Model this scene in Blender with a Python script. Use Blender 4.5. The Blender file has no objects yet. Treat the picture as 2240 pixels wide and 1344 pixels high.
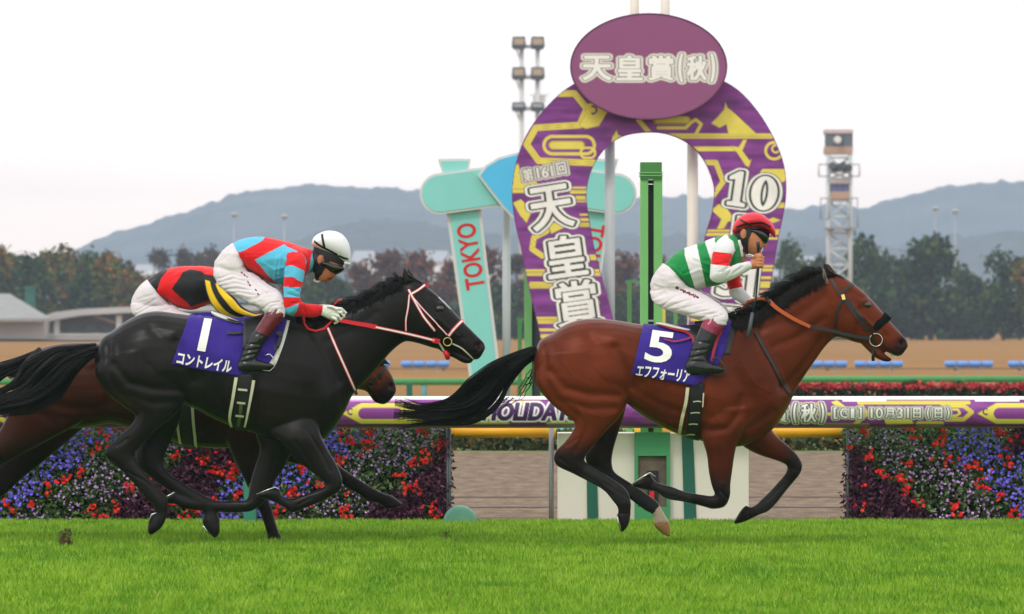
import bpy, bmesh, math, random
import numpy as np
from mathutils import Vector, Matrix, noise
from mathutils.bvhtree import BVHTree

random.seed(7)
RNG = np.random.default_rng(7)
S = bpy.context.scene
COL = S.collection

# ------------------------------------------------------------------ camera
F = 12800.0          # focal length in photo pixels (photo is 2240 wide)
H = 1.547            # camera height above the turf
HY = 705.0           # photo row of the horizon
cd = bpy.data.cameras.new('camera')
cam = bpy.data.objects.new('camera', cd)
COL.objects.link(cam)
cam.location = (0, 0, H)
cam.rotation_euler = (math.radians(90), 0, 0)
cd.sensor_width = 36.0
cd.lens = 36.0 * F / 2240.0
cd.shift_y = (HY - 672.0) / 2240.0
cd.clip_start = 0.5
cd.clip_end = 20000
cd.dof.use_dof = True
cd.dof.focus_distance = 40.2
cd.dof.aperture_fstop = 7.6
S.camera = cam

# ------------------------------------------------------------------ sky and sun
SUN_EL, SUN_AZ = math.radians(48), math.radians(28)   # azimuth: left of straight behind the camera
w = bpy.data.worlds.new('World')
S.world = w
w.use_nodes = True
nt = w.node_tree
for n in list(nt.nodes):
    nt.nodes.remove(n)
N = nt.nodes.new
L = nt.links.new
sky = N('ShaderNodeTexSky')
sky.sky_type = 'NISHITA'
sky.sun_disc = False
sky.sun_elevation = SUN_EL
sky.sun_rotation = math.radians(180) + SUN_AZ
sky.dust_density = 4.0
sky.air_density = 1.2
tc = N('ShaderNodeTexCoord')
sep = N('ShaderNodeSeparateXYZ')
L(tc.outputs['Generated'], sep.inputs[0])
rmp = N('ShaderNodeValToRGB')            # the overcast layer: warm and pale low down, cool and bright higher up
L(sep.outputs['Z'], rmp.inputs[0])
e = rmp.color_ramp.elements
e[0].position = 0.0
e[0].color = (1.22, 0.97, 0.80, 1)
e[1].position = 0.060
e[1].color = (0.985, 0.955, 0.955, 1)
k = rmp.color_ramp.elements.new(0.022)
k.color = (1.20, 0.99, 0.84, 1)
k = rmp.color_ramp.elements.new(0.034)
k.color = (1.02, 0.94, 0.90, 1)
k = rmp.color_ramp.elements.new(0.5)
k.color = (0.97, 0.97, 0.98, 1)
mp = N('ShaderNodeMapping')
mp.inputs['Scale'].default_value = (6, 6, 70)
L(tc.outputs['Generated'], mp.inputs[0])
nz = N('ShaderNodeTexNoise')
nz.inputs['Scale'].default_value = 1.3
nz.inputs['Detail'].default_value = 4
L(mp.outputs[0], nz.inputs[0])
mr = N('ShaderNodeMapRange')
mr.inputs['From Min'].default_value = 0.3
mr.inputs['From Max'].default_value = 0.7
mr.inputs['To Min'].default_value = 16.6
mr.inputs['To Max'].default_value = 18.9
L(nz.outputs[0], mr.inputs[0])
vm = N('ShaderNodeVectorMath')
vm.operation = 'SCALE'
L(rmp.outputs[0], vm.inputs[0])
L(mr.outputs[0], vm.inputs['Scale'])
mx = N('ShaderNodeMix')
mx.data_type = 'RGBA'
mx.inputs[0].default_value = 0.90
L(sky.outputs[0], mx.inputs[6])
L(vm.outputs[0], mx.inputs[7])
bg = N('ShaderNodeBackground')
bg.inputs['Strength'].default_value = 0.10
L(mx.outputs[2], bg.inputs['Color'])
wo = N('ShaderNodeOutputWorld')
L(bg.outputs[0], wo.inputs[0])

sd = bpy.data.lights.new('sun', 'SUN')
sd.energy = 1.3
sd.angle = math.radians(12)
sd.color = (1.0, 0.965, 0.92)
sun = bpy.data.objects.new('sun', sd)
COL.objects.link(sun)
sdir = Vector((-math.sin(SUN_AZ) * math.cos(SUN_EL), -math.cos(SUN_AZ) * math.cos(SUN_EL), math.sin(SUN_EL)))
sun.rotation_euler = sdir.to_track_quat('Z', 'Y').to_euler()
sun.location = sdir * 60

S.view_settings.view_transform = 'Standard'
S.view_settings.look = 'None'
S.view_settings.exposure = -0.20
S.view_settings.gamma = 1.0
S.cycles.max_bounces = 8
S.cycles.volume_bounces = 3
S.cycles.use_denoising = True

# ------------------------------------------------------------------ helpers
def P(x, y, d):
    """photo pixel (x, y) seen at distance d -> world point"""
    return Vector(((x - 1120.0) / F * d, d, H - (y - HY) / F * d))

def toPx(v):
    d = v[:, 1]
    return v[:, 0] / d * F + 1120.0, HY - (v[:, 2] - H) / d * F

def srgb(r, g, b):
    f = lambda c: (c / 255 / 12.92) if c / 255 <= 0.04045 else ((c / 255 + 0.055) / 1.055) ** 2.4
    return (f(r), f(g), f(b))

MATS = {}
def mat(name, col=(0.5, 0.5, 0.5), rough=0.6, spec=0.4, vcol=False, var=0.0, vscale=8.0, bump=0.0, bscale=40.0,
        bstretch=(1, 1, 1), metal=0.0, sheen=0.0, coat=0.0, emit=0.0, dark=None, trans=0.0):
    if name in MATS:
        return MATS[name]
    m = bpy.data.materials.new(name)
    m.use_nodes = True
    t = m.node_tree
    b = t.nodes['Principled BSDF']
    b.inputs['Roughness'].default_value = rough
    b.inputs['Specular IOR Level'].default_value = spec
    b.inputs['Metallic'].default_value = metal
    b.inputs['Sheen Weight'].default_value = sheen
    b.inputs['Coat Weight'].default_value = coat
    if vcol:
        a = t.nodes.new('ShaderNodeAttribute')
        a.attribute_name = 'Col'
        src = a.outputs['Color']
    else:
        r = t.nodes.new('ShaderNodeRGB')
        r.outputs[0].default_value = (*col, 1)
        src = r.outputs[0]
    tcn = t.nodes.new('ShaderNodeTexCoord')
    if var > 0:
        n = t.nodes.new('ShaderNodeTexNoise')
        n.inputs['Scale'].default_value = vscale
        n.inputs['Detail'].default_value = 5
        t.links.new(tcn.outputs['Object'], n.inputs['Vector'])
        r2 = t.nodes.new('ShaderNodeMapRange')
        r2.inputs['From Min'].default_value = 0.25
        r2.inputs['From Max'].default_value = 0.75
        r2.inputs['To Min'].default_value = 1 - var
        r2.inputs['To Max'].default_value = 1 + var
        t.links.new(n.outputs[0], r2.inputs[0])
        if dark is not None:
            x = t.nodes.new('ShaderNodeMix')
            x.data_type = 'RGBA'
            r2.inputs['To Min'].default_value = 0
            r2.inputs['To Max'].default_value = 1
            t.links.new(r2.outputs[0], x.inputs[0])
            t.links.new(src, x.inputs[6])
            x.inputs[7].default_value = (*dark, 1)
            src = x.outputs[2]
        else:
            x = t.nodes.new('ShaderNodeVectorMath')
            x.operation = 'SCALE'
            t.links.new(src, x.inputs[0])
            t.links.new(r2.outputs[0], x.inputs['Scale'])
            src = x.outputs[0]
    t.links.new(src, b.inputs['Base Color'])
    if emit:
        t.links.new(src, b.inputs['Emission Color'])
        b.inputs['Emission Strength'].default_value = emit
    if bump > 0:
        mpn = t.nodes.new('ShaderNodeMapping')
        mpn.inputs['Scale'].default_value = bstretch
        t.links.new(tcn.outputs['Object'], mpn.inputs[0])
        n2 = t.nodes.new('ShaderNodeTexNoise')
        n2.inputs['Scale'].default_value = bscale
        n2.inputs['Detail'].default_value = 4
        t.links.new(mpn.outputs[0], n2.inputs['Vector'])
        bp = t.nodes.new('ShaderNodeBump')
        bp.inputs['Strength'].default_value = min(1.0, bump)
        bp.inputs['Distance'].default_value = 0.02
        t.links.new(n2.outputs[0], bp.inputs['Height'])
        t.links.new(bp.outputs[0], b.inputs['Normal'])
    if trans:
        b.inputs['Subsurface Weight'].default_value = trans
        b.inputs['Subsurface Radius'].default_value = (0.02, 0.008, 0.004)
    MATS[name] = m
    return m

def tag(o, label=None, cat=None, group=None, kind=None):
    if label: o['label'] = label
    if cat: o['category'] = cat
    if group: o['group'] = group
    if kind: o['kind'] = kind
    return o

def wloc(o):
    return Vector(o.location) + (wloc(o.parent) if o.parent else Vector((0, 0, 0)))

def child(o, parent):
    if parent is not None:
        o.parent = parent
        o.location = Vector(o.location) - wloc(parent)
    return o

def obj(name, verts, faces, m=None, parent=None, col=None, smooth=True, origin=None):
    me = bpy.data.meshes.new(name)
    v = np.asarray(verts, dtype=float).reshape(-1, 3)
    og = np.array(origin if origin is not None else (0, 0, 0), dtype=float)
    if isinstance(faces, np.ndarray) and faces.ndim == 2:
        nf, k = faces.shape
        me.vertices.add(len(v))
        me.vertices.foreach_set('co', (v - og).ravel())
        me.loops.add(nf * k)
        me.loops.foreach_set('vertex_index', faces.ravel().astype(np.int32))
        me.polygons.add(nf)
        me.polygons.foreach_set('loop_start', np.arange(0, nf * k, k, dtype=np.int32))
        me.update(calc_edges=True)
        me.validate()
    else:
        me.from_pydata([tuple(p) for p in (v - og)], [], [tuple(f) for f in faces])
        me.update()
    if col is not None:
        c = np.asarray(col, dtype=float)
        if c.shape[1] == 3:
            c = np.hstack([c, np.ones((len(c), 1))])
        a = me.color_attributes.new('Col', 'FLOAT_COLOR', 'POINT')
        a.data.foreach_set('color', c.ravel())
    if smooth:
        me.polygons.foreach_set('use_smooth', np.ones(len(me.polygons), dtype=bool))
    if m is not None:
        me.materials.append(m)
    o = bpy.data.objects.new(name, me)
    o.location = og
    COL.objects.link(o)
    return child(o, parent)

def empty(name, loc):
    o = bpy.data.objects.new(name, None)
    o.location = loc
    o.empty_display_size = 0.2
    COL.objects.link(o)
    return o

class MB:
    """collects plain solids and links them as one mesh object"""
    def __init__(self):
        self.v, self.f = [], []
    def add(self, v, f):
        n = len(self.v)
        self.v += [tuple(p) for p in v]
        self.f += [tuple(i + n for i in q) for q in f]
        return self
    def box(self, x0, x1, y0, y1, z0, z1):
        v = [(x, y, z) for z in (z0, z1) for y in (y0, y1) for x in (x0, x1)]
        return self.add(v, [(0, 2, 3, 1), (4, 5, 7, 6), (0, 1, 5, 4), (2, 6, 7, 3), (0, 4, 6, 2), (1, 3, 7, 5)])
    def pbox(self, x0, y0, x1, y1, d, t):
        """box whose front face fills a pixel rectangle at distance d"""
        a, b = P(x0, y1, d), P(x1, y0, d)
        return self.box(a.x, b.x, d, d + t, a.z, b.z)
    def prism(self, pts, d, t):
        """pixel outline at distance d, extruded away by t"""
        n = len(pts)
        f = [P(x, y, d) for x, y in pts]
        v = f + [p + Vector((0, t, 0)) for p in f]
        return self.add(v, [tuple(range(n)), tuple(range(2 * n - 1, n - 1, -1))] +
                        [(i, i + n, (i + 1) % n + n, (i + 1) % n) for i in range(n)])
    def tube(self, pts, r, n=10, caps=True):
        pts = [Vector(p) for p in pts]
        rs = r if isinstance(r, (list, tuple)) else [r] * len(pts)
        v, f = [], []
        up = None
        for i, p in enumerate(pts):
            t = (pts[min(i + 1, len(pts) - 1)] - pts[max(i - 1, 0)]).normalized()
            if up is None:
                up = t.orthogonal().normalized()
            up = (up - t * up.dot(t)).normalized()
            q = t.cross(up)
            v += [p + (up * math.cos(a) + q * math.sin(a)) * rs[i] for a in [2 * math.pi * j / n for j in range(n)]]
        for i in range(len(pts) - 1):
            for j in range(n):
                k2 = (j + 1) % n
                f.append((i * n + j, i * n + k2, (i + 1) * n + k2, (i + 1) * n + j))
        if caps:
            f.append(tuple(range(n - 1, -1, -1)))
            f.append(tuple(range((len(pts) - 1) * n, len(pts) * n)))
        return self.add(v, f)
    def build(self, name, m, parent=None, smooth=False, origin=None, bevel=0.0):
        o = obj(name, self.v, self.f, m, parent, smooth=smooth, origin=origin)
        bm = bmesh.new()
        bm.from_mesh(o.data)
        if bevel:
            bmesh.ops.bevel(bm, geom=[e for e in bm.edges if e.is_manifold and e.calc_face_angle(0) > 0.6],
                            offset=bevel, segments=2, affect='EDGES', profile=0.7)
        bmesh.ops.recalc_face_normals(bm, faces=bm.faces)
        bm.to_mesh(o.data)
        bm.free()
        return o

def crom(arr, sub):
    """Catmull-Rom through the rows of arr"""
    a = np.asarray(arr, dtype=float)
    if len(a) < 3:
        t = np.linspace(0, 1, sub + 1)[:, None]
        return a[0] * (1 - t) + a[-1] * t
    p = np.vstack([2 * a[0] - a[1], a, 2 * a[-1] - a[-2]])
    out = []
    for i in range(1, len(p) - 2):
        for k in range(sub):
            t = k / sub
            out.append(0.5 * ((2 * p[i]) + (-p[i - 1] + p[i + 1]) * t + (2 * p[i - 1] - 5 * p[i] + 4 * p[i + 1] - p[i + 2]) * t * t
                              + (-p[i - 1] + 3 * p[i] - 3 * p[i + 1] + p[i + 2]) * t ** 3))
    out.append(a[-1])
    return np.array(out)

def loft(ribs, d0, n=24, sub=4, grow=0.0, ex=2.0):
    """ribs: (ax, ay, bx, by, half width m[, depth offset m]) -> verts, faces of a closed tube"""
    rr = [list(r) + [0.0] * (6 - len(r)) for r in ribs]
    c = crom(rr, sub)
    th = np.linspace(0, 2 * math.pi, n, endpoint=False)
    ct, st = np.cos(th), np.sin(th)
    ct = np.sign(ct) * np.abs(ct) ** (2 / ex)
    st = np.sign(st) * np.abs(st) ** (2 / ex)
    V = []
    for ax, ay, bx, by, wd, off in c:
        d = d0 + off
        A, B = np.array(P(ax, ay, d)), np.array(P(bx, by, d))
        m = (A + B) / 2
        u = (A - B) / 2
        lu = np.linalg.norm(u) + 1e-6
        u = u * (lu + grow) / lu
        V.append(m + ct[:, None] * u + st[:, None] * np.array([0, max(wd, 0.003) + grow, 0]))
    V = np.array(V)
    k = len(V)
    verts = list(V.reshape(-1, 3)) + [V[0].mean(0), V[-1].mean(0)]
    f = []
    for i in range(k - 1):
        for j in range(n):
            j2 = (j + 1) % n
            f.append((i * n + j, i * n + j2, (i + 1) * n + j2, (i + 1) * n + j))
    for j in range(n):
        j2 = (j + 1) % n
        f.append((k * n, j2, j))
        f.append((k * n + 1, (k - 1) * n + j, (k - 1) * n + j2))
    return verts, f

def fuse(parts, voxel, smooth=5):
    """one continuous skin round overlapping closed solids -> verts (np), faces (np quads), normals"""
    mb = MB()
    for v, f in parts:
        mb.add(v, f)
    me = bpy.data.meshes.new('tmp')
    me.from_pydata(mb.v, [], mb.f)
    bm = bmesh.new()
    bm.from_mesh(me)
    bmesh.ops.recalc_face_normals(bm, faces=bm.faces)
    bm.to_mesh(me)
    bm.free()
    o = bpy.data.objects.new('tmp', me)
    COL.objects.link(o)
    r = o.modifiers.new('r', 'REMESH')
    r.mode = 'VOXEL'
    r.voxel_size = voxel
    r.adaptivity = 0
    if smooth:
        s = o.modifiers.new('s', 'SMOOTH')
        s.factor = 0.5
        s.iterations = smooth
    dg = bpy.context.evaluated_depsgraph_get()
    ev = bpy.data.meshes.new_from_object(o.evaluated_get(dg))
    nv = len(ev.vertices)
    co = np.empty(nv * 3)
    ev.vertices.foreach_get('co', co)
    nn = np.empty(nv * 3)
    ev.vertices.foreach_get('normal', nn)
    fs = [tuple(p.vertices) for p in ev.polygons]
    bpy.data.objects.remove(o)
    bpy.data.meshes.remove(me)
    bpy.data.meshes.remove(ev)
    if fs and all(len(q) == 4 for q in fs):
        fs = np.array(fs)
    return co.reshape(-1, 3), fs, nn.reshape(-1, 3)

def segdist(x, y, pl):
    """distance of points to a polyline in photo pixels"""
    best = np.full(x.shape, 1e9)
    for (x0, y0), (x1, y1) in zip(pl[:-1], pl[1:]):
        dx, dy = x1 - x0, y1 - y0
        t = np.clip(((x - x0) * dx + (y - y0) * dy) / (dx * dx + dy * dy + 1e-9), 0, 1)
        best = np.minimum(best, np.hypot(x - x0 - t * dx, y - y0 - t * dy))
    return best

def inpoly(x, y, pl):
    c = np.zeros(x.shape, dtype=bool)
    j = len(pl) - 1
    for i in range(len(pl)):
        xi, yi = pl[i]
        xj, yj = pl[j]
        t = ((yi > y) != (yj > y)) & (x < (xj - xi) * (y - yi) / (yj - yi + 1e-12) + xi)
        c ^= t
        j = i
    return c

def sstep(a, b, x):
    t = np.clip((x - a) / (b - a), 0, 1)
    return t * t * (3 - 2 * t)

def mixc(c, col, m):
    return c * (1 - m[:, None]) + np.array(col)[None, :] * m[:, None]

def sculpt(v, nrm, d0, strokes, bumps):
    """muscle relief: grooves along polylines, bulges as ellipses, on both flanks"""
    x, y = toPx(v)
    side = np.clip(np.abs(nrm[:, 1]) * 1.3, 0, 1)
    a = np.zeros(len(v))
    for pl, wd, amp in strokes:
        a += amp * np.exp(-(segdist(x, y, pl) / wd) ** 2)
    for cx, cy, rx, ry, amp in bumps:
        a += amp * np.exp(-((x - cx) / rx) ** 2 - ((y - cy) / ry) ** 2)
    return v + nrm * (a * side)[:, None]

CAMO = Vector((0, 0, H))
def bvh_of(v, f):
    return BVHTree.FromPolygons([tuple(p) for p in v], [tuple(q) for q in f])

def hit(bvh, x, y, off, d0):
    """point on a surface under photo pixel (x, y), lifted by off towards the viewer's side"""
    dr = (P(x, y, 1.0) - CAMO).normalized()
    for b in (bvh if isinstance(bvh, (list, tuple)) else [bvh]):
        h = b.ray_cast(CAMO, dr)
        if h[0] is not None:
            return h[0] + Vector((0, -1, 0)) * off * 0.6 + h[1] * off * 0.6
    b = bvh[0] if isinstance(bvh, (list, tuple)) else bvh
    q = P(x, y, d0)
    h = b.find_nearest(q)
    return q if (h[0] is None or h[3] < 0.05) else h[0] + (q - h[0]).normalized() * min(h[3], 0.05)

def strap(name, pl, wpx, bvh, d0, m, parent, off=0.004, thick=0.006, step=6.0, free=None, cols=None):
    """flat band that lies on a surface along a pixel polyline; free = depth list where it hangs in the air"""
    pts = [(pl[0], 0.0)]
    tot = 0
    dense = crom([(*p, (free[i] if free else 0)) for i, p in enumerate(pl)], 8) if len(pl) > 2 else crom([(*p, (free[i] if free else 0)) for i, p in enumerate(pl)], 12)
    mb = MB()
    vs = []
    ws = wpx if isinstance(wpx, (list, tuple)) else (wpx, wpx)
    K = len(dense)
    for i, (x, y, fd) in enumerate(dense):
        a, b = dense[max(i - 1, 0)], dense[min(i + 1, K - 1)]
        tx, ty = b[0] - a[0], b[1] - a[1]
        l = math.hypot(tx, ty) + 1e-9
        wd = ws[0] + (ws[1] - ws[0]) * i / (K - 1)
        nx, ny = -ty / l * wd / 2, tx / l * wd / 2
        if free:
            p, q = P(x + nx, y + ny, fd), P(x - nx, y - ny, fd)
        else:
            p, q = hit(bvh, x + nx, y + ny, off, d0), hit(bvh, x - nx, y - ny, off, d0)
        t = Vector((0, -thick, 0))
        vs += [p, q, q + t, p + t]
    f = []
    for i in range(K - 1):
        for j in range(4):
            j2 = (j + 1) % 4
            f.append((i * 4 + j, i * 4 + j2, i * 4 + 4 + j2, i * 4 + 4 + j))
    f += [(0, 1, 2, 3), (K * 4 - 1, K * 4 - 2, K * 4 - 3, K * 4 - 4)]
    mb.add(vs, f)
    return mb.build(name, m, parent, smooth=False)

def drape(name, quad, nu, nv, bvh, d0, m, parent, off=0.01, thick=0.008, mask=None, colf=None, wav=None):
    """cloth: quad of four pixel corners (tl, tr, br, bl), or a function (u, v)->(x, y), laid on a surface"""
    V, C = [], []
    for j in range(nv + 1):
        for i in range(nu + 1):
            u, v = i / nu, j / nv
            if callable(quad):
                x, y = quad(u, v)
            else:
                (x0, y0), (x1, y1), (x2, y2), (x3, y3) = quad
                x = (x0 * (1 - u) + x1 * u) * (1 - v) + (x3 * (1 - u) + x2 * u) * v
                y = (y0 * (1 - u) + y1 * u) * (1 - v) + (y3 * (1 - u) + y2 * u) * v
            p = hit(bvh, x, y, off, d0)
            if wav:
                p = p + Vector((0, -wav(x, y), 0))
            V.append(p)
    n = len(V)
    V2 = [p + Vector((0, thick, 0)) for p in V]
    f = []
    W = nu + 1
    for j in range(nv):
        for i in range(nu):
            a = j * W + i
            f.append((a, a + W, a + W + 1, a + 1))
            f.append((n + a, n + a + 1, n + a + W + 1, n + a + W))
    rim = [i for i in range(W)] + [j * W + nu for j in range(1, nv + 1)] + [nv * W + i for i in range(nu - 1, -1, -1)] + [j * W for j in range(nv - 1, 0, -1)]
    for a, b in zip(rim, rim[1:] + rim[:1]):
        f.append((a, b, b + n, a + n))
    o = obj(name, V + V2, f, m, parent)
    return o, (V, [q for q in f if max(q) < n])

def text2d(s, off=0.0, shear=0.0, maxedge=None):
    """filled glyph outlines -> verts in unit box (x 0..1, y 0..1 down), faces, aspect"""
    c = bpy.data.curves.new('t', 'FONT')
    c.body = s
    c.size = 1
    c.offset = off
    c.shear = shear
    c.resolution_u = 4
    c.fill_mode = 'FRONT'
    o = bpy.data.objects.new('t', c)
    COL.objects.link(o)
    dg = bpy.context.evaluated_depsgraph_get()
    me = bpy.data.meshes.new_from_object(o.evaluated_get(dg))
    if maxedge:
        bm = bmesh.new()
        bm.from_mesh(me)
        for _ in range(6):
            es = [e for e in bm.edges if e.calc_length() > maxedge]
            if not es:
                break
            bmesh.ops.subdivide_edges(bm, edges=es, cuts=1)
            bmesh.ops.triangulate(bm, faces=bm.faces)
        bm.to_mesh(me)
        bm.free()
    v = np.array([p.co[:] for p in me.vertices])
    f = [tuple(p.vertices) for p in me.polygons]
    bpy.data.objects.remove(o)
    bpy.data.curves.remove(c)
    bpy.data.meshes.remove(me)
    return v, f

def text_frame(s):
    v, f = text2d(s)
    return v[:, 0].min(), v[:, 0].max(), v[:, 1].min(), v[:, 1].max()

def text_px(s, corners, off=0.0, shear=0.0, maxedge=None):
    """glyphs fitted into the pixel quad tl, tr, br, bl -> px array, faces"""
    x0, x1, y0, y1 = text_frame(s)
    v, f = text2d(s, off, shear, maxedge)
    u = (v[:, 0] - x0) / (x1 - x0)
    t = 1 - (v[:, 1] - y0) / (y1 - y0)
    (ax, ay), (bx, by), (cx, cy), (dx, dy) = corners
    X = (ax * (1 - u) + bx * u) * (1 - t) + (dx * (1 - u) + cx * u) * t
    Y = (ay * (1 - u) + by * u) * (1 - t) + (dy * (1 - u) + cy * u) * t
    return np.stack([X, Y], 1), f

def rect(cx, cy, w_, h_, rot=0.0, sk=0.0):
    c, s = math.cos(math.radians(rot)), math.sin(math.radians(rot))
    r = []
    for a, b in ((-1, -1), (1, -1), (1, 1), (-1, 1)):
        x, y = a * w_ / 2 - b * sk, b * h_ / 2
        r.append((cx + x * c - y * s, cy + x * s + y * c))
    return r

def sign_text(name, s, corners, d, m, parent, off=0.0, shear=0.0, lift=0.0):
    px, f = text_px(s, corners, off, shear)
    return obj(name, [P(x, y, d - lift) for x, y in px], f, m, parent, smooth=False)

def ring_pts(cx, cy, rx, ry, n=24, a0=0, a1=360):
    return [(cx + rx * math.cos(math.radians(a0 + (a1 - a0) * i / n)), cy + ry * math.sin(math.radians(a0 + (a1 - a0) * i / n))) for i in range(n + (0 if a1 - a0 >= 360 else 1))]

def hair(name, paths, r0, m, parent, flat=1.0):
    """tapered three-sided strands"""
    V, Fc = [], []
    for pa in paths:
        pa = np.asarray(pa, dtype=float)
        k = len(pa)
        n0 = len(V)
        t = np.gradient(pa, axis=0)
        t /= np.linalg.norm(t, axis=1)[:, None] + 1e-9
        yv = np.array([0, 1.0, 0])
        s = np.cross(t, yv)
        s /= np.linalg.norm(s, axis=1)[:, None] + 1e-9
        q = np.cross(s, t)
        rr = r0 * random.uniform(0.6, 1.3) * np.linspace(1, 0.12, k) ** 0.7
        for i in range(k):
            V += [pa[i] + s[i] * rr[i], pa[i] - s[i] * rr[i], pa[i] - q[i] * rr[i] * flat]
        for i in range(k - 1):
            a = n0 + i * 3
            for j in range(3):
                j2 = (j + 1) % 3
                Fc.append((a + j, a + j2, a + 3 + j2, a + 3 + j))
    return obj(name, V, np.array(Fc), m, parent)

def inedges(x, y, segs):
    c = np.zeros(x.shape, dtype=bool)
    for (xi, yi), (xj, yj) in segs:
        c ^= ((yi > y) != (yj > y)) & (x < (xj - xi) * (y - yi) / (yj - yi + 1e-12) + xi)
    return c

def glyph_print(c, X, Y, s, corners, rings, bold=0.0, ax=1.6, shear=0.0):
    """print glyphs onto coloured grid points: rings = [(reach px, colour), ...] outermost first, then the face"""
    if not isinstance(s, str):          # own outlines in a unit box instead of a font
        (ax_, ay_), (bx_, by_), (cx_, cy_), (dx_, dy_) = corners
        mp1 = lambda u, t: ((ax_ * (1 - u) + bx_ * u) * (1 - t) + (dx_ * (1 - u) + cx_ * u) * t, (ay_ * (1 - u) + by_ * u) * (1 - t) + (dy_ * (1 - u) + cy_ * u) * t)
        loops = [[mp1(*q) for q in lp] for lp in s]
        px = np.array([q for lp in loops for q in lp])
        segs0 = [(a, b) for lp in loops for a, b in zip(lp, lp[1:] + lp[:1])]
        f = []
    else:
        px, f = text_px(s, corners, 0.0, shear)
    cnt = {}
    for q in f:
        for i in range(len(q)):
            k = tuple(sorted((q[i], q[(i + 1) % len(q)])))
            cnt[k] = cnt.get(k, 0) + 1
    segs = [(tuple(px[a]), tuple(px[b])) for (a, b), n in cnt.items() if n == 1] or segs0
    m = max(r for r, _ in rings) + 3
    sel = np.nonzero((X > px[:, 0].min() - m * ax) & (X < px[:, 0].max() + m * ax) & (Y > px[:, 1].min() - m) & (Y < px[:, 1].max() + m))[0]
    if len(sel) == 0:
        return c
    x, y = X[sel], Y[sel]
    d = np.full(len(sel), 1e9)
    for (x0, y0), (x1, y1) in segs:
        dx, dy = (x1 - x0) / ax, y1 - y0
        qx, qy = (x - x0) / ax, y - y0
        t = np.clip((qx * dx + qy * dy) / (dx * dx + dy * dy + 1e-9), 0, 1)
        d = np.minimum(d, (qx - t * dx) ** 2 + (qy - t * dy) ** 2)
    d = np.sqrt(d)
    d[inedges(x, y, segs)] *= -1
    for r, col in rings:
        a = np.clip((r - d) / 1.1 + .5, 0, 1)[:, None]
        c[sel] = c[sel] * (1 - a) + np.array(col)[None] * a
    return c

# ------------------------------------------------------------------ ground
def sheet(name, x0, x1, y0, y1, z, m, kind='structure'):
    o = obj(name, [(x0, y0, z), (x1, y0, z), (x1, y1, z), (x0, y1, z)], [(0, 1, 2, 3)], m, smooth=False)
    return tag(o, kind=kind)

TURF = (0.115, 0.255, 0.012)
mat('turf', TURF, rough=0.9, spec=0.1, var=1, vscale=1.2, dark=(0.075, 0.20, 0.008), bump=0.6, bscale=60)
mat('field', (0.30, 0.150, 0.040), rough=0.95, spec=0.1, var=1, vscale=0.05, dark=(0.215, 0.112, 0.034), bump=0.3, bscale=2)
def dirt_mat():
    m = mat('dirt', (0.27, 0.215, 0.17), rough=0.95, spec=0.1)
    t = m.node_tree
    b = t.nodes['Principled BSDF']
    tc_ = t.nodes.new('ShaderNodeTexCoord')
    mp_ = t.nodes.new('ShaderNodeMapping')
    mp_.inputs['Scale'].default_value = (2.6, 0.55, 1)
    t.links.new(tc_.outputs['Object'], mp_.inputs[0])
    n1 = t.nodes.new('ShaderNodeTexNoise')
    n1.inputs['Scale'].default_value = 2.2
    n1.inputs['Detail'].default_value = 8
    n1.inputs['Roughness'].default_value = .7
    t.links.new(mp_.outputs[0], n1.inputs['Vector'])
    wv = t.nodes.new('ShaderNodeTexWave')
    wv.bands_direction = 'Y'
    wv.inputs['Scale'].default_value = 0.55
    wv.inputs['Distortion'].default_value = 1.2
    wv.inputs['Detail'].default_value = 3
    wv.inputs['Detail Scale'].default_value = 2
    t.links.new(tc_.outputs['Object'], wv.inputs['Vector'])
    rp = t.nodes.new('ShaderNodeValToRGB')
    rp.color_ramp.elements[0].color = (0.120, 0.082, 0.055, 1)
    rp.color_ramp.elements[0].position = 0.3
    rp.color_ramp.elements[1].color = (0.290, 0.215, 0.150, 1)
    rp.color_ramp.elements[1].position = 0.7
    t.links.new(n1.outputs[0], rp.inputs[0])
    rp2 = t.nodes.new('ShaderNodeValToRGB')
    rp2.color_ramp.elements[0].color = (0.55, 0.5, 0.48, 1)
    rp2.color_ramp.elements[1].position = 0.25
    rp2.color_ramp.elements[1].color = (1, 1, 1, 1)
    t.links.new(wv.outputs['Fac'], rp2.inputs[0])
    x = t.nodes.new('ShaderNodeMix')
    x.data_type = 'RGBA'
    x.blend_type = 'MULTIPLY'
    x.inputs[0].default_value = 0.45
    t.links.new(rp.outputs[0], x.inputs[6])
    t.links.new(rp2.outputs[0], x.inputs[7])
    t.links.new(x.outputs[2], b.inputs['Base Color'])
    bp = t.nodes.new('ShaderNodeBump')
    bp.inputs['Strength'].default_value = 0.8
    bp.inputs['Distance'].default_value = 0.05
    t.links.new(n1.outputs[0], bp.inputs['Height'])
    t.links.new(bp.outputs[0], b.inputs['Normal'])
    return m
sheet('ground', -6000, 6000, -300, 9000, -0.03, MATS['field'])
sheet('turf_course', -150, 150, -60, 45.45, 0.0, MATS['turf'])
sheet('dirt_course', -150, 150, 45.45, 69.7, 0.0, dirt_mat())
sheet('infield_lawn', -150, 150, 69.7, 118, 0.0, mat('infield', (0.15, 0.19, 0.05), rough=.95, var=.2, vscale=.5))

for yy_, hw in ((51.7, .10), (48.9, .15)):
    sheet('harrow_line', -150, 150, yy_ - hw, yy_ + hw, 0.004, mat('dirt_dark', (0.105, 0.077, 0.058), rough=.95, var=.5, vscale=3))  # harrow lines as flat strips of darker dirt

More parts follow.
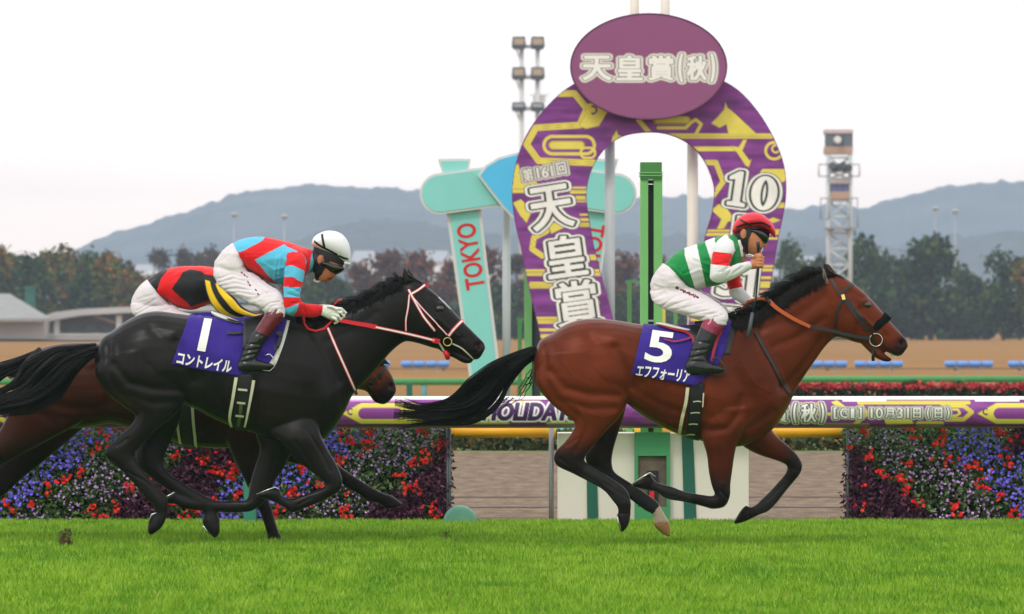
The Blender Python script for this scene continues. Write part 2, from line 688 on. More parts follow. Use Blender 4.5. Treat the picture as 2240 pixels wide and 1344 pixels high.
# ---- blades of grass
def grass(n, seed):
    rg = np.random.default_rng(seed)
    d = 45.42 - (45.42 - 27.5) * rg.random(n) ** 1.15
    X = rg.uniform(-1, 1, n) * (d * 1900 / F)
    pn = np.array([noise.noise(Vector((a * .9, b * .35, 0))) for a, b in zip(X[::8], d[::8])]).repeat(8)[:n]
    pn = np.resize(pn, n)
    pf = np.array([noise.noise(Vector((a * 4.5, b * 1.6, 7))) for a, b in zip(X[::4], d[::4])]).repeat(4)
    pf = np.resize(pf, n)
    X[:] = X[(np.arange(n) // 4) * 4 % n] + rg.normal(0, .035, n)
    d[:] = np.clip(d[(np.arange(n) // 4) * 4 % n] + rg.normal(0, .05, n), 27, 45.44)
    h = rg.uniform(.022, .052, n) * (1 + .2 * pf) * (1 - .3 * sstep(43, 45.4, d))
    wd = rg.uniform(.003, .0065, n)
    a = rg.uniform(0, 6.283, n)
    ln = rg.uniform(.1, .8, n) * h
    la = rg.uniform(0, 6.283, n)
    v = np.empty((n, 3, 3))
    v[:, 0] = np.stack([X - np.cos(a) * wd, d - np.sin(a) * wd * .4, np.zeros(n)], 1)
    v[:, 1] = np.stack([X + np.cos(a) * wd, d + np.sin(a) * wd * .4, np.zeros(n)], 1)
    v[:, 2] = np.stack([X + np.cos(la) * ln, d + np.sin(la) * ln, h], 1)
    f = np.arange(n * 3).reshape(n, 3)
    base = np.array([0.162, 0.318, 0.009])[None] * np.ones((n, 1))
    lt = np.array([0.265, 0.42, 0.026])
    dk = np.array([0.085, 0.220, 0.004])
    t = np.clip(.5 + .7 * pf + .7 * pn + rg.normal(0, .13, n), 0, 1)
    c = np.where((t > .5)[:, None], base + (lt - base) * ((t - .5) * 2)[:, None] * .8, dk + (base - dk) * (t * 2)[:, None])
    farl = sstep(38, 45, d)[:, None]
    c = c * (1 - .25 * farl) + np.array([0.22, 0.38, 0.03]) * .25 * farl
    dry = rg.random(n) < .012
    c[dry] = (0.34, 0.30, 0.10)
    col = np.repeat(c, 3, axis=0)
    o = obj('grass', v.reshape(-1, 3), f, mat('grass_blade', vcol=True, rough=.6, spec=.25), None, col, False)
    tag(o, 'short bright green turf of the racecourse', 'grass', kind='stuff')
    return o
grass(420000, 4)

# ---- hills
def hill(name, prof, d, foot, m, amp):
    xs = np.linspace(prof[0][0], prof[-1][0], 700)
    ys = np.interp(xs, [p[0] for p in prof], [p[1] for p in prof])
    V, nv = [], 26
    for j in range(nv + 1):
        t = j / nv
        for i, (x, y) in enumerate(zip(xs, ys)):
            dd = d - foot * (1 - t)
            top = P(x, y, d)
            X = (x - 1120) / F * d
            zz = max(top.z, 0) * (math.sin(t * math.pi / 2) ** 1.2)
            zz += amp * (noise.fractal(Vector((X * .01, dd * .01, 3)), 1.0, 2.0, 4) - .3) * (0.25 + .75 * t) * min(1, max(top.z, 0) / 30) + 2.0 * t * noise.noise(Vector((X * .05, 9, dd * .01))) + 2.3 * t * noise.noise(Vector((X * .14, 3, dd * .02))) + 1.6 * t * noise.noise(Vector((X * .33, 5, dd * .03)))
            V.append((X, dd + 60 * noise.noise(Vector((X * .004, t * 3, 1))), zz if j else -1))
    for i, (x, y) in enumerate(zip(xs, ys)):
        V.append(((x - 1120) / F * d, d + 500, -1))
    W = len(xs)
    fs = [(j * W + i, j * W + i + 1, (j + 1) * W + i + 1, (j + 1) * W + i) for j in range(nv + 1) for i in range(W - 1)]
    return tag(obj(name, V, fs, m), kind='structure')
hm_ = mat('hill_forest', (0.080, 0.088, 0.092), rough=.95, spec=.05, var=1, vscale=.018, dark=(0.014, 0.028, 0.034), bump=1.0, bscale=.06)
hm2_ = mat('hill_forest_near', (0.060, 0.072, 0.070), rough=.95, spec=.05, var=1, vscale=.03, dark=(0.012, 0.026, 0.028), bump=1.0, bscale=.1)
PR = [(-500, 600), (60, 590), (205, 547), (260, 520), (310, 503), (370, 478), (430, 462), (480, 443), (520, 424), (545, 420), (600, 415), (640, 411), (690, 406), (740, 407), (800, 411), (860, 414), (905, 420), (960, 416),
      (1050, 420), (1150, 424), (1300, 428), (1440, 432), (1560, 438), (1660, 455), (1720, 459), (1760, 455), (1810, 447), (1880, 452), (1930, 444), (1990, 428), (2050, 418), (2110, 410), (2160, 403), (2210, 402), (2260, 408), (2600, 420), (3000, 440)]
hill('hills', PR, 3600, 700, hm_, 5)
PR2 = [(-500, 640), (300, 600), (560, 560), (700, 505), (780, 480), (850, 470), (930, 478), (1050, 500), (1250, 520), (1450, 505), (1600, 520), (1800, 530), (1950, 545), (2050, 520), (2150, 505), (2300, 500), (2700, 510), (3000, 520)]
hill('hills', PR2, 2700, 500, hm2_, 4)

# ------------------------------------------------------------------ trees
def tree_mesh(seed, hgt, wid, cols, n_cl, leaf=.26, bare=0.0, split=3, base=.18):
    rg = np.random.default_rng(seed)
    blobs = []
    for i in range(split * 5):
        zc = hgt * (base + .15 + (.95 - base - .2) * rg.random())
        prof = math.sin(min(1, (zc / hgt - base + .05) / (1 - base)) * math.pi * .86 + .25)
        rr = wid * .5 * max(prof, .15)
        a = rg.uniform(0, 6.283)
        q = rr * rg.uniform(.2, .75)
        blobs.append((math.cos(a) * q, math.sin(a) * q, zc, rg.uniform(.16, .30) * wid))
    V, C = [], []
    for k_ in range(n_cl):
        bx, by, bz, br = blobs[int(rg.integers(len(blobs)))]
        u = rg.normal(size=3)
        u /= np.linalg.norm(u)
        r = br * rg.uniform(.45, 1.08)
        c = np.array([bx, by, bz]) + u * r * np.array([1, 1, .8])
        tone = cols[int(rg.integers(len(cols)))]
        sh = rg.uniform(.6, 1.3)
        m_ = int(rg.integers(4, 8))
        cs = c + rg.normal(0, .26, (m_, 3))
        for p in cs:
            t1 = rg.normal(size=3); t1 /= np.linalg.norm(t1)
            t2 = np.cross(t1, rg.normal(size=3)); t2 /= np.linalg.norm(t2) + 1e-6
            s = leaf * rg.uniform(.5, 1.25)
            V += [p - t1 * s - t2 * s * .4, p + t2 * s * .7, p + t1 * s - t2 * s * .3, p - t2 * s * .8]
            C += [np.array(tone) * sh] * 4
    V = np.array(V)
    fs = np.arange(len(V)).reshape(-1, 4)
    tb = MB()
    top = hgt * .8
    tb.tube([(0, 0, 0), (.05, 0, hgt * .2), (-.05, .05, hgt * .45), (.05, 0, top)], [wid * .04, wid * .032, wid * .022, .03], 8)
    for i in range(9):
        bx, by, bz, br = blobs[int(rg.integers(len(blobs)))]
        z0 = hgt * rg.uniform(.15, .5)
        tb.tube([(0, 0, z0), (bx * .5, by * .5, (z0 + bz) / 2 + .2), (bx, by, bz)], [wid * .02, wid * .013, .02], 6)
    return V, np.array(C), fs, tb

TK = dict(green=[(0.030, 0.062, 0.022), (0.045, 0.080, 0.024), (0.020, 0.044, 0.020), (0.070, 0.092, 0.024)],
          mixed=[(0.095, 0.115, 0.020), (0.16, 0.105, 0.020), (0.060, 0.090, 0.022), (0.24, 0.095, 0.022), (0.040, 0.070, 0.022), (0.13, 0.125, 0.025)],
          red=[(0.15, 0.042, 0.030), (0.10, 0.042, 0.030), (0.060, 0.040, 0.028), (0.17, 0.065, 0.035)],
          brown=[(0.095, 0.055, 0.036), (0.065, 0.048, 0.034), (0.055, 0.046, 0.034)])
mat('leaf', vcol=True, rough=.85, spec=.08)
mat('bark', (0.055, 0.043, 0.035), rough=.95, var=.3, vscale=4)
TPL = {}
TI = 0
def tree(kind, px, top, d, wpx, label, var=0):
    """tree standing on the ground at distance d, its top at photo row top"""
    global TI
    hgt = H + (HY - top) / F * d
    wid = wpx / F * d
    key = (kind, var)
    if key not in TPL:
        V, C, fs, tb = tree_mesh(hash(kind) % 1 + {'green': 11, 'mixed': 23, 'red': 37, 'brown': 41}[kind] + var * 101, hgt, wid, TK[kind], {'green': 640, 'mixed': 560, 'red': 430, 'brown': 230}[kind], leaf=.25 if kind != 'brown' else .2, base={'green': .06, 'mixed': .10, 'red': .14, 'brown': .3}[kind])
        TPL[key] = (V, C, fs, tb, hgt, wid, None)
    V, C, fs, tb, h0, w0, me = TPL[key]
    x = (px - 1120) / F * d
    e_ = empty('tree', (x, d, 0))
    tag(e_, label, 'tree', 'trees across the far side of the infield')
    if me is None:
        cr = obj('crown', V, fs, MATS['leaf'], None, C, False)
        tr = tb.build('trunk', MATS['bark'], None, smooth=True)
        TPL[key] = (V, C, fs, tb, h0, w0, (cr.data, tr.data))
    else:
        cr = bpy.data.objects.new('crown', me[0]); COL.objects.link(cr)
        tr = bpy.data.objects.new('trunk', me[1]); COL.objects.link(tr)
    sc = (wid / w0, wid / w0, hgt / h0)
    e_.scale = sc
    e_.rotation_euler = (0, 0, TI * 2.4)
    for o in (cr, tr):
        o.parent = e_
        o.location = (0, 0, 0)
    TI += 1
    return e_

TR = [('mixed', -95, 560, 470, 120, 'brownish green tree cut by the left edge of the photo', 0), ('mixed', 5, 542, 462, 115, 'rust tinged tree at the far left above the grey sloping roof', 1), ('green', 62, 560, 455, 120, 'dark green tree behind the green tower on the left', 0),
      ('mixed', 112, 548, 468, 110, 'olive tree with a rusty top, just right of the green tower', 0), ('mixed', 158, 534, 472, 115, 'tallest olive tree of the left hand clump, above the white canopy', 2), ('green', 205, 548, 460, 130, 'broad dark tree in the middle of the left hand clump', 1),
      ('mixed', 245, 556, 458, 110, 'reddish olive tree stepping down right of the tallest left one', 1), ('mixed', 292, 582, 452, 105, 'low olive tree behind the back of the rearmost jockey', 2),
      ('brown', 352, 534, 640, 62, 'thin brown tree standing alone above the rearmost jockey', 0), ('brown', 402, 532, 640, 50, 'slim brown tree second from left over the rearmost jockey', 1), ('brown', 438, 545, 640, 56, 'small brown tree between two slim ones over the rearmost jockey', 0), ('brown', 464, 530, 645, 50, 'slim bare tree close to the crouching jockey\'s white breeches', 1),
      ('green', 560, 600, 470, 120, 'dark low tree behind the crouching jockey\'s back', 0), ('green', 640, 590, 468, 110, 'dark tree below the arm of the crouching jockey', 1), ('green', 718, 592, 462, 120, 'dark green tree in front of the black horse\'s neck', 2),
      ('red', 700, 566, 560, 90, 'dull red tree right behind the white cap', 0), ('red', 790, 562, 545, 100, 'dark red tree above the black horse\'s neck', 1), ('red', 850, 538, 550, 105, 'crimson tree above the ears of the black horse', 2), ('red', 912, 536, 560, 95, 'rust red tree just left of the leaning TOKYO sign', 0),
      ('green', 880, 625, 470, 110, 'low dark tree behind the black horse\'s forehead', 1), ('red', 985, 552, 540, 90, 'red tree partly covered by the TOKYO sign', 1), ('red', 1062, 528, 548, 95, 'reddish tree between the TOKYO sign and its grey pole', 2), ('brown', 1130, 548, 545, 95, 'brown tree between the grey pole and the purple arch', 0),
      ('green', 1095, 625, 470, 120, 'dark bushy tree low down beside the grey pole', 0), ('green', 1250, 600, 470, 150, 'dark tree behind the left leg of the purple arch', 2), ('red', 1365, 540, 548, 90, 'reddish tree in the arch opening, left of the green post', 0), ('red', 1465, 552, 548, 75, 'rusty tree in the arch opening, right of the green post', 1),
      ('green', 1380, 628, 468, 120, 'dark tree low in the arch opening', 1), ('green', 1490, 610, 465, 120, 'dark tree behind the jockey in green, inside the arch', 0), ('green', 1600, 590, 470, 150, 'dark tree behind the right leg of the purple arch', 2),
      ('green', 1728, 522, 486, 100, 'blunt dark tree just right of the purple arch', 1), ('green', 1795, 565, 480, 110, 'low dark tree left of the lattice tower', 0), ('green', 1898, 522, 490, 115, 'dark tree just right of the lattice tower', 2), ('green', 1955, 560, 478, 120, 'low bushy tree between two tall ones above the bay\'s head', 1),
      ('green', 2035, 520, 492, 165, 'broadest and tallest dark tree ahead of the bay horse', 0), ('green', 2110, 585, 476, 110, 'low dark tree left of the right hand edge clump', 2), ('green', 2195, 546, 488, 120, 'round topped dark tree near the right edge', 1), ('mixed', 2262, 562, 484, 110, 'olive dark tree cut by the right edge', 1), ('green', 2345, 545, 486, 140, 'dark tree beyond the right edge', 0)]
for a in TR:
    tree(a[0], a[1], a[2], a[3] + (42 if a[3] < 482 else 14 if a[3] < 500 else 0), *a[4:])
# undergrowth that closes the foot of the tree belt
def bushes(name, x0, x1, yb, yt, d, th, n, cols, leaf, seed, label, cat, kind=None, group=None):
    rg = np.random.default_rng(seed)
    a, b = P(x0, yb, d), P(x1, yt, d)
    k_ = n
    c = np.stack([rg.uniform(a.x, b.x, k_), d + rg.uniform(0, th, k_), rg.uniform(0, 1, k_) ** .8 * b.z], 1)
    top = np.array([1 + .22 * noise.noise(Vector((q[0] * 1.2 / max(th, .3), 0, seed))) for q in c])
    c[:, 2] *= top
    t1 = rg.normal(size=(k_, 3)); t1 /= np.linalg.norm(t1, axis=1)[:, None]
    t2 = np.cross(t1, rg.normal(size=(k_, 3))); t2 /= np.linalg.norm(t2, axis=1)[:, None]
    s = (leaf * rg.uniform(.5, 1.3, k_))[:, None]
    v = np.stack([c - t1 * s - t2 * s * .4, c + t2 * s * .7, c + t1 * s - t2 * s * .3, c - t2 * s * .8], 1)
    col = np.array(cols)[rg.integers(len(cols), size=k_)] * rg.uniform(.6, 1.3, k_)[:, None]
    o = obj(name, v.reshape(-1, 3), np.arange(k_ * 4).reshape(-1, 4), MATS['leaf'], None, np.repeat(col, 4, 0), False)
    return tag(o, label, cat, group, kind)
bushes('undergrowth', -200, 2500, 742, 668, 524, 6, 9000, TK['green'], .55, 5, 'dark undergrowth along the foot of the far trees', 'undergrowth', kind='stuff')

# ------------------------------------------------------------------ far buildings and masts
mat('conc', (0.40, 0.40, 0.39), rough=.8, var=.1, vscale=.6)
mat('roof_pale', (0.41, 0.40, 0.385), rough=.7, var=.08, vscale=.4)
mat('roof_grey', (0.25, 0.25, 0.24), rough=.8, var=.12, vscale=.8)
mat('shade_wood', (0.16, 0.12, 0.10), rough=.9)
mat('window_dark', (0.06, 0.07, 0.08), rough=.2, spec=.6)
mat('white_paint', (0.72, 0.73, 0.73), rough=.6)
mat('cream_paint', (0.70, 0.65, 0.56), rough=.55, var=.04, vscale=3)
mat('green_paint', (0.065, 0.25, 0.075), rough=.5, var=.08, vscale=6)
mat('green_light', (0.16, 0.42, 0.13), rough=.45, var=.06, vscale=5)
mat('green_dark', (0.010, 0.105, 0.070), rough=.55, var=.1, vscale=5)
mat('teal_paint', (0.10, 0.30, 0.30), rough=.5)
mat('galv', (0.34, 0.35, 0.35), rough=.45, metal=.4, var=.1, vscale=9)
mat('pole_grey', (0.42, 0.46, 0.46), rough=.45, var=.06, vscale=3)
mat('pole_cream', (0.72, 0.66, 0.57), rough=.5, var=.05, vscale=3)
mat('tank_green', (0.11, 0.28, 0.20), rough=.6, var=.15, vscale=8)

dB = 478
hall = empty('stable_hall', P(250, 742, dB))
hall.location.z = 0
tag(hall, 'long low stand with a pale curved canopy at the far left of the infield', 'building')
m = MB(); m.pbox(-160, 703, 560, 746, dB + 4, 5); m.build('wall', MATS['conc'], hall)
m = MB(); m.prism([(88, 694), (120, 683), (180, 676), (290, 671), (420, 669), (560, 668), (560, 680), (420, 681), (290, 684), (180, 690), (120, 700), (92, 706)], dB - 2, 7); m.build('canopy', MATS['roof_pale'], hall)
m = MB(); m.prism([(110, 704), (180, 692), (290, 686), (560, 682), (560, 706), (110, 708)], dB + 1, 2.5); m.build('soffit', MATS['shade_wood'], hall)
m = MB(); m.prism([(200, 692), (212, 690), (275, 712), (268, 716)], dB - .5, .6); m.build('brace', mat('brace_tan', (.35, .24, .17), rough=.8), hall)
for i in range(11):
    x = 150 + i * 37
    m = MB(); m.pbox(x, 712, x + 27, 726, dB + 3.6, .5); m.build('window', mat('win_pale', (.30, .32, .34), rough=.3), hall)
for x in (36, 118, 124 + 130, 124 + 260, 520):
    m = MB(); m.pbox(x, 694 if x < 130 else 690, x + 12, 732, dB - 1, .5); m.build('pillar', MATS['white_paint'], hall)
m = MB(); m.pbox(-160, 730, 560, 736, dB - 4, .3); m.pbox(-160, 738, 560, 743, dB - 4, .3)
for x in range(-150, 560, 60):
    m.pbox(x, 728, x + 3, 745, dB - 3.6, .2)
t_ = m.build('railing', MATS['conc'], hall)
shed = empty('shed', P(0, 742, dB - 1)); shed.location.z = 0
tag(shed, 'grey shed with a broad sloping roof at the left edge of the photo', 'building')
m = MB()
A_ = [P(-120, 640, dB + 6), P(22, 643, dB + 6), P(112, 697, dB - 8), P(-120, 697, dB - 8)]
m.add(A_ + [p - Vector((0, 0, .25)) for p in A_], [(0, 1, 2, 3), (7, 6, 5, 4), (0, 4, 5, 1), (1, 5, 6, 2), (2, 6, 7, 3), (3, 7, 4, 0)])
m.build('roof', MATS['roof_grey'], shed)
m = MB(); m.pbox(-120, 695, 98, 742, dB - 6, 10); m.build('wall', MATS['roof_pale'], shed)
tw = empty('tank_tower', P(64, 742, dB + 14)); tw.location.z = 0
tag(tw, 'dark green square tower rising behind the grey shed roof', 'tower')
m = MB(); m.pbox(54, 632, 76, 760, dB + 14, .9); m.build('shaft', MATS['green_dark'], tw, bevel=.05)
m = MB(); m.pbox(52, 627, 78, 633, dB + 13.9, 1.1); m.build('cap', MATS['green_dark'], tw, bevel=.03)

def house(px, top, wpx, hpx, d, label, roofc=None):
    hz = H + (HY - top) / F * d
    wd = wpx / F * d
    x = (px - 1120) / F * d
    e_ = empty('house', (x, d, 0))
    tag(e_, label, 'house', 'town houses beyond the far trees')
    m = MB(); m.box(x - wd / 2, x + wd / 2, d, d + 8, 0, hz * .86); m.build('wall', MATS['white_paint'], e_)
    m = MB()
    r = [(x - wd / 2 - .4, d - .4, hz * .86), (x + wd / 2 + .4, d - .4, hz * .86), (x + wd / 2 + .4, d + 8.4, hz * .86), (x - wd / 2 - .4, d + 8.4, hz * .86), (x - wd / 2, d + 4, hz), (x + wd / 2, d + 4, hz)]
    m.add(r, [(0, 1, 5, 4), (2, 3, 4, 5), (1, 2, 5), (3, 0, 4), (3, 2, 1, 0)])
    m.build('roof', mat(roofc or 'roof_slate', (.30, .32, .35) if not roofc else (.42, .40, .38), rough=.7), e_)
    for k_ in range(2):
        for r_ in range(2):
            wx = x + (k_ - .5) * wd * .5
            wz = hz * (.32 + .3 * r_)
            m = MB(); m.box(wx - wd * .09, wx + wd * .09, d - .06, d + .1, wz, wz + hz * .13); m.build('window', MATS['window_dark'], e_)
for q in [(312, 578, 34, 30, 700, 'pale house over the rearmost jockey\'s lower back'), (330, 592, 40, 30, 690, 'low white house left of the thin brown trees', 'roof_tan'), (795, 548, 44, 30, 720, 'white house over the gap behind the white cap'), (845, 556, 40, 30, 705, 'white house above the black horse\'s mane', 'roof_tan'), (955, 548, 46, 30, 720, 'white house left of the TOKYO sign'),
          (995, 560, 38, 30, 700, 'small white house hidden by the TOKYO sign', 'roof_tan'), (1090, 560, 44, 30, 710, 'white house right of the TOKYO sign leg'), (1225, 556, 44, 30, 715, 'white house behind the left arch leg'), (1495, 560, 48, 30, 700, 'white house seen through the arch', 'roof_tan'), (1765, 560, 48, 30, 705, 'white house left of the lattice tower'), (1690, 590, 40, 26, 690, 'low pale house by the arch foot')]:
    house(*q)

def lamp_mast(px, top, d, label):
    e_ = empty('lamp_mast', P(px, 740, d)); e_.location.z = 0
    tag(e_, label, 'street lamp', 'distant lamp masts before the hills')
    b_ = e_.location
    t_ = P(px, top, d)
    MB().tube([(b_.x, d, 0), (b_.x, d, t_.z)], [.09, .06], 8).build('pole', MATS['galv'], e_, smooth=True)
    v, f = loft([(px - 8, top - 1, px - 8, top + 1, .2), (px - 4, top - 4, px - 4, top + 4, .4), (px + 4, top - 4, px + 5, top + 4, .4), (px + 9, top - 1, px + 9, top + 1, .2)], d, n=12)
    obj('lamp_head', v, f, MATS['galv'], e_)
for px, top, lb in [(512, 470, 'faint lamp mast against the hill, left of two over the crouching jockey'), (622, 474, 'faint lamp mast against the hill, over the white cap'), (2046, 456, 'faint lamp mast against the hill, over the tallest right hand tree'), (2089, 462, 'rightmost faint lamp mast against the hill')]:
    lamp_mast(px, top, 640, lb)

# floodlight mast
dF = 560
fl = empty('floodlight_mast', P(1155, 742, dF)); fl.location.z = 0
tag(fl, 'tall twin pole floodlight mast with three rows of paired lamps', 'floodlight')
def mast_pole(x, top):
    b_, t_ = P(x, 740, dF), P(x, top, dF)
    MB().tube([(b_.x, dF, 0), (t_.x, dF, t_.z)], [.30, .22], 10).build('pole', mat('mast_white', (.60, .58, .54), rough=.5), fl, smooth=True)
mast_pole(1141, 105)
mast_pole(1176, 105)
for y in (100, 167, 236):
    m = MB(); m.pbox(1124, y - 2, 1188, y + 6, dF - .2, .5); m.build('crossbar', MATS['mast_white'], fl)
    for sx, px in ((1, 1135), (-1, 1176)):
        m = MB(); m.prism([(px - 8 * sx, y + 6), (px - 4 * sx, y + 6), (px + 6 * sx, y + 36), (px + 4 * sx, y + 40)], dF - .1, .25); m.build('bracket', MATS['mast_white'], fl)
for y, tilt in ((98, 0), (165, .0), (234, 1)):
    for px in (1135, 1176):
        hh = 20 if not tilt else 12
        m = MB(); m.prism([(px - 14, y - hh + 2), (px + 14, y - hh + 2), (px + 16, y + 4), (px + 12, y + 10), (px - 12, y + 10), (px - 16, y + 4)], dF - .9, .7)
        o = m.build('lamp', mat('lamp_dark', (.035, .045, .05), rough=.5), fl)
        m = MB(); m.pbox(px - 11, y - hh + 6, px + 11, y + 0, dF - .96, .05)
        m.build('lens', mat('lens_tan', (.42, .30, .20), rough=.3) if not tilt else mat('lens_grey', (.40, .40, .42), rough=.3), o)
m = MB(); m.pbox(1158, 207, 1202, 209, dF + .3, .15); m.pbox(1166, 207, 1194, 222, dF + .25, .5); m.build('aerial', MATS['mast_white'], fl)

# judges' lattice tower
dT = 455
lt = empty('camera_tower', P(1838, 742, dT)); lt.location.z = 0
tag(lt, 'tall white lattice tower with a glazed cabin on top, above the bay\'s head', 'tower')
mw = mat('lattice_white', (.50, .54, .55), rough=.5)
def cabin(x0, y0, x1, y1, ysp, glass, name):
    b_ = MB().pbox(x0, ysp, x1, y1, dT - 1.2, 2.6).build(name, mat('cabin_tan', (.42, .28, .20), rough=.7), lt, bevel=.03)
    MB().pbox(x0 + 2, y0 + 9, x1 - 2, ysp, dT - 1.1, 2.4).build('glazing', glass, b_)
    MB().pbox(x0 - 1, y0, x1 + 1, y0 + 9, dT - 1.3, 2.8).build('roof', mat('cabin_roof', (.52, .42, .42), rough=.7), b_, bevel=.03)
    for k_ in range(4):
        x = x0 + (x1 - x0 - 3) * k_ / 3
        MB().pbox(x, y0 + 9, x + 2.5, ysp, dT - 1.2, .1).build('mullion', mat('mullion', (.06, .07, .08), rough=.5), b_)
    return b_
c1 = cabin(1805, 283, 1866, 337, 321, mat('cabin_glass', (.10, .13, .15), rough=.15), 'cabin')
MB().tube([P(1832, 306, dT - 1.3), P(1833, 306, dT - 1.9)], [.30, .26], 12).build('camera', MATS['white_paint'], c1)
cabin(1817, 393, 1858, 436, 419, mat('cabin_blue', (.10, .12, .32), rough=.3), 'lower_cabin')
fr = MB()
TX = (1812, 1860)
for sx in TX:
    for yy in (0, 2.2):
        fr.tube([P(sx, 745, dT + yy - 1), P(sx, 337, dT + yy - 1)], .17, 6)
lv = [345, 375, 392, 440, 475, 510, 545, 580, 615, 650, 690, 735]
for i, y in enumerate(lv):
    fr.tube([P(TX[0], y, dT - 1), P(TX[1], y, dT - 1)], .10, 6)
    fr.tube([P(TX[0], y, dT + 1.2), P(TX[1], y, dT + 1.2)], .10, 6)
    if i + 1 < len(lv):
        y2 = lv[i + 1]
        fr.tube([P(TX[i % 2], y, dT - 1), P(TX[1 - i % 2], y2, dT - 1)], .085, 6)
        fr.tube([P(TX[1 - i % 2], y, dT + 1.2), P(TX[i % 2], y2, dT + 1.2)], .085, 6)
        for sx in TX:
            fr.tube([P(sx, y, dT - 1), P(sx, y2, dT + 1.2)], .07, 6)
fr.build('lattice_frame', mw, lt, smooth=True)
for (x0, y0, x1, y1) in ((1791, 360, 1815, 386), (1857, 360, 1880, 386), (1795, 434, 1812, 480), (1858, 434, 1876, 498)):
    m = MB()
    for q in (((x0, y0), (x1, y0)), ((x0, y1), (x1, y1)), ((x0, y0), (x0, y1)), ((x1, y0), (x1, y1))):
        m.tube([P(*q[0], dT - 1.4), P(*q[1], dT - 1.4)], .055, 6)
    m.build('catwalk_rail', MATS['galv'], lt, smooth=True)
m = MB(); m.pbox(1802, 497, 1870, 500, dT - 1.8, 3.6); m.build('platform', MATS['galv'], lt)
for i in range(4):
    m = MB(); m.tube([P(1820 + 12 * i, 362 + 5 * (i % 2), dT - 1.5), P(1826 + 11 * i, 372 - 4 * (i % 2), dT - 2.1)], [.32, .22], 8); m.build('spotlight', MATS['lamp_dark'], lt)

# ------------------------------------------------------------------ infield furniture
mat('seat_blue', (0.10, 0.28, 0.72), rough=.4)
def bench(px, n, d, label):
    e_ = empty('bench', P(px, 745, d)); e_.location.z = 0
    tag(e_, label, 'bench', 'blue benches along the infield rail')
    for i in range(n):
        cx = px + (i - (n - 1) / 2) * 27
        v, f = loft([(cx - 12.5, 794, cx - 12.5, 799, .1), (cx - 11, 790.5, cx - 11, 802, .17), (cx, 790, cx, 803, .19), (cx + 11, 790.5, cx + 11, 802, .17), (cx + 12.5, 794, cx + 12.5, 799, .1)], d, n=16, ex=3)
        obj('seat', v, f, MATS['seat_blue'], e_)
    zz = P(px, 802, d).z
    xa = P(px - n * 13, 802, d).x
    xb = P(px + n * 13, 802, d).x
    MB().box(xa + .03, xb - .03, d - .04, d + .04, zz - .05, zz + .02).build('beam', MATS['galv'], e_)
    for x in (xa + .3 * (xb - xa), xb - .25 * (xb - xa)):
        MB().box(x - .03, x + .03, d - .03, d + .03, 0, zz - .04).build('leg', MATS['galv'], e_)
for px, n, lb in [(800, 4, 'blue four seat bench half hidden by the black horse\'s chest'), (930, 4, 'blue four seat bench below the black horse\'s jaw'), (1085, 4, 'blue four seat bench behind the bay\'s tail'), (1800, 4, 'blue bench right against the bay\'s neck'), (1922, 4, 'blue four seat bench straight below the bay\'s nose'), (2119, 4, 'blue bench standing alone right of the bay\'s nose'), (2258, 4, 'blue bench cut by the right edge')]:
    bench(px, n, 178, lb)
rl = empty('railing', P(1500, 745, 190)); rl.location.z = 0
tag(rl, 'thin dark wire railing across the brown infield behind the benches', 'railing')
m = MB()
for y in (807, 816):
    a, b = P(-200, y, 190), P(2500, y, 190)
    m.tube([a, b], .016, 6)
m.build('wire', mat('wire_dark', (.09, .08, .07), rough=.6), rl)
for px in range(-150, 2450, 140):
    MB().pbox(px - 3, 803, px + 3, 822, 190, .08).build('post', MATS['wire_dark'], rl)

def green_rail(name, x0, x1, ya, yb, d, posts, label):
    e_ = empty(name, P((x0 + x1) / 2, 800, d)); e_.location.z = 0
    tag(e_, label, 'rail')
    cy, r = (ya + yb) / 2, (yb - ya) / 2 / F * d
    MB().tube([P(x0, cy, d), P(x1, cy, d)], r, 14).build('bar', MATS['green_paint'], e_, smooth=True)
    for px in posts:
        t_ = P(px, cy, d)
        MB().tube([(t_.x, d + .02, 0), (t_.x, d + .02, t_.z)], r * .8, 10).build('post', MATS['teal_paint'], e_, smooth=True)
green_rail('infield_rail', -200, 1400, 828, 843, 108, [-60, 270, 600, 928, 1260], 'green infield rail on teal posts left of the arch')
green_rail('infield_rail', 1402, 2500, 822, 837, 112, [1560, 1885, 2210], 'green infield rail behind the row of red flowers on the right')
MB_ = MB().pbox(889, 838, 902, 880, 106, .1)
tag(MB_.build('marker_post', MATS['green_dark'], None, origin=tuple(P(895, 880, 106)), bevel=.01), 'short dark green post in front of the left infield rail', 'post')

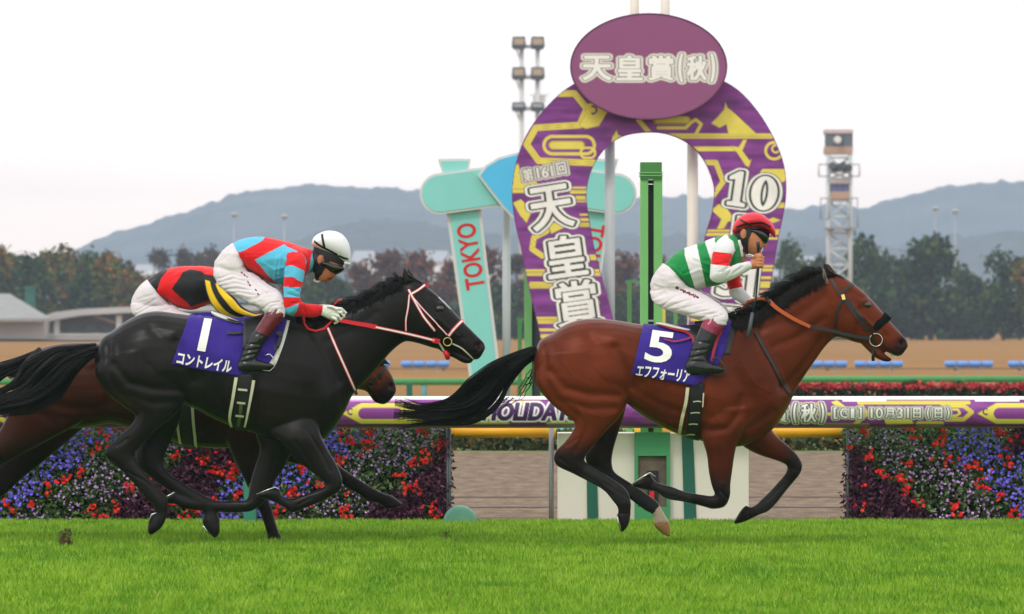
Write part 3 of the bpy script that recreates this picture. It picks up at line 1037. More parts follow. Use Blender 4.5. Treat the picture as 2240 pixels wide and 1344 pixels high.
# ------------------------------------------------------------------ plant beds
def flower_pts(n, xs, ys, d, th, rg):
    x = rg.uniform(*xs, n); y = rg.uniform(*ys, n)
    return x, y
SEEDS = [ # x, y, kind: v violet, l lilac, p purple leaf, r red, g plain green
    (-60, 1000, 'l'), (-40, 1060, 'v'), (15, 1110, 'r'), (40, 1080, 'v'), (10, 1090, 'v'), (60, 1100, 'r'), (100, 1072, 'r'), (135, 1050, 'r'), (110, 1020, 'v'), (60, 1050, 'v'), (165, 1000, 'v'), (140, 980, 'v'), (175, 1030, 'r'), (205, 985, 'r'), (190, 950, 'v'),
    (215, 940, 'r'), (250, 945, 'v'), (232, 965, 'r'), (262, 943, 'r'), (215, 1000, 'l'), (200, 1060, 'l'), (240, 1030, 'l'), (270, 990, 'l'), (150, 1100, 'l'), (290, 1070, 'l'), (285, 1068, 'r'), (190, 1115, 'g'), (110, 1115, 'g'), (90, 1130, 'l'), (215, 1130, 'r'),
    (320, 1100, 'p'), (280, 1110, 'p'), (350, 1060, 'p'), (195, 1110, 'r'), (250, 1110, 'r'), (330, 1010, 'l'), (365, 975, 'l'), (375, 1000, 'g'), (385, 998, 'r'), (400, 1050, 'p'), (430, 1005, 'p'), (450, 1000, 'r'), (440, 1012, 'r'), (480, 990, 'p'), (500, 1010, 'p'),
    (470, 1030, 'r'), (455, 1060, 'p'), (500, 1045, 'r'), (515, 1030, 'r'), (495, 1075, 'v'), (520, 1085, 'r'), (540, 1020, 'v'), (560, 1060, 'v'), (420, 1110, 'r'), (380, 1100, 'r'), (470, 1115, 'v'), (520, 1125, 'v'), (330, 1130, 'p'), (410, 1130, 'r'), (445, 1085, 'p'),
    (600, 1090, 'v'), (640, 1020, 'v'), (655, 1045, 'v'), (665, 1025, 'r'), (650, 1000, 'r'), (690, 1060, 'r'), (640, 1075, 'r'), (610, 1115, 'r'), (660, 1120, 'l'), (700, 1105, 'l'), (690, 1130, 'g'), (735, 985, 'v'), (725, 960, 'v'), (750, 945, 'r'), (785, 942, 'v'), (760, 965, 'r'),
    (805, 942, 'r'), (795, 968, 'r'), (745, 1005, 'r'), (770, 1000, 'l'), (830, 960, 'l'), (870, 950, 'l'), (900, 960, 'l'), (850, 1000, 'l'), (810, 1030, 'l'), (870, 985, 'l'), (925, 945, 'r'), (940, 950, 'l'), (890, 1020, 'l'), (840, 1050, 'g'), (780, 1080, 'l'), (905, 1015, 'r'), (870, 1040, 'r'),
    (935, 995, 'r'), (960, 975, 'r'), (975, 985, 'p'), (950, 1040, 'p'), (890, 1065, 'r'), (925, 1060, 'p'), (905, 1072, 'r'), (960, 1080, 'p'), (860, 1115, 'p'), (900, 1100, 'p'), (945, 1110, 'r'), (960, 1130, 'r'), (745, 1115, 'r'), (770, 1130, 'r'), (800, 1105, 'l'), (825, 1120, 'p'), (745, 1095, 'l'), (720, 1060, 'l'), (880, 1130, 'p'), (970, 1050, 'p'), (975, 1110, 'p')]
SEEDS_R = [(1855, 980, 'r'), (1860, 955, 'l'), (1870, 1010, 'p'), (1900, 1000, 'r'), (1860, 1060, 'p'), (1900, 1050, 'p'), (1930, 1035, 'r'), (1880, 1100, 'p'), (1920, 1110, 'p'), (1895, 1110, 'r'), (1960, 1090, 'p'), (2000, 1125, 'p'), (1980, 1075, 'r'), (1975, 1055, 'r'), (1990, 1015, 'r'), (1890, 945, 'r'), (1920, 960, 'l'), (1960, 950, 'l'), (1950, 1000, 'l'),
    (1990, 980, 'l'), (2000, 945, 'r'), (2030, 955, 'g'), (2050, 975, 'r'), (2040, 1000, 'l'), (2020, 1050, 'l'), (2060, 1060, 'l'), (2030, 1090, 'g'), (2010, 1105, 'r'), (2090, 1110, 'r'), (2100, 1050, 'l'), (2085, 1000, 'r'), (2110, 960, 'v'), (2140, 950, 'v'), (2075, 945, 'r'), (2100, 990, 'v'), (2150, 990, 'v'), (2125, 1020, 'r'), (2150, 1030, 'r'), (2175, 1050, 'v'),
    (2180, 1000, 'v'), (2190, 945, 'r'), (2210, 960, 'r'), (2230, 970, 'p'), (2200, 1005, 'r'), (2240, 1010, 'v'), (2150, 1060, 'r'), (2220, 1070, 'v'), (2190, 1090, 'r'), (2140, 1100, 'l'), (2160, 1125, 'l'), (2215, 1125, 'r'), (2240, 1110, 'v'), (2060, 1130, 'l'), (2290, 960, 'p'), (2320, 1040, 'l'), (2300, 1110, 'r'), (2380, 1000, 'v'), (2380, 1100, 'p')]
PALF = dict(v=[(.17, .13, .72), (.22, .18, .78), (.14, .10, .60)], l=[(.38, .20, .50), (.44, .26, .54), (.32, .17, .43), (.50, .33, .56)], r=[(.66, .014, .014), (.74, .022, .016), (.46, .008, .012), (.70, .045, .02)])
PALL = dict(green=[(.075, .14, .042), (.10, .18, .055), (.055, .105, .038), (.16, .20, .085)], purple=[(.070, .018, .045), (.10, .028, .062), (.050, .014, .034), (.14, .050, .088)])
mat('petal', vcol=True, rough=.7, spec=.15)
def flower_wall(x0, x1, seeds, seed, label):
    d, th = 45.55, .34
    rg = np.random.default_rng(seed)
    e_ = empty('flower_bed', P((x0 + x1) / 2, 1140, d)); e_.location.z = 0
    tag(e_, label, 'flower bed', 'tall flower beds under the printed rail')
    sx = np.array([s[0] for s in seeds]); sy = np.array([s[1] for s in seeds]); sk = np.array([s[2] for s in seeds])
    sw = np.where(sk == 'r', 1.75, 1.0)
    def kind(x, y):
        x = x + rg.normal(0, 7, len(x)); y = y + rg.normal(0, 7, len(y))
        dd = np.hypot(x[:, None] - sx, y[:, None] - sy) * sw
        return sk[dd.argmin(1)]
    def quads(x, y, dep, s, cols, flat_):
        k_ = len(x)
        c = np.stack([(x - 1120) / F * (d + dep), d + dep, H - (y - HY) / F * (d + dep)], 1)
        c[:, 2] = np.maximum(c[:, 2], .01)
        nn = rg.normal(size=(k_, 3)) * (1 - flat_) + np.array([0, -1, .45]) * flat_
        nn /= np.linalg.norm(nn, axis=1)[:, None]
        t1 = np.cross(nn, rg.normal(size=(k_, 3))); t1 /= np.linalg.norm(t1, axis=1)[:, None]
        t2 = np.cross(nn, t1)
        return c, nn, t1, t2
    def leaves(x, y, dep, s, cols, name):
        c, nn, t1, t2 = quads(x, y, dep, s, cols, .35)
        k_ = len(x)
        s = (s * rg.uniform(.6, 1.4, k_))[:, None]
        v = np.stack([c - t1 * s, c + t2 * s * .45, c + t1 * s, c - t2 * s * .45], 1).reshape(-1, 3)
        cc_ = np.array(cols)[rg.integers(len(cols), size=k_)] * rg.uniform(.6, 1.35, k_)[:, None]
        return tag(obj(name, v, np.arange(k_ * 4).reshape(-1, 4), MATS['petal'], e_, np.repeat(cc_, 4, 0), False), kind='stuff')
    def blooms(x, y, dep, s, cols, name):
        c, nn, t1, t2 = quads(x, y, dep, s, cols, .72)
        k_ = len(x)
        s = s * rg.uniform(.6, 1.3, k_)
        V = np.empty((k_, 11, 3))
        V[:, 0] = c + nn * (s * .25)[:, None]
        ph = rg.uniform(0, 6.28, k_)
        for j in range(10):
            a = ph + j * math.pi / 5
            r = s * (1.0 if j % 2 == 0 else .62)
            V[:, j + 1] = c + t1 * (np.cos(a) * r)[:, None] + t2 * (np.sin(a) * r)[:, None]
        fs = np.concatenate([np.stack([np.arange(k_) * 11, np.arange(k_) * 11 + 1 + j, np.arange(k_) * 11 + 1 + (j + 1) % 10], 1) for j in range(10)])
        cc_ = np.array(cols)[rg.integers(len(cols), size=k_)] * rg.uniform(.7, 1.25, k_)[:, None]
        return tag(obj(name, V.reshape(-1, 3), fs, MATS['petal'], e_, np.repeat(cc_, 11, 0), False), kind='stuff')
    ar = (x1 - x0) * 210
    n = int(ar * .075)
    top = 928
    x = rg.uniform(x0 - 4, x1 + 4, n) + rg.normal(0, 3.5, n); y = rg.uniform(top, 1144, n); k_ = kind(x, y)
    dep = rg.uniform(0, th, n)
    g = k_ != 'p'
    leaves(x[g], y[g], dep[g], .024, PALL['green'], 'green_leaves')
    xx, yy = rg.uniform(x0, x1, n), rg.uniform(top, 1142, n)
    kk = kind(xx, yy)
    q = kk == 'p'
    leaves(np.concatenate([x[~g], xx[q]]), np.concatenate([y[~g], yy[q]]), np.concatenate([dep[~g], rg.uniform(-.05, .1, q.sum())]), .022, PALL['purple'], 'purple_leaves')
    nf = int(ar * .027)
    x, y = rg.uniform(x0, x1, nf), rg.uniform(top + 4, 1140, nf)
    k_ = kind(x, y)
    for ch, nm, sz, keep in (('v', 'violet_blooms', .0145, .78), ('l', 'lilac_blooms', .0115, .55)):
        q = (k_ == ch) & (rg.random(nf) < keep)
        blooms(x[q], y[q], rg.uniform(-.04, .06, q.sum()), sz, PALF[ch], nm)
    rx, ry = [], []
    for s in seeds:
        if s[2] == 'r':
            m_ = int(rg.integers(4, 9))
            rx.append(s[0] + rg.normal(0, 8.5, m_)); ry.append(np.clip(s[1] + rg.normal(0, 6.5, m_), top + 2, 1138))
    nr = int((x1 - x0) * .02)
    rx.append(rg.uniform(x0, x1, nr)); ry.append(rg.uniform(top + 6, 1138, nr))
    rx, ry = np.concatenate(rx), np.concatenate(ry)
    rx = np.repeat(rx, 3) + rg.normal(0, 3, len(rx) * 3); ry = np.repeat(ry, 3) + rg.normal(0, 2.6, len(ry) * 3)
    q = (rx > x0) & (rx < x1)
    blooms(rx[q], ry[q], rg.uniform(-.08, .04, q.sum()), .0145, PALF['r'], 'red_blooms')
    m = MB(); m.pbox(x0 + 2, 936, x1 - 2, 1150, d + th - .02, .06); m.build('backing', mat('bed_dark', (.012, .018, .010), rough=.95), e_)
    for px in ((x1 - 1, x1 - 6) if seed == 1 else (x0 + 4,)):
        MB().tube([P(px, 940, d - .02), P(px, 1150, d - .02)], .010, 8).build('frame_post', mat('frame_grey', (.10, .12, .13), rough=.5), e_, smooth=True)
    return e_
flower_wall(-260, 985, SEEDS, 1, 'wall of violet, lilac and red flowers behind the black horse\'s legs')
flower_wall(1850, 2480, SEEDS_R, 2, 'wall of lilac, red and violet flowers at the right, under the printed rail')

hdg = bushes('hedge', 700, 2400, 990, 947, 70.3, .5, 5200, [(.045, .07, .025), (.06, .085, .03), (.03, .045, .02), (.10, .085, .02), (.16, .11, .03)], .045, 9, 'low clipped hedge along the far edge of the dirt course', 'hedge')
hd2 = empty('flower_hedge', P(2000, 866, 100)); hd2.location.z = 0
tag(hd2, 'long dark hedge topped with red flowers above the printed rail on the right', 'hedge')
o = bushes('foliage', 1700, 2480, 880, 842, 100, .5, 6000, [(.03, .05, .02), (.045, .06, .025), (.02, .035, .015)], .05, 12, None, None, kind='stuff'); child(o, hd2)
o2 = bushes('red_flowers', 1700, 2480, 850, 838, 99.9, .4, 10, [(.5, .03, .04)], .05, 13, None, None, kind='stuff')
bpy.data.objects.remove(o2)
rg = np.random.default_rng(31)
k_ = 2600
xx = rg.uniform(1700, 2480, k_)
yy = 845 + rg.normal(0, 3.4, k_) - 4 * np.array([max(0, noise.noise(Vector((q * .03, 1, 0)))) for q in xx])
yy[:70] = rg.uniform(855, 880, 70)
c = np.array([P(a, b, 99.9 + q) for a, b, q in zip(xx, yy, rg.uniform(-.05, .45, k_))])
t1 = rg.normal(size=(k_, 3)); t1 /= np.linalg.norm(t1, axis=1)[:, None]
t2 = np.cross(t1, rg.normal(size=(k_, 3))); t2 /= np.linalg.norm(t2, axis=1)[:, None]
s = .03 * rg.uniform(.5, 1.3, k_)[:, None]
v = np.stack([c - t1 * s, c + t2 * s, c + t1 * s, c - t2 * s], 1)
tag(obj('red_flowers', v.reshape(-1, 3), np.arange(k_ * 4).reshape(-1, 4), MATS['petal'], hd2, np.repeat(np.array([(.45, .03, .045), (.55, .05, .06), (.32, .02, .03)])[rg.integers(3, size=k_)], 4, 0), False), kind='stuff')

# ------------------------------------------------------------------ the horseshoe arch
PURP, PURP2, GOLD, GOLD2 = (0.205, 0.038, 0.230), (0.125, 0.020, 0.155), (0.74, 0.62, 0.095), (0.36, 0.27, 0.028)
mat('arch_purple', PURP, rough=.45, var=1, vscale=2.2, dark=PURP2)
mat('arch_print', vcol=True, rough=.45, var=.12, vscale=3.5)
mat('plum', (0.250, 0.070, 0.175), rough=.5, var=.04, vscale=2)
mat('letter_white', (0.80, 0.78, 0.72), rough=.55)
mat('letter_face', (0.66, 0.63, 0.58), rough=.5)
mat('letter_black', (0.020, 0.026, 0.016), rough=.6)
OUT = [(1215, 860), (1190, 780), (1178, 720), (1163, 655), (1150, 600), (1140, 545), (1128, 495), (1120, 440), (1122, 390), (1134, 337), (1157, 285), (1190, 240), (1225, 205), (1262, 180), (1310, 160), (1365, 148), (1420, 145),
       (1480, 148), (1535, 158), (1590, 181), (1627, 208), (1666, 255), (1697, 310), (1716, 365), (1720, 424), (1713, 475), (1702, 528), (1692, 590), (1681, 650), (1668, 720), (1655, 790), (1640, 860)]
INN = [(1484, 860), (1498, 780), (1510, 690), (1520, 640), (1532, 571), (1544, 510), (1556, 471), (1562, 430), (1560, 400), (1541, 353), (1510, 318), (1470, 297), (1426, 290), (1371, 296), (1332, 318), (1304, 353), (1289, 389),
       (1283, 430), (1289, 477), (1300, 540), (1320, 618), (1340, 693), (1356, 770), (1374, 860)]
smo = lambda pl: [tuple(p) for p in crom(pl, 5)]
OUTS, INNS = smo(OUT), smo(INN)
dA = 72.0
arch = empty('winning_arch', P(1420, 980, dA)); arch.location.z = 0
tag(arch, 'huge purple and gold horseshoe arch with a plum oval sign on top', 'arch')
# the slab is laid out as matching stations on the two outlines so its faces stay clean
def resample(pl, n):
    a = np.array(pl)
    s = np.concatenate([[0], np.cumsum(np.hypot(*np.diff(a, axis=0).T))])
    q = np.linspace(0, s[-1], n)
    return np.stack([np.interp(q, s, a[:, 0]), np.interp(q, s, a[:, 1])], 1)
ro, ri = resample(OUTS, 160), resample(INNS[::-1], 160)
V, Fq = [], []
for (ax, ay), (bx, by) in zip(ro, ri):
    for dd in (0, .14):
        V += [P(ax, ay, dA) + Vector((0, dd, 0)), P(bx, by, dA) + Vector((0, dd, 0))]
for i in range(159):
    a, b = i * 4, i * 4 + 4
    Fq += [(a, b, b + 1, a + 1), (a + 2, a + 3, b + 3, b + 2), (a, a + 2, b + 2, b), (a + 1, b + 1, b + 3, a + 3)]
Fq += [(0, 1, 3, 2), (636, 638, 639, 637)]
o = obj('slab', V, Fq, MATS['arch_purple'], arch, smooth=False)
bm = bmesh.new(); bm.from_mesh(o.data); bmesh.ops.recalc_face_normals(bm, faces=bm.faces); bm.to_mesh(o.data); bm.free()

def ink(c, m, col):
    a = np.clip(m, 0, 1)[:, None]
    return c * (1 - a) + np.array(col)[None] * a
def line_ink(c, x, y, pl, wd, core=True):
    """printed gold band with a fine dark centre line"""
    d = segdist(x, y, pl)
    c = ink(c, (wd / 2 - d) / 1.2 + .5, GOLD)
    if core and wd > 7:
        c = ink(c, (.8 - np.abs(d - wd * .18)) / .8, GOLD2)
    return ink(c, (1.0 - np.abs(d - wd / 2)) * .5, GOLD2)
def poly_ink(c, x, y, pl, col=GOLD):
    c = ink(c, inpoly(x, y, pl).astype(float), col)
    return ink(c, (1.2 - segdist(x, y, pl + pl[:1])) * .6, GOLD2)
def pill_ink(c, x, y, x0, x1, cy, r, col):
    return ink(c, (r - segdist(x, y, [(x0 + r, cy), (x1 - r, cy)])) / 1.2 + .5, col)
def ring_ink(c, x, y, x0, x1, cy, r, wd):
    d = np.abs(segdist(x, y, [(x0 + r, cy), (x1 - r, cy)]) - r)
    return ink(c, (wd / 2 - d) / 1.2 + .5, GOLD)
def arch_print(x, y):
    c = np.tile(np.array(PURP), (len(x), 1))
    nn = np.array([noise.fractal(Vector((a * .012, b * .06, 2)), 1.0, 2.0, 3) for a, b in zip(x[::6], y[::6])]).repeat(6)[:len(x)]
    c = c * (1 + .35 * nn)[:, None]
    c = mixc(c, PURP2, sstep(-.2, .6, -nn) * .7)
    def LL(pl, wd): return line_ink(c, x, y, pl, wd)
    # left shoulder
    c = LL([(1215, 205), (1257, 205), (1284, 238), (1268, 274), (1172, 280), (1152, 316), (1178, 352), (1300, 357)], 14)
    c = poly_ink(c, x, y, [(1280, 228), (1300, 225), (1332, 240), (1310, 276), (1282, 282), (1266, 276), (1282, 250)])
    c = ink(c, (2.5 - np.abs(np.hypot(x - 1297, y - 241) - 8)) * (x > 1294), PURP2)
    c = ring_ink(c, x, y, 1190, 1300, 318, 19, 7)
    c = pill_ink(c, x, y, 1199, 1280, 318, 10, GOLD2); c = pill_ink(c, x, y, 1202, 1277, 318, 8, GOLD)
    c = ring_ink(c, x, y, 1270, 1302, 335, 11, 5)
    c = poly_ink(c, x, y, [(1336, 318), (1340, 300), (1349, 285), (1352, 295), (1362, 300), (1350, 312), (1346, 318)])
    # under the oval
    c = LL([(1396, 262), (1408, 276), (1420, 290)], 10)
    c = pill_ink(c, x, y, 1428, 1512, 264, 9, GOLD2); c = pill_ink(c, x, y, 1432, 1508, 262, 7, GOLD)
    c = LL([(1440, 280), (1500, 280), (1512, 268), (1522, 262), (1534, 272), (1522, 294)], 7)
    # right shoulder: rearing shape, long bar, knots
    c = poly_ink(c, x, y, [(1587, 224), (1591, 236), (1600, 242), (1658, 296), (1594, 296), (1589, 272), (1574, 280), (1556, 270), (1570, 256), (1584, 240)])
    c = LL([(1464, 298), (1700, 298)], 11)
    c = LL([(1505, 326), (1606, 326)], 10)
    c = poly_ink(c, x, y, [(1598, 320), (1616, 322), (1626, 306), (1634, 306), (1624, 330), (1640, 352), (1644, 348), (1638, 366), (1630, 362), (1628, 358), (1612, 334)])
    c = ring_ink(c, x, y, 1675, 1712, 330, 18, 6)
    c = ink(c, (2.5 - np.abs(np.hypot(x - 1697, y - 326) - 8)), GOLD)
    c = LL([(1536, 356), (1566, 356), (1582, 398), (1556, 434)], 11)
    c = poly_ink(c, x, y, [(1655, 388), (1668, 370), (1725, 370), (1725, 392), (1700, 405), (1670, 395)])
    for yy, x0, x1, wd in [(450, 1695, 1725, 11), (446, 1640, 1725, 4), (505, 1540, 1600, 5), (513, 1538, 1598, 7), (508, 1676, 1712, 12), (522, 1680, 1712, 5), (583, 1660, 1700, 5), (591, 1640, 1700, 6), (608, 1650, 1694, 6), (623, 1650, 1690, 14), (638, 1650, 1690, 5), (656, 1640, 1690, 6), (706, 1640, 1690, 9), (716, 1490, 1560, 6), (700, 1490, 1530, 6)]:
        c = LL([(x0, yy), (x1, yy)], wd)
    c = poly_ink(c, x, y, [(1556, 460), (1572, 447), (1585, 450), (1600, 470), (1606, 482), (1592, 486), (1584, 500), (1568, 502), (1578, 480)])
    c = poly_ink(c, x, y, [(1676, 482), (1692, 476), (1708, 482), (1692, 488)])
    c = poly_ink(c, x, y, [(1556, 670), (1564, 655), (1572, 668), (1580, 672), (1566, 680)])
    # left leg
    for yy, x0, x1, wd in [(418, 1100, 1160, 9), (411, 1225, 1300, 4), (420, 1250, 1300, 8), (433, 1262, 1300, 8), (441, 1262, 1310, 3), (470, 1270, 1310, 4), (481, 1262, 1312, 6), (492, 1240, 1312, 9), (560, 1278, 1312, 5), (566, 1285, 1320, 7), (592, 1140, 1190, 5), (600, 1140, 1195, 8), (592, 1280, 1330, 5), (600, 1284, 1330, 8), (619, 1160, 1200, 4), (626, 1160, 1215, 10), (696, 1160, 1230, 5), (704, 1160, 1225, 9), (722, 1160, 1230, 6), (736, 1160, 1230, 9), (755, 1160, 1350, 8), (800, 1160, 1400, 8)]:
        c = LL([(x0, yy), (x1, yy)], wd)
    c = poly_ink(c, x, y, [(1118, 366), (1134, 358), (1140, 385), (1172, 394), (1180, 412), (1118, 414)])
    c = poly_ink(c, x, y, [(1122, 444), (1140, 436), (1148, 445), (1172, 456), (1160, 470), (1152, 488), (1138, 472)])
    c = LL([(1196, 506), (1168, 520), (1164, 545), (1186, 560)], 12)
    c = poly_ink(c, x, y, [(1200, 494), (1226, 480), (1260, 490), (1230, 500), (1206, 512)])
    c = LL([(1296, 640), (1308, 662), (1298, 676)], 8)
    return c
stp = 1.7
gx, gy = np.meshgrid(np.arange(1116, 1724, stp), np.arange(140, 862, stp))
px_, py_ = gx.ravel(), gy.ravel()
ringpoly = OUTS + INNS
ins = inpoly(px_, py_, ringpoly) & (segdist(px_, py_, ringpoly + ringpoly[:1]) > .6)
idx = -np.ones(len(px_), dtype=int)
keep = np.nonzero(ins)[0]
idx[keep] = np.arange(len(keep))
Wg = gx.shape[1]
a = np.arange(len(px_)).reshape(gx.shape)
q = np.stack([a[:-1, :-1].ravel(), a[1:, :-1].ravel(), a[1:, 1:].ravel(), a[:-1, 1:].ravel()], 1)
q = q[(idx[q] >= 0).all(1)]
dd = dA - .004
vv = np.stack([(px_[keep] - 1120) / F * dd, np.full(len(keep), dd), H - (py_[keep] - HY) / F * dd], 1)
ac = arch_print(px_[keep], py_[keep])
WHT, INK = (.80, .78, .72), (.020, .026, .016)
ONE = [[(.62, 0), (.62, .90), (.88, .93), (.88, 1), (.12, 1), (.12, .93), (.38, .90), (.38, .19), (.10, .24), (.10, .17), (.50, 0)]]
ZERO = [[(.5 + .5 * math.cos(a), .5 + .5 * math.sin(a)) for a in np.linspace(0, 6.2832, 29)[:-1]], [(.5 + .21 * math.cos(a), .5 + .43 * math.sin(a)) for a in np.linspace(0, 6.2832, 25)[:-1]]]
BIG = [(9.8, INK), (8.6, WHT), (5.0, INK), (1.7, WHT)]
SML = [(5.5, (.10, .10, .08)), (4.6, (.66, .63, .56)), (2.4, (.14, .13, .10)), (.6, (.75, .72, .66))]
for s, cx, cy, wd, hh, rot in (('第', 1155, 383, 21, 27, -9), ('161', 1192, 377, 34, 24, -9), ('回', 1228, 369, 20, 26, -9)):
    ac = glyph_print(ac, px_[keep], py_[keep], s, rect(cx, cy, wd, hh, rot), SML)
for s, cx, cy, wd, hh, rot in (('天', 1206, 454, 88, 92, -9), ('皇', 1238, 561, 84, 88, -8), ('賞', 1262, 664, 88, 96, -8), (ONE, 1614, 413, 46, 74, 8), (ZERO, 1672, 423, 52, 72, 8), ('月', 1628, 512, 60, 74, 6), ('3', 1592, 612, 40, 70, 7), (ONE, 1642, 622, 44, 72, 7), ('日', 1582, 704, 60, 64, 6)):
    ac = glyph_print(ac, px_[keep], py_[keep], s, rect(cx, cy, wd, hh, rot), BIG)
obj('printed_front', vv, idx[q], MATS['arch_print'], arch, ac, False)

ov = MB(); ov.prism(ring_pts(1419, 146, 171, 116, 72)[::-1], dA - .30, .16)
oval = ov.build('oval_sign', MATS['plum'], arch, bevel=.012)
rim = MB(); rim.tube([P(x, y, dA - .30) for x, y in ring_pts(1419, 146, 170.5, 115.5, 72) + ring_pts(1419, 146, 170.5, 115.5, 72)[:1]], .010, 6, caps=False)
rim.build('sign_rim', mat('plum_dark', (.10, .03, .07), rough=.5), oval, smooth=True)
dO = dA - .30
WHT, INK = (.80, .78, .72), (.020, .026, .016)
stp = 1.5
gx, gy = np.meshgrid(np.arange(1246, 1594, stp), np.arange(28, 266, stp))
ox, oy = gx.ravel(), gy.ravel()
oins = ((ox - 1419) / 169.5) ** 2 + ((oy - 146) / 114.5) ** 2 < 1
kk = np.nonzero(oins)[0]
ix = -np.ones(len(ox), dtype=int)
ix[kk] = np.arange(len(kk))
a = np.arange(len(ox)).reshape(gx.shape)
q = np.stack([a[:-1, :-1].ravel(), a[1:, :-1].ravel(), a[1:, 1:].ravel(), a[:-1, 1:].ravel()], 1)
q = q[(ix[q] >= 0).all(1)]
oc = np.tile(np.array((0.250, 0.070, 0.175)), (len(kk), 1))
SIL = [(6.5, (.52, .48, .40)), (5.0, (.80, .77, .70)), (3.2, (.16, .15, .12)), (1.6, WHT)]
for s, cx, wd in (('天', 1306, 66), ('皇', 1377, 60), ('賞', 1446, 58), ('(', 1489, 13), ('秋', 1524, 46), (')', 1559, 13)):
    oc = glyph_print(oc, ox[kk], oy[kk], s, rect(cx, 149, wd - 6, 60 if s in '()' else 52), SIL, ax=1.5)
dd = dO - .004
obj('printed_front', np.stack([(ox[kk] - 1120) / F * dd, np.full(len(kk), dd), H - (oy[kk] - HY) / F * dd], 1), ix[q], mat('plum_print', vcol=True, rough=.5, var=.04, vscale=2), oval, oc, False)
for px, pw, top, d, mm in ((1334, 22, 300, dA + .3, 'pole_grey'), (1515, 24, 300, dA + .3, 'pole_cream'), (1388, 21, -60, dA + .45, 'pole_cream'), (1455, 21, -60, dA + .45, 'pole_cream')):
    b_, t_ = P(px, 985, d), P(px, top, d)
    zb = 0 if top > 0 else P(px, 150, d).z
    MB().tube([(b_.x, d, zb), (b_.x, d, t_.z)], pw / 2 / F * d, 14).build('support_pole', MATS[mm], arch, smooth=True)
a_, b_ = P(1300, 230, dA + .45), P(1550, 230, dA + .45)
MB().tube([a_, b_], .05, 8).build('cross_brace', MATS['pole_cream'], arch, smooth=True)
a_, b_ = P(1325, 330, dA + .3), P(1527, 330, dA + .3)

# ------------------------------------------------------------------ leaning city signs
mat('sign_teal', (0.225, 0.600, 0.545), rough=.5, var=.04, vscale=2)
mat('sign_blue', (0.085, 0.480, 0.765), rough=.5, var=.06, vscale=2)
mat('sign_edge', (0.62, 0.62, 0.60), rough=.55)
mat('letter_red', srgb(205, 24, 34), rough=.55)
dS = 77.0
def tsign(sgn, cx0, label):
    fx = lambda pts: [(cx0 + sgn * (x - 980), y) for x, y in pts]
    e_ = empty('city_sign', P(cx0, 960, dS)); e_.location.z = 0
    tag(e_, label, 'sign')
    def plate(name, pts, lift, m, th=.10, rimw=6):
        pts = fx(pts)
        c_ = np.mean(np.array(pts), axis=0)
        MB().prism(pts, dS - lift, th).build(name + '_rim', MATS['sign_edge'], e_)
        a = np.array(pts)
        n_ = len(a)
        area = 0.5 * np.sum(a[:, 0] * np.roll(a[:, 1], -1) - np.roll(a[:, 0], -1) * a[:, 1])
        inn = []
        for i in range(n_):
            p, q, r = a[i - 1], a[i], a[(i + 1) % n_]
            e1, e2 = (q - p) / (np.linalg.norm(q - p) + 1e-9), (r - q) / (np.linalg.norm(r - q) + 1e-9)
            n1, n2 = np.array([-e1[1], e1[0]]), np.array([-e2[1], e2[0]])
            b = n1 + n2
            b /= np.linalg.norm(b) + 1e-9
            k2 = rimw / max(.35, abs(b @ n1)) * (1 if area > 0 else -1)
            inn.append(tuple(q + b * k2))
        return MB().prism(inn, dS - lift - .012, .02).build(name, m, e_)
    plate('cap', [(957, 348), (1030, 347), (1025, 382), (968, 384)], 0, MATS['sign_teal'], rimw=5)
    leg = plate('leg', [(976, 462), (1051, 452), (1112, 960), (1052, 975), (1030, 850)], 0, MATS['sign_teal'], rimw=7)
    c0, c1, r = np.array([963, 424]), np.array([1168, 396]), 45
    u = (c1 - c0) / np.linalg.norm(c1 - c0)
    n2 = np.array([-u[1], u[0]])
    caps = [tuple(c0 + r * (math.cos(a) * n2 - math.sin(a) * u)) for a in np.linspace(0, math.pi, 16)] + [tuple(c1 + r * (-math.cos(a) * n2 + math.sin(a) * u)) for a in np.linspace(0, math.pi, 16)]
    plate('crossbar', [(float(x), float(y)) for x, y in caps][::-1], .10, MATS['sign_teal'], rimw=5)
    MB().tube([(P(*fx([(1108, 470)])[0], dS + .3).x, dS + .3, 0), P(*fx([(1108, 455)])[0], dS + .3)], .055, 10).build('support_pole', MATS['pole_grey'], e_, smooth=True)
    return e_, leg, fx, plate
s1, leg1, fx1, plate1 = tsign(1, 980, 'turquoise leaning sign with red TOKYO lettering left of the purple arch')
plate1('fan', [(1045, 384), (1062, 362), (1090, 345), (1130, 334), (1180, 330), (1180, 480), (1120, 476), (1100, 455), (1072, 420)], .20, MATS['sign_blue'], rimw=5)
def tokyo(parent, x0, y0, x1, y1, hh, s='TOKYO'):
    """red capitals running up the leaning leg"""
    ang = math.degrees(math.atan2(y1 - y0, x1 - x0))
    L_ = math.hypot(x1 - x0, y1 - y0)
    sign_text('red_letters', s, rect((x0 + x1) / 2, (y0 + y1) / 2, L_, hh, ang), dS, MATS['letter_red'], parent, off=.022, lift=.018)
tokyo(leg1, 1041, 632, 1018, 490, 40)
s2_, leg2, fx2, _ = tsign(-1, 1331, 'second turquoise TOKYO sign mostly hidden behind the purple arch')
tokyo(leg2, 1306, 492, 1283, 640, 34)

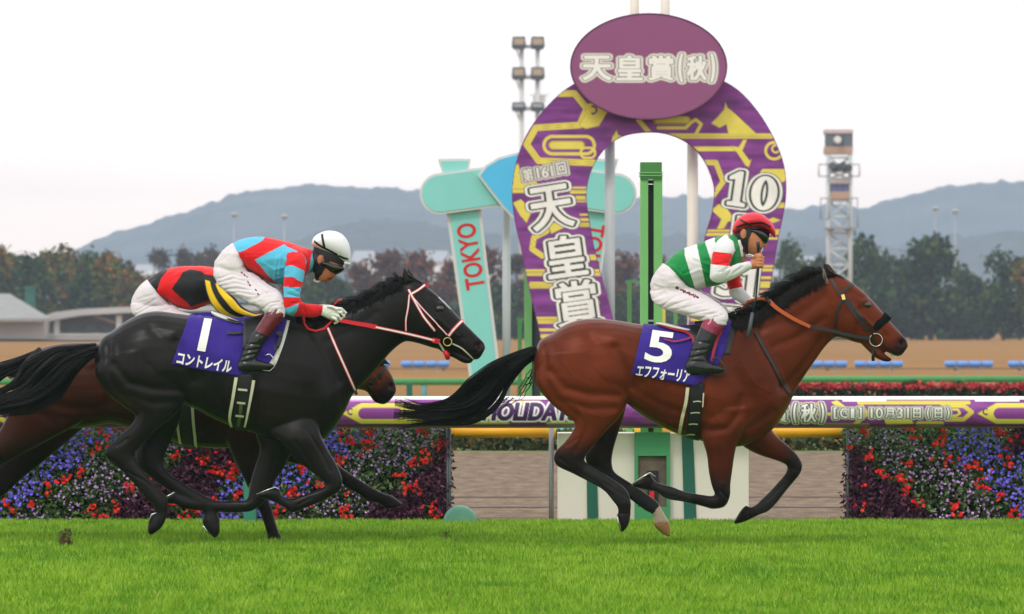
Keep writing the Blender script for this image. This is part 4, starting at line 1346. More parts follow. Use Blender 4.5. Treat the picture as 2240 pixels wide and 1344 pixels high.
# ------------------------------------------------------------------ finish post at the turf edge
dG = 45.5
gp = empty('finish_post', P(1426, 1145, dG)); gp.location.z = 0
tag(gp, 'green slotted finish post on a cream base with dark green stripes, behind the bay', 'finish post')
m = MB(); m.pbox(1220, 948, 1638, 1150, dG, .5); base = m.build('base', MATS['cream_paint'], gp, bevel=.01)
m = MB(); m.prism([(1285, 1150), (1309, 1150), (1304, 948), (1282, 948)], dG - .012, .02); m.build('stripe', MATS['green_dark'], base)
m = MB(); m.prism([(1497, 1150), (1524, 1150), (1516, 948), (1491, 948)], dG - .012, .02); m.build('stripe', MATS['green_dark'], base)
m = MB()
for x0, x1, y0, y1 in ((1388, 1466, 946, 998), (1388, 1396, 998, 1110), (1458, 1466, 998, 1110), (1388, 1466, 1110, 1150)):
    m.pbox(x0, y0, x1, y1, dG - .05, .12)
mg = mat('green_mid', (0.050, 0.265, 0.105), rough=.5, var=.06, vscale=5)
m.build('frame', mg, gp, bevel=.004)
m = MB(); m.pbox(1396, 998, 1458, 1110, dG - .015, .02); m.build('recess', mat('recess_brown', (.13, .10, .075), rough=.9, var=.3, vscale=9), gp)
m = MB(); m.pbox(1416, 1030, 1440, 1110, dG - .03, .02); m.build('slot', mat('slot_dark', (.012, .012, .014), rough=.7), gp)
m = MB(); m.pbox(1421, 1075, 1431, 1092, dG - .04, .02); m.build('red_marker', MATS['letter_red'], gp, bevel=.002)
m = MB(); m.pbox(1401, 385, 1418, 948, dG + .1, .16); m.build('post', MATS['green_light'], gp, bevel=.006)
m = MB(); m.pbox(1430, 385, 1449, 948, dG + .1, .16); m.build('post', MATS['green_light'], gp, bevel=.006)
m = MB(); m.pbox(1418, 404, 1430, 948, dG + .2, .05); m.build('slit', mat('slit_dark', (.035, .04, .045), rough=.5), gp)
m = MB(); m.pbox(1401, 355, 1448, 392, dG + .08, .2); hd = m.build('head', mat('green_head', (.055, .20, .05), rough=.5, var=.1, vscale=9), gp, bevel=.006)
m = MB(); m.pbox(1399, 377, 1450, 379.5, dG + .07, .22); m.pbox(1399, 383, 1450, 385.5, dG + .07, .22); m.build('ridge', MATS['green_light'], hd)
m = MB(); m.pbox(1416, 394, 1432, 402, dG + .12, .1); m.build('lens_hood', MATS['slot_dark'], hd, bevel=.004)
m = MB(); m.pbox(1418, 700, 1430, 704, dG + .09, .02); m.pbox(1418, 790, 1430, 794, dG + .09, .02); m.build('hinge', MATS['galv'], gp)
m = MB(); m.pbox(1434, 668, 1456, 760, dG + 1.2, .1)
tag(m.build('yellow_post', mat('post_yellow', (.58, .44, .08), rough=.6, var=.15, vscale=12), None, origin=tuple(P(1445, 1145, dG + 1.2)), bevel=.01), 'pale yellow board just right of the green finish post', 'post')
MATS['post_yellow']
# scaffolding seen under the bay's belly
sc = empty('green_frame', P(1420, 1140, dG + .7)); sc.location.z = 0
tag(sc, 'green metal frame seen under the bay\'s belly behind the finish post base', 'frame')
for x0, y0, x1, y1 in ((1371, 880, 1384, 960), (1386, 905, 1406, 912), (1404, 902, 1440, 928), (1408, 928, 1446, 938)):
    m = MB(); m.pbox(x0, y0, x1, y1, dG + .7, .1); m.build('member', MATS['green_light'], sc, bevel=.005)
m = MB(); m.pbox(1371, 940, 1383, 1150, dG + .75, .08); m.build('leg', MATS['green_dark'], sc)

# yellow padded rails and thin post
def yrail(x0, x1, label, name='padded_rail'):
    e_ = empty(name, P((x0 + x1) / 2, 946, dG + .28)); e_.location.z = 0
    tag(e_, label, 'rail', 'yellow padded lower rails')
    d = dG + .28
    MB().tube([P(x0, 946, d), P(x1, 946, d)], 11.5 / F * d, 16).build('padding', mat('pad_yellow', (.86, .41, .012), rough=.45, var=.05, vscale=6), e_, smooth=True)
    return e_, d
e1, d_ = yrail(986, 1216, 'yellow padded rail left of the cream finish post base')
q = P(1206, 1145, d_ - .12)
MB().tube([(q.x, q.y, 0), (q.x, q.y, P(1206, 930, q.y).z)], .020, 10).build('rail_post', MATS['galv'], e1, smooth=True)
yrail(1388, 1482, 'short yellow padded rail under the bay\'s belly')
yrail(1640, 1842, 'yellow padded rail right of the cream finish post base')

# ------------------------------------------------------------------ printed front rail
dR = 45.25
rail = empty('printed_rail', P(1500, 1140, dR)); rail.location.z = 0
tag(rail, 'long fat white rail wrapped in a purple and gold printed cover', 'rail')
RCY, RR = 902.5, 35.0
def railpt(x, y, lift=0.0):
    s = np.clip((y - RCY) / RR, -1, 1)
    th_ = np.arcsin(s)
    r = RR / F * dR + lift
    zc = H - (RCY - HY) / F * dR
    return Vector(((x - 1120) / F * dR, dR + r - math.cos(th_) * r, zc - math.sin(th_) * r))
def rail_print(x, y):
    c = np.tile(np.array(PURP) * 1.15, (len(x), 1))
    nn = np.array([noise.fractal(Vector((a * .02, b * .08, 5)), 1.0, 2.0, 3) for a, b in zip(x[::5], y[::5])]).repeat(5)[:len(x)]
    c = c * (1 + .3 * nn)[:, None]
    c = mixc(c, PURP2, sstep(-.1, .6, -nn) * .6)
    for sh in (-1560, -780, 0, 1390, 1400 + 390):
        # long hexagon track with an inner pill
        X = x - sh
        c = poly_ink(c, X, y, [(748, 905), (790, 882), (905, 882), (925, 892), (965, 884), (985, 896), (960, 912), (935, 915), (915, 928), (790, 928)])
        c = ink(c, (13 - segdist(X, y, [(796, 905), (868, 905)])) / 1.2, np.array(PURP) * 1.15)
        c = ink(c, (2 - np.abs(np.hypot(X - 767, y - 901) - 6)) * (X < 771), PURP2)
    for x0, x1, yy, wd in ((985, 1060, 886, 9), (1000, 1110, 926, 8), (1120, 1180, 880, 6), (1200, 1260, 928, 9), (1735, 1790, 884, 7), (1800, 1900, 930, 6), (1880, 2120, 881, 8), (1720, 2000, 906, 7), (2010, 2060, 928, 12)):
        c = line_ink(c, x, y, [(x0, yy), (x1, yy)], wd)
    c = line_ink(c, x, y, [(1880, 880), (1896, 906), (1870, 930)], 9)
    c = line_ink(c, x, y, [(2062, 888), (2108, 888), (2126, 902), (2108, 918), (2070, 918)], 9)
    c = line_ink(c, x, y, [(2060, 896), (2095, 896), (2100, 904), (2092, 910), (2060, 910)], 5)
    c = poly_ink(c, x, y, [(1818, 880), (1832, 876), (1850, 890), (1842, 900)])
    c = poly_ink(c, x, y, [(1935, 920), (1960, 912), (1992, 914), (2000, 928), (1940, 932)])
    c = poly_ink(c, x, y, [(1050, 900), (1070, 892), (1082, 905), (1066, 920), (1040, 926), (1030, 918)])
    c = poly_ink(c, x, y, [(1140, 884), (1160, 886), (1170, 896), (1152, 902)])
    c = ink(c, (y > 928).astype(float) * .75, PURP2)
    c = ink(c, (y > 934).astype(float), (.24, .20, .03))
    c = ink(c, ((882 - y) / 1.5), GOLD * np.array(1.0)) if False else c
    wh_ = (y < 874.5) | ((y < 879) & (((x // 97) % 3) == 1))
    c[wh_] = (.78, .77, .74)
    c = ink(c, ((y > 875) & (y < 879) & (x < 900)).astype(float), (.55, .25, .58))
    return c
nx, ny = 1800, 52
xs = np.linspace(-320, 2560, nx)
th2 = np.linspace(-math.pi / 2, math.pi / 2, ny)
gy2 = RCY + RR * np.sin(th2)
V = np.array([[railpt(x, y)[:] for x in xs] for y in gy2]).reshape(-1, 3)
X2, Y2 = np.tile(xs, ny), np.repeat(gy2, nx)
a = np.arange(nx * ny).reshape(ny, nx)
q = np.stack([a[:-1, :-1].ravel(), a[1:, :-1].ravel(), a[1:, 1:].ravel(), a[:-1, 1:].ravel()], 1)
rc = rail_print(X2, Y2)
SV = [(5.6, (.10, .095, .08)), (4.6, (.60, .57, .50)), (2.6, (.03, .03, .025)), (.7, (.78, .76, .70))]
SV2 = [(4.6, (.12, .115, .10)), (3.8, (.62, .59, .52)), (2.0, (.03, .03, .025)), (.4, (.78, .76, .70))]
for s, cx, wd in (('天', 1600, 44), ('皇', 1650, 44), ('賞', 1702, 44), ('(', 1739, 10), ('秋', 1769, 36), (')', 1799, 10)):
    rc = glyph_print(rc, X2, Y2, s, rect(cx, 904, wd - 4, 44 if s in '()' else 40), SV)
for s, cx, wd in (('[', 1828, 8), ('G', 1847, 18), ('I', 1865, 7), (']', 1881, 8)):
    rc = glyph_print(rc, X2, Y2, s, rect(cx, 904, wd, 25 if s in '[]' else 21), SV2)
for s, cx, wd in (('10', 1918, 26), ('月', 1946, 18), ('31', 1975, 26), ('日', 2006, 16), ('(', 2031, 6), ('日', 2053, 16), (')', 2074, 6)):
    rc = glyph_print(rc, X2, Y2, s, rect(cx, 904, wd, 26 if s in '()' else 22), SV2)
rc = glyph_print(rc, X2, Y2, 'HOLIDAYS', rect(1158, 901, 204, 36), [(6.0, (.80, .78, .76)), (2.4, (.06, .012, .10))], ax=1.2, shear=.22)
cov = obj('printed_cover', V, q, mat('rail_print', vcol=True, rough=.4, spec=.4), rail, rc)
MB().tube([railpt(-320, RCY) + Vector((0, RR / F * dR, 0)), railpt(2560, RCY) + Vector((0, RR / F * dR, 0))], RR / F * dR - .004, 24).build('core_tube', MATS['white_paint'], rail, smooth=True)
for px in range(-230, 2560, 285):
    if -60 < px < 2300: continue
    b_ = railpt(px, RCY) + Vector((0, .16, 0))
    MB().tube([(b_.x, b_.y, 0), (b_.x, b_.y, b_.z)], .022, 8).build('support_leg', MATS['galv'], rail, smooth=True)

# ------------------------------------------------------------------ dirt course post, drums, second base
b2_ = empty('white_block', P(1130, 992, 70.9)); b2_.location.z = 0
tag(b2_, 'small white base with green panels on the far edge of the dirt course', 'base')
m = MB(); m.pbox(1046, 952, 1212, 996, 70.9, .4); b_ = m.build('base', MATS['white_paint'], b2_, bevel=.01)
m = MB(); m.pbox(1070, 952, 1080, 996, 70.88, .02); m.build('stripe', MATS['green_dark'], b_)
m = MB(); m.pbox(1140, 950, 1185, 996, 70.86, .04); m.build('panel', mg, b_)
m = MB(); m.pbox(1146, 950, 1179, 978, 70.84, .02); m.build('recess', MATS['recess_brown'], b_)
m = MB(); m.pbox(1156, 950, 1172, 974, 70.82, .02); m.build('slot', MATS['slot_dark'], b_)
m = MB(); m.pbox(1157, 982, 1166, 987, 70.84, .02); m.build('marker', mat('marker_tan', (.55, .42, .28), rough=.6), b_)
m = MB(); m.pbox(1030, 950, 1038, 994, 70.6, .1)
tag(m.build('short_post', MATS['galv'], None, origin=tuple(P(1034, 994, 70.6)), bevel=.01), 'short grey post on the dirt edge left of the small white base', 'post')
gp2 = empty('dirt_post', P(1170, 987, 71)); gp2.location.z = 0
tag(gp2, 'pair of green uprights standing behind the left leg of the purple arch', 'post')
for x0, x1, top in ((1147, 1164, 585), (1182, 1197, 590)):
    m = MB(); m.pbox(x0, top, x1, 985, 72.6, .14); m.build('upright', MATS['green_light'], gp2, bevel=.008)
m = MB(); m.pbox(1164, 600, 1182, 985, 72.66, .05); m.build('slit', MATS['slit_dark'], gp2)
def tpost(px, top, pw, arm, d, label, mm='green_light'):
    e_ = empty('guide_post', P(px, 985, d)); e_.location.z = 0
    tag(e_, label, 'post')
    m = MB(); m.pbox(px - pw / 2, top, px + pw / 2, 985, d, .08); m.build('upright', MATS[mm], e_, bevel=.006)
    m = MB(); m.pbox(px - pw / 2 - arm[0], top - 6, px + pw / 2 + arm[1], top, d, .08); m.build('arm', MATS[mm], e_)
tpost(1377, 620, 9, (4, 18), 73.5, 'thin light green post with a short arm left of the finish post')
tpost(1478, 672, 8, (1, 1), 73.5, 'thin light green stub post right of the finish post')
tpost(1137, 702, 9, (2, 8), 73.2, 'thin green post with a short arm left of the green uprights', 'green_paint')
dr = MB()
pts = ring_pts(1006, 1144, 37, 36, 40)
dr.prism([p for p in pts][::-1], 45.0, .34)
dd_ = dr.build('drum', MATS['tank_green'], None, origin=tuple(P(1006, 1144, 45.2)), bevel=.02)
tag(dd_, 'round green drum lying at the turf edge beside the left flower bed', 'drum')
mk = MB(); mk.pbox(533, 1046, 560, 1150, 45.1, .2)
tag(mk.build('turf_marker', mat('marker_green', (.03, .21, .13), rough=.6), None, origin=tuple(P(546, 1146, 45.1)), bevel=.02), 'green box marker in front of the left flower bed behind the black horse\'s legs', 'marker')

# ------------------------------------------------------------------ flying turf
mat('soil', (0.075, 0.055, 0.022), rough=1.0, spec=.05, var=.5, vscale=30)
def clod(px, py, d, w_, h_, seed, label):
    rg_ = random.Random(seed)
    parts = []
    for i in range(9):
        t = i / 8
        ww = w_ * (.25 + .75 * t) * rg_.uniform(.7, 1.1)
        cx, cy = px + rg_.uniform(-.25, .25) * w_, py - h_ / 2 + t * h_
        r_ = ww * .5 / F * d
        v, f = [], []
        n = 9
        for j in range(6):
            b = math.pi * j / 5 - math.pi / 2
            for k2 in range(n):
                a = 2 * math.pi * k2 / n
                rr_ = r_ * (1 + rg_.uniform(-.35, .35))
                v.append(P(cx, cy, d) + Vector((math.cos(b) * math.cos(a) * rr_, math.cos(b) * math.sin(a) * rr_, math.sin(b) * rr_ * 1.2)))
        for j in range(5):
            for k2 in range(n):
                f.append((j * n + k2, j * n + (k2 + 1) % n, (j + 1) * n + (k2 + 1) % n, (j + 1) * n + k2))
        parts.append((v, f))
    mb = MB()
    for v, f in parts: mb.add(v, f)
    o = mb.build('turf_clod', MATS['soil'], None, origin=tuple(P(px, py, d)))
    tag(o, label, 'clod', 'clods of turf kicked up by the hooves')
    bl = []
    for i in range(26):
        a = rg_.uniform(0, 6.28)
        p0 = P(px + math.cos(a) * w_ * .3, py + math.sin(a) * h_ * .35, d - .02)
        bl.append([p0 + Vector((math.cos(a) * .02 * s, 0, -math.sin(a) * .03 * s)) for s in np.linspace(0, 1.2, 4)])
    hair('grass_blades', bl, .004, mat('clod_grass', (.10, .15, .02), rough=.8), o)
clod(143, 1182, 40.0, 34, 46, 3, 'brown clod of turf flying low at the left, behind the black horse')
clod(976, 1167, 40.6, 7, 8, 5, 'tiny crumb of earth flying below the green drum')
clod(1000, 1190, 40.4, 5, 9, 8, 'tiny crumb of earth close to the grass under the bay\'s tail')

# ------------------------------------------------------------------ horses
def relief(fx):
    """muscle map drawn on the leading bay; fx carries its pixels over to another horse"""
    ST = [([(1345, 762), (1368, 812), (1380, 850)], 9, -.016), ([(1190, 758), (1192, 830), (1214, 872), (1262, 912)], 7, -.012),
          ([(1203, 812), (1235, 850), (1290, 864), (1352, 866)], 8, -.013), ([(1240, 880), (1290, 895), (1345, 893)], 7, -.008),
          ([(1212, 760), (1222, 812)], 8, -.006), ([(1290, 735), (1330, 775), (1352, 810)], 9, -.007),
          ([(1652, 728), (1690, 790), (1712, 845)], 11, -.013), ([(1545, 800), (1532, 862), (1536, 930)], 9, -.013),
          ([(1534, 944), (1590, 938), (1618, 905), (1622, 870)], 7, -.012), ([(1590, 740), (1602, 800), (1640, 870)], 10, -.008),
          ([(1800, 742), (1756, 802), (1716, 850)], 8, -.010), ([(1660, 722), (1750, 690), (1800, 650)], 9, -.008),
          ([(1690, 760), (1750, 735), (1800, 700)], 8, -.006), ([(1640, 940), (1690, 900)], 7, -.009),
          ([(1408, 840), (1420, 905)], 5, -.004), ([(1430, 845), (1440, 915)], 5, -.004), ([(1455, 850), (1462, 925)], 5, -.004),
          ([(1395, 860), (1450, 890), (1500, 905)], 8, -.006),
          ([(1290, 930), (1262, 985)], 6, -.006), ([(1285, 1010), (1345, 1060)], 4, -.004), ([(1570, 985), (1578, 1050)], 5, -.004),
          ([(1590, 980), (1588, 1050)], 5, -.003)]
    BP = [(1262, 780, 34, 40, .010), (1310, 825, 34, 26, .010), (1572, 880, 34, 40, .014), (1686, 888, 24, 34, .012),
          (1345, 742, 18, 14, .010), (1398, 835, 16, 26, -.018), (1500, 860, 50, 50, .006), (1650, 820, 22, 46, .010),
          (1565, 925, 30, 14, .008), (1225, 720, 25, 14, .004)]
    return ([([fx(*p) for p in pl], w_ * 1.25, a * 1.05) for pl, w_, a in ST], [(*fx(cx, cy), rx, ry, a * 1.1) for cx, cy, rx, ry, a in BP])

def face_relief(dx, dy):
    ST = [([(1862, 640), (1884, 690), (1872, 742)], 6, -.008), ([(1884, 692), (1928, 728)], 5, .007),
          ([(1898, 700), (1940, 735)], 5, -.005), ([(1868, 640), (1885, 652)], 5, -.007), ([(1955, 770), (1972, 762)], 3, -.004)]
    BP = [(1893, 660, 10, 7, .010), (1898, 671, 7, 5, -.006), (1862, 705, 16, 22, .008), (1974, 749, 8, 7, -.034), (1966, 745, 5, 8, .006),
          (1880, 676, 8, 5, -.004)]
    return ([([(x + dx, y + dy) for x, y in pl], w_, a) for pl, w_, a in ST], [(cx + dx, cy + dy, rx, ry, a) for cx, cy, rx, ry, a in BP])

def noisecol(v, sc, amp):
    return np.array([noise.noise(Vector(p) * sc) for p in v]) * amp

def make_horse(name, label, d0, chains, st, bp, paint, base_px, voxel=0.008, group=None):
    """chains: (ribs, side offset, exponent) -> one continuous body, sculpted and coloured"""
    parts = []
    for ribs, off, ex in chains:
        rb = [(*r[:5], (r[5] if len(r) > 5 else 0) + off) for r in ribs]
        parts.append(loft(rb, d0, n=28, sub=4, ex=ex))
    v, f, n = fuse(parts, voxel, 5)
    v = sculpt(v, n, d0, st, bp)
    x, y = toPx(v)
    col = paint(x, y, v)
    org = P(base_px[0], base_px[1], d0)
    org.z = 0
    o = obj(name, v, f, MATS['coat_' + name] if ('coat_' + name) in MATS else MATS['coat'], None, col, True, org)
    tag(o, label, 'horse', group)
    return o, v, f, bvh_of(v, f)

mat('coat', vcol=True, rough=0.36, spec=0.24, var=0.16, vscale=3.0, bump=0.10, bscale=60, bstretch=(1, 1, 2.5), sheen=0.0)
mat('coat_black', vcol=True, rough=0.31, spec=0.15, var=0.16, vscale=3.0, bump=0.10, bscale=60, bstretch=(1, 1, 2.5), sheen=0.0)
_t = MATS['coat'].node_tree
_a = _t.nodes.new('ShaderNodeAttribute')
_a.attribute_name = 'Col'
_m = _t.nodes.new('ShaderNodeVectorMath')
_m.operation = 'MULTIPLY_ADD'
_m.inputs[1].default_value = (7, 7, 7)
_m.inputs[2].default_value = (.30, .27, .26)
_t.links.new(_a.outputs['Color'], _m.inputs[0])
_t.links.new(_m.outputs[0], _t.nodes['Principled BSDF'].inputs['Specular Tint'])
mat('hair_black', (0.005, 0.0045, 0.005), rough=0.5, spec=0.2)
mat('hair_dark', (0.010, 0.007, 0.006), rough=0.55, spec=0.18)
mat('eye', (0.004, 0.003, 0.003), rough=0.05, spec=0.8)
mat('leather_black', (0.010, 0.010, 0.011), rough=0.42, spec=0.4)
mat('sheepskin', (0.006, 0.006, 0.007), rough=0.95, spec=0.1, bump=0.9, bscale=220)
mat('steel', (0.55, 0.55, 0.54), rough=0.25, metal=1.0)
mat('brass', (0.75, 0.55, 0.18), rough=0.3, metal=1.0)
mat('rein_orange', (0.55, 0.10, 0.025), rough=0.6, bump=0.6, bscale=260)
mat('rein_red', srgb(200, 25, 40), rough=0.45)
mat('web_white', (0.75, 0.70, 0.68), rough=0.6)
mat('web_cream', (0.62, 0.58, 0.42), rough=0.7, bump=0.3, bscale=150)
mat('cloth_blue', srgb(48, 27, 126), rough=0.7, spec=0.2, bump=0.25, bscale=16, var=0.10, vscale=5, sheen=0.1)
mat('cloth_white', (0.78, 0.77, 0.72), rough=0.75, spec=0.2)
mat('pad_grey', (0.035, 0.034, 0.034), rough=0.8)
mat('felt_white', (0.70, 0.68, 0.64), rough=0.85, bump=0.3, bscale=90)
mat('piping_red', srgb(150, 14, 34), rough=0.5)
mat('web_black', (0.008, 0.008, 0.010), rough=0.6)

def flip(ribs):
    return ribs

# ---- the leading bay -------------------------------------------------
D1 = 40.0
B_trunk = [(1167, 792, 1168, 833, .07), (1179, 748, 1184, 860, .16), (1205, 731, 1213, 888, .21), (1237, 710, 1243, 908, .235),
           (1272, 699, 1285, 912, .25), (1310, 697, 1330, 898, .26), (1350, 701, 1362, 880, .265), (1390, 708, 1394, 902, .272),
           (1432, 712, 1430, 925, .285), (1482, 712, 1480, 949, .29), (1530, 708, 1518, 960, .285), (1572, 700, 1560, 972, .265),
           (1605, 694, 1603, 978, .24), (1636, 694, 1640, 971, .22), (1665, 705, 1690, 940, .195), (1690, 735, 1722, 894, .15), (1715, 775, 1736, 862, .08)]
B_neck = [(1585, 696, 1660, 950, .2), (1610, 692, 1692, 938, .185), (1642, 682, 1722, 895, .155), (1672, 664, 1741, 853, .13), (1705, 643, 1762, 820, .11),
          (1738, 620, 1782, 791, .10), (1770, 602, 1804, 760, .095), (1800, 592, 1822, 742, .09), (1822, 600, 1834, 735, .08)]
B_head = [(1796, 594, 1815, 738, .085), (1825, 599, 1834, 738, .100), (1850, 609, 1850, 742, .103), (1875, 627, 1866, 748, .102),
          (1897, 646, 1883, 752, .098), (1918, 669, 1902, 758, .082), (1938, 692, 1920, 764, .068), (1955, 713, 1934, 768, .058),
          (1972, 731, 1950, 775, .056), (1983, 744, 1963, 780, .05), (1987, 757, 1973, 777, .03)]
B_jaw = [(1885, 735, 1886, 755, .05), (1905, 748, 1900, 769, .045), (1921, 762, 1914, 782, .04), (1934, 773, 1930, 790, .036), (1945, 781, 1942, 792, .028), (1951, 785, 1949, 790, .014)]
B_ear = [(1803, 606, 1829, 602, .024), (1801, 594, 1818, 591, .020), (1800, 583, 1811, 581, .013), (1800, 575, 1803, 574, .005)]
B_nh = [(1192, 775, 1350, 762, .11), (1172, 830, 1374, 822, .125), (1200, 878, 1379, 853, .115), (1234, 907, 1368, 890, .095), (1256, 924, 1352, 917, .078),
        (1253, 942, 1325, 945, .06), (1236, 966, 1302, 970, .05), (1213, 992, 1283, 994, .045), (1217, 1018, 1279, 1006, .042), (1252, 1036, 1280, 1010, .036),
        (1285, 1053, 1309, 1029, .029), (1320, 1073, 1343, 1050, .028), (1340, 1096, 1371, 1072, .034), (1350, 1109, 1380, 1097, .034), (1352, 1120, 1380, 1115, .027),
        (1350, 1129, 1379, 1131, .034), (1356, 1148, 1374, 1150, .038), (1359, 1163, 1363, 1164, .02)]
B_fh = [(1280, 880, 1374, 870, .085), (1293, 925, 1362, 920, .065), (1300, 965, 1346, 968, .05), (1281, 994, 1339, 1000, .045), (1285, 1016, 1340, 1022, .042),
        (1315, 1049, 1348, 1036, .034), (1354, 1076, 1377, 1055, .029), (1384, 1097, 1410, 1077, .029), (1410, 1116, 1437, 1097, .036), (1429, 1127, 1444, 1108, .032),
        (1431, 1141, 1455, 1127, .032), (1431, 1151, 1464, 1144, .04), (1446, 1166, 1466, 1158, .036), (1462, 1175, 1466, 1174, .02)]
B_nf = [(1530, 900, 1650, 890, .10), (1532, 935, 1634, 935, .095), (1537, 965, 1615, 965, .08), (1546, 995, 1607, 995, .065), (1550, 1030, 1602, 1030, .052), (1556, 1060, 1598, 1060, .046),
        (1563, 1079, 1597, 1085, .045), (1564, 1083, 1586, 1108, .042), (1556, 1085, 1560, 1114, .039), (1540, 1083, 1540, 1109, .033), (1500, 1076, 1500, 1099, .028),
        (1470, 1065, 1468, 1094, .031), (1451, 1060, 1450, 1087, .034), (1438, 1056, 1436, 1076, .027), (1431, 1050, 1425, 1073, .033), (1420, 1036, 1408, 1071, .041),
        (1402, 1048, 1393, 1067, .041), (1386, 1058, 1383, 1063, .03)]
B_ff = [(1670, 905, 1612, 960, .09), (1692, 945, 1626, 977, .08), (1716, 968, 1657, 994, .058), (1736, 986, 1690, 1005, .048), (1749, 1002, 1714, 1014, .044), (1755, 1018, 1722, 1022, .043),
        (1750, 1037, 1717, 1037, .039), (1728, 1064, 1700, 1057, .031), (1712, 1084, 1684, 1075, .029), (1697, 1103, 1666, 1092, .033), (1680, 1119, 1655, 1103, .033),
        (1660, 1127, 1642, 1110, .027), (1640, 1137, 1632, 1106, .035), (1625, 1143, 1620, 1117, .041), (1607, 1147, 1605, 1142, .03)]
BAY, BAYD, BLK = (0.100, 0.0185, 0.0060), (0.034, 0.0080, 0.0042), (0.009, 0.0065, 0.006)
def paint_bay(x, y, v):
    n = len(x)
    c = np.tile(np.array(BAY), (n, 1))
    c *= (1 + noisecol(v, 2.2, 0.30) + noisecol(v * np.array([1, 1, 2.2]), 9.0, 0.16))[:, None]
    # darker patch at the shoulder, and darker towards the legs
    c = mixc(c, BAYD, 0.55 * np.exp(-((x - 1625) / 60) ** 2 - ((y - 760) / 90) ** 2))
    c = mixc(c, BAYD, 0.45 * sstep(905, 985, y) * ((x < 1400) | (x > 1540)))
    pts = np.where(x < 1480, sstep(955, 1005, y), np.where((x < 1622), sstep(1015, 1075, y), sstep(1000, 1025, y) + sstep(1690, 1745, x) * (y > 940)))
    far = (v[:, 1] > D1 + 0.05) & (x < 1480) & (y > 900)
    pts = np.maximum(pts, far * sstep(905, 960, y) * 0.9)  # far hind leg darkened higher up: its shade is painted into the coat
    pts[(x > 1400) & (x < 1480) & (y > 1030)] = 1
    c = mixc(c, BLK, np.clip(pts, 0, 1))
    # support bandages, a shade greyer than the points
    bd = (segdist(x, y, [(1297, 1038), (1355, 1080)]) < 24) | (segdist(x, y, [(1490, 1087), (1440, 1072)]) < 20) | \
         (segdist(x, y, [(1712, 1070), (1672, 1108)]) < 22) | (segdist(x, y, [(1380, 1082), (1430, 1113)]) < 20)
    bd &= (y > 1020)
    c[bd] = (0.016, 0.015, 0.015)
    # pale sock and horn hoof
    sk = inpoly(x, y, [(1443, 1106), (1425, 1128), (1428, 1150), (1470, 1148), (1458, 1120)]) & (v[:, 1] > D1)
    c[sk] = (0.42, 0.33, 0.24)
    hf = inpoly(x, y, [(1424, 1146), (1470, 1140), (1472, 1182), (1455, 1180)]) & (v[:, 1] > D1)
    c[hf] = (0.30, 0.15, 0.06)
    # muzzle
    t = ((x - 1810) * 178 + (y - 620) * 137) / (178 ** 2 + 137 ** 2)
    hd = (x > 1800) & (y < 800)
    c = mixc(c, (0.012, 0.008, 0.008), hd * sstep(0.80, 0.95, t) * 0.95)
    c = mixc(c, BAYD, hd * 0.5 * np.exp(-((x - 1893) / 14) ** 2 - ((y - 668) / 9) ** 2))
    c[inpoly(x, y, [(1798, 612), (1800, 570), (1812, 570), (1832, 604), (1826, 608)])] = (0.02, 0.010, 0.008)
    c[hd & (((x - 1974) / 7.5) ** 2 + ((y - 749) / 6.5) ** 2 < 1)] = (0.02, 0.006, 0.005)
    return c

st, bp = relief(lambda x, y: (x, y))
VEIN = [([(1420, 918), (1450, 925), (1478, 922), (1505, 932)], 2.2, .0035), ([(1560, 900), (1575, 925), (1572, 960), (1580, 1000)], 2.2, .003), ([(1608, 900), (1625, 925), (1640, 935)], 2.2, .003),
        ([(1620, 790), (1650, 840), (1660, 890)], 2.2, .0025), ([(1650, 840), (1690, 860)], 2, .0025), ([(1255, 880), (1290, 930), (1275, 970)], 2.2, .003), ([(1290, 905), (1320, 915), (1345, 905)], 2, .0025),
        ([(1900, 700), (1915, 715), (1935, 722)], 1.8, .0025), ([(1865, 690), (1880, 705)], 1.8, .002), ([(1230, 790), (1260, 830), (1300, 845)], 2.2, .0022), ([(1300, 800), (1330, 830)], 2, .002)]
LEGS = [([(1262, 1032), (1300, 1052), (1342, 1085)], 2.5, -.006), ([(1225, 1003), (1250, 1022)], 3, -.006), ([(1240, 975), (1262, 960)], 3, -.005), ([(1320, 1056), (1375, 1090), (1412, 1108)], 2.5, -.005),
        ([(1500, 1092), (1470, 1086), (1450, 1080)], 2.5, -.005), ([(1540, 1098), (1520, 1096)], 2.5, -.004), ([(1576, 1075), (1592, 1090)], 3, -.006), ([(1735, 1025), (1750, 1030)], 3, -.005),
        ([(1712, 1060), (1680, 1095)], 2.5, -.005), ([(1350, 1124), (1379, 1124)], 2, -.005), ([(1432, 1052), (1424, 1070)], 2, -.005), ([(1634, 1110), (1641, 1134)], 2, -.005), ([(1432, 1148), (1462, 1140)], 2, -.005)]
st = [(pl, w_, a * 1.3) for pl, w_, a in st] + VEIN + LEGS
s2, b2 = face_relief(0, 0)
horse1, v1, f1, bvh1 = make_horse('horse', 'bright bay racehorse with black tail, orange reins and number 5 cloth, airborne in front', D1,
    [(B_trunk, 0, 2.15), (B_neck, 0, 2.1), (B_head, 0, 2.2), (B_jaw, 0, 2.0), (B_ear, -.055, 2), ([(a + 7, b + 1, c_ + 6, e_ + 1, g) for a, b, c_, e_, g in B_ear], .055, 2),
     (B_nh, -.135, 2.1), (B_fh, .135, 2.1), (B_nf, -.14, 2.1), (B_ff, .13, 2.1)], st + s2, bp + b2, paint_bay, (1470, 1180))

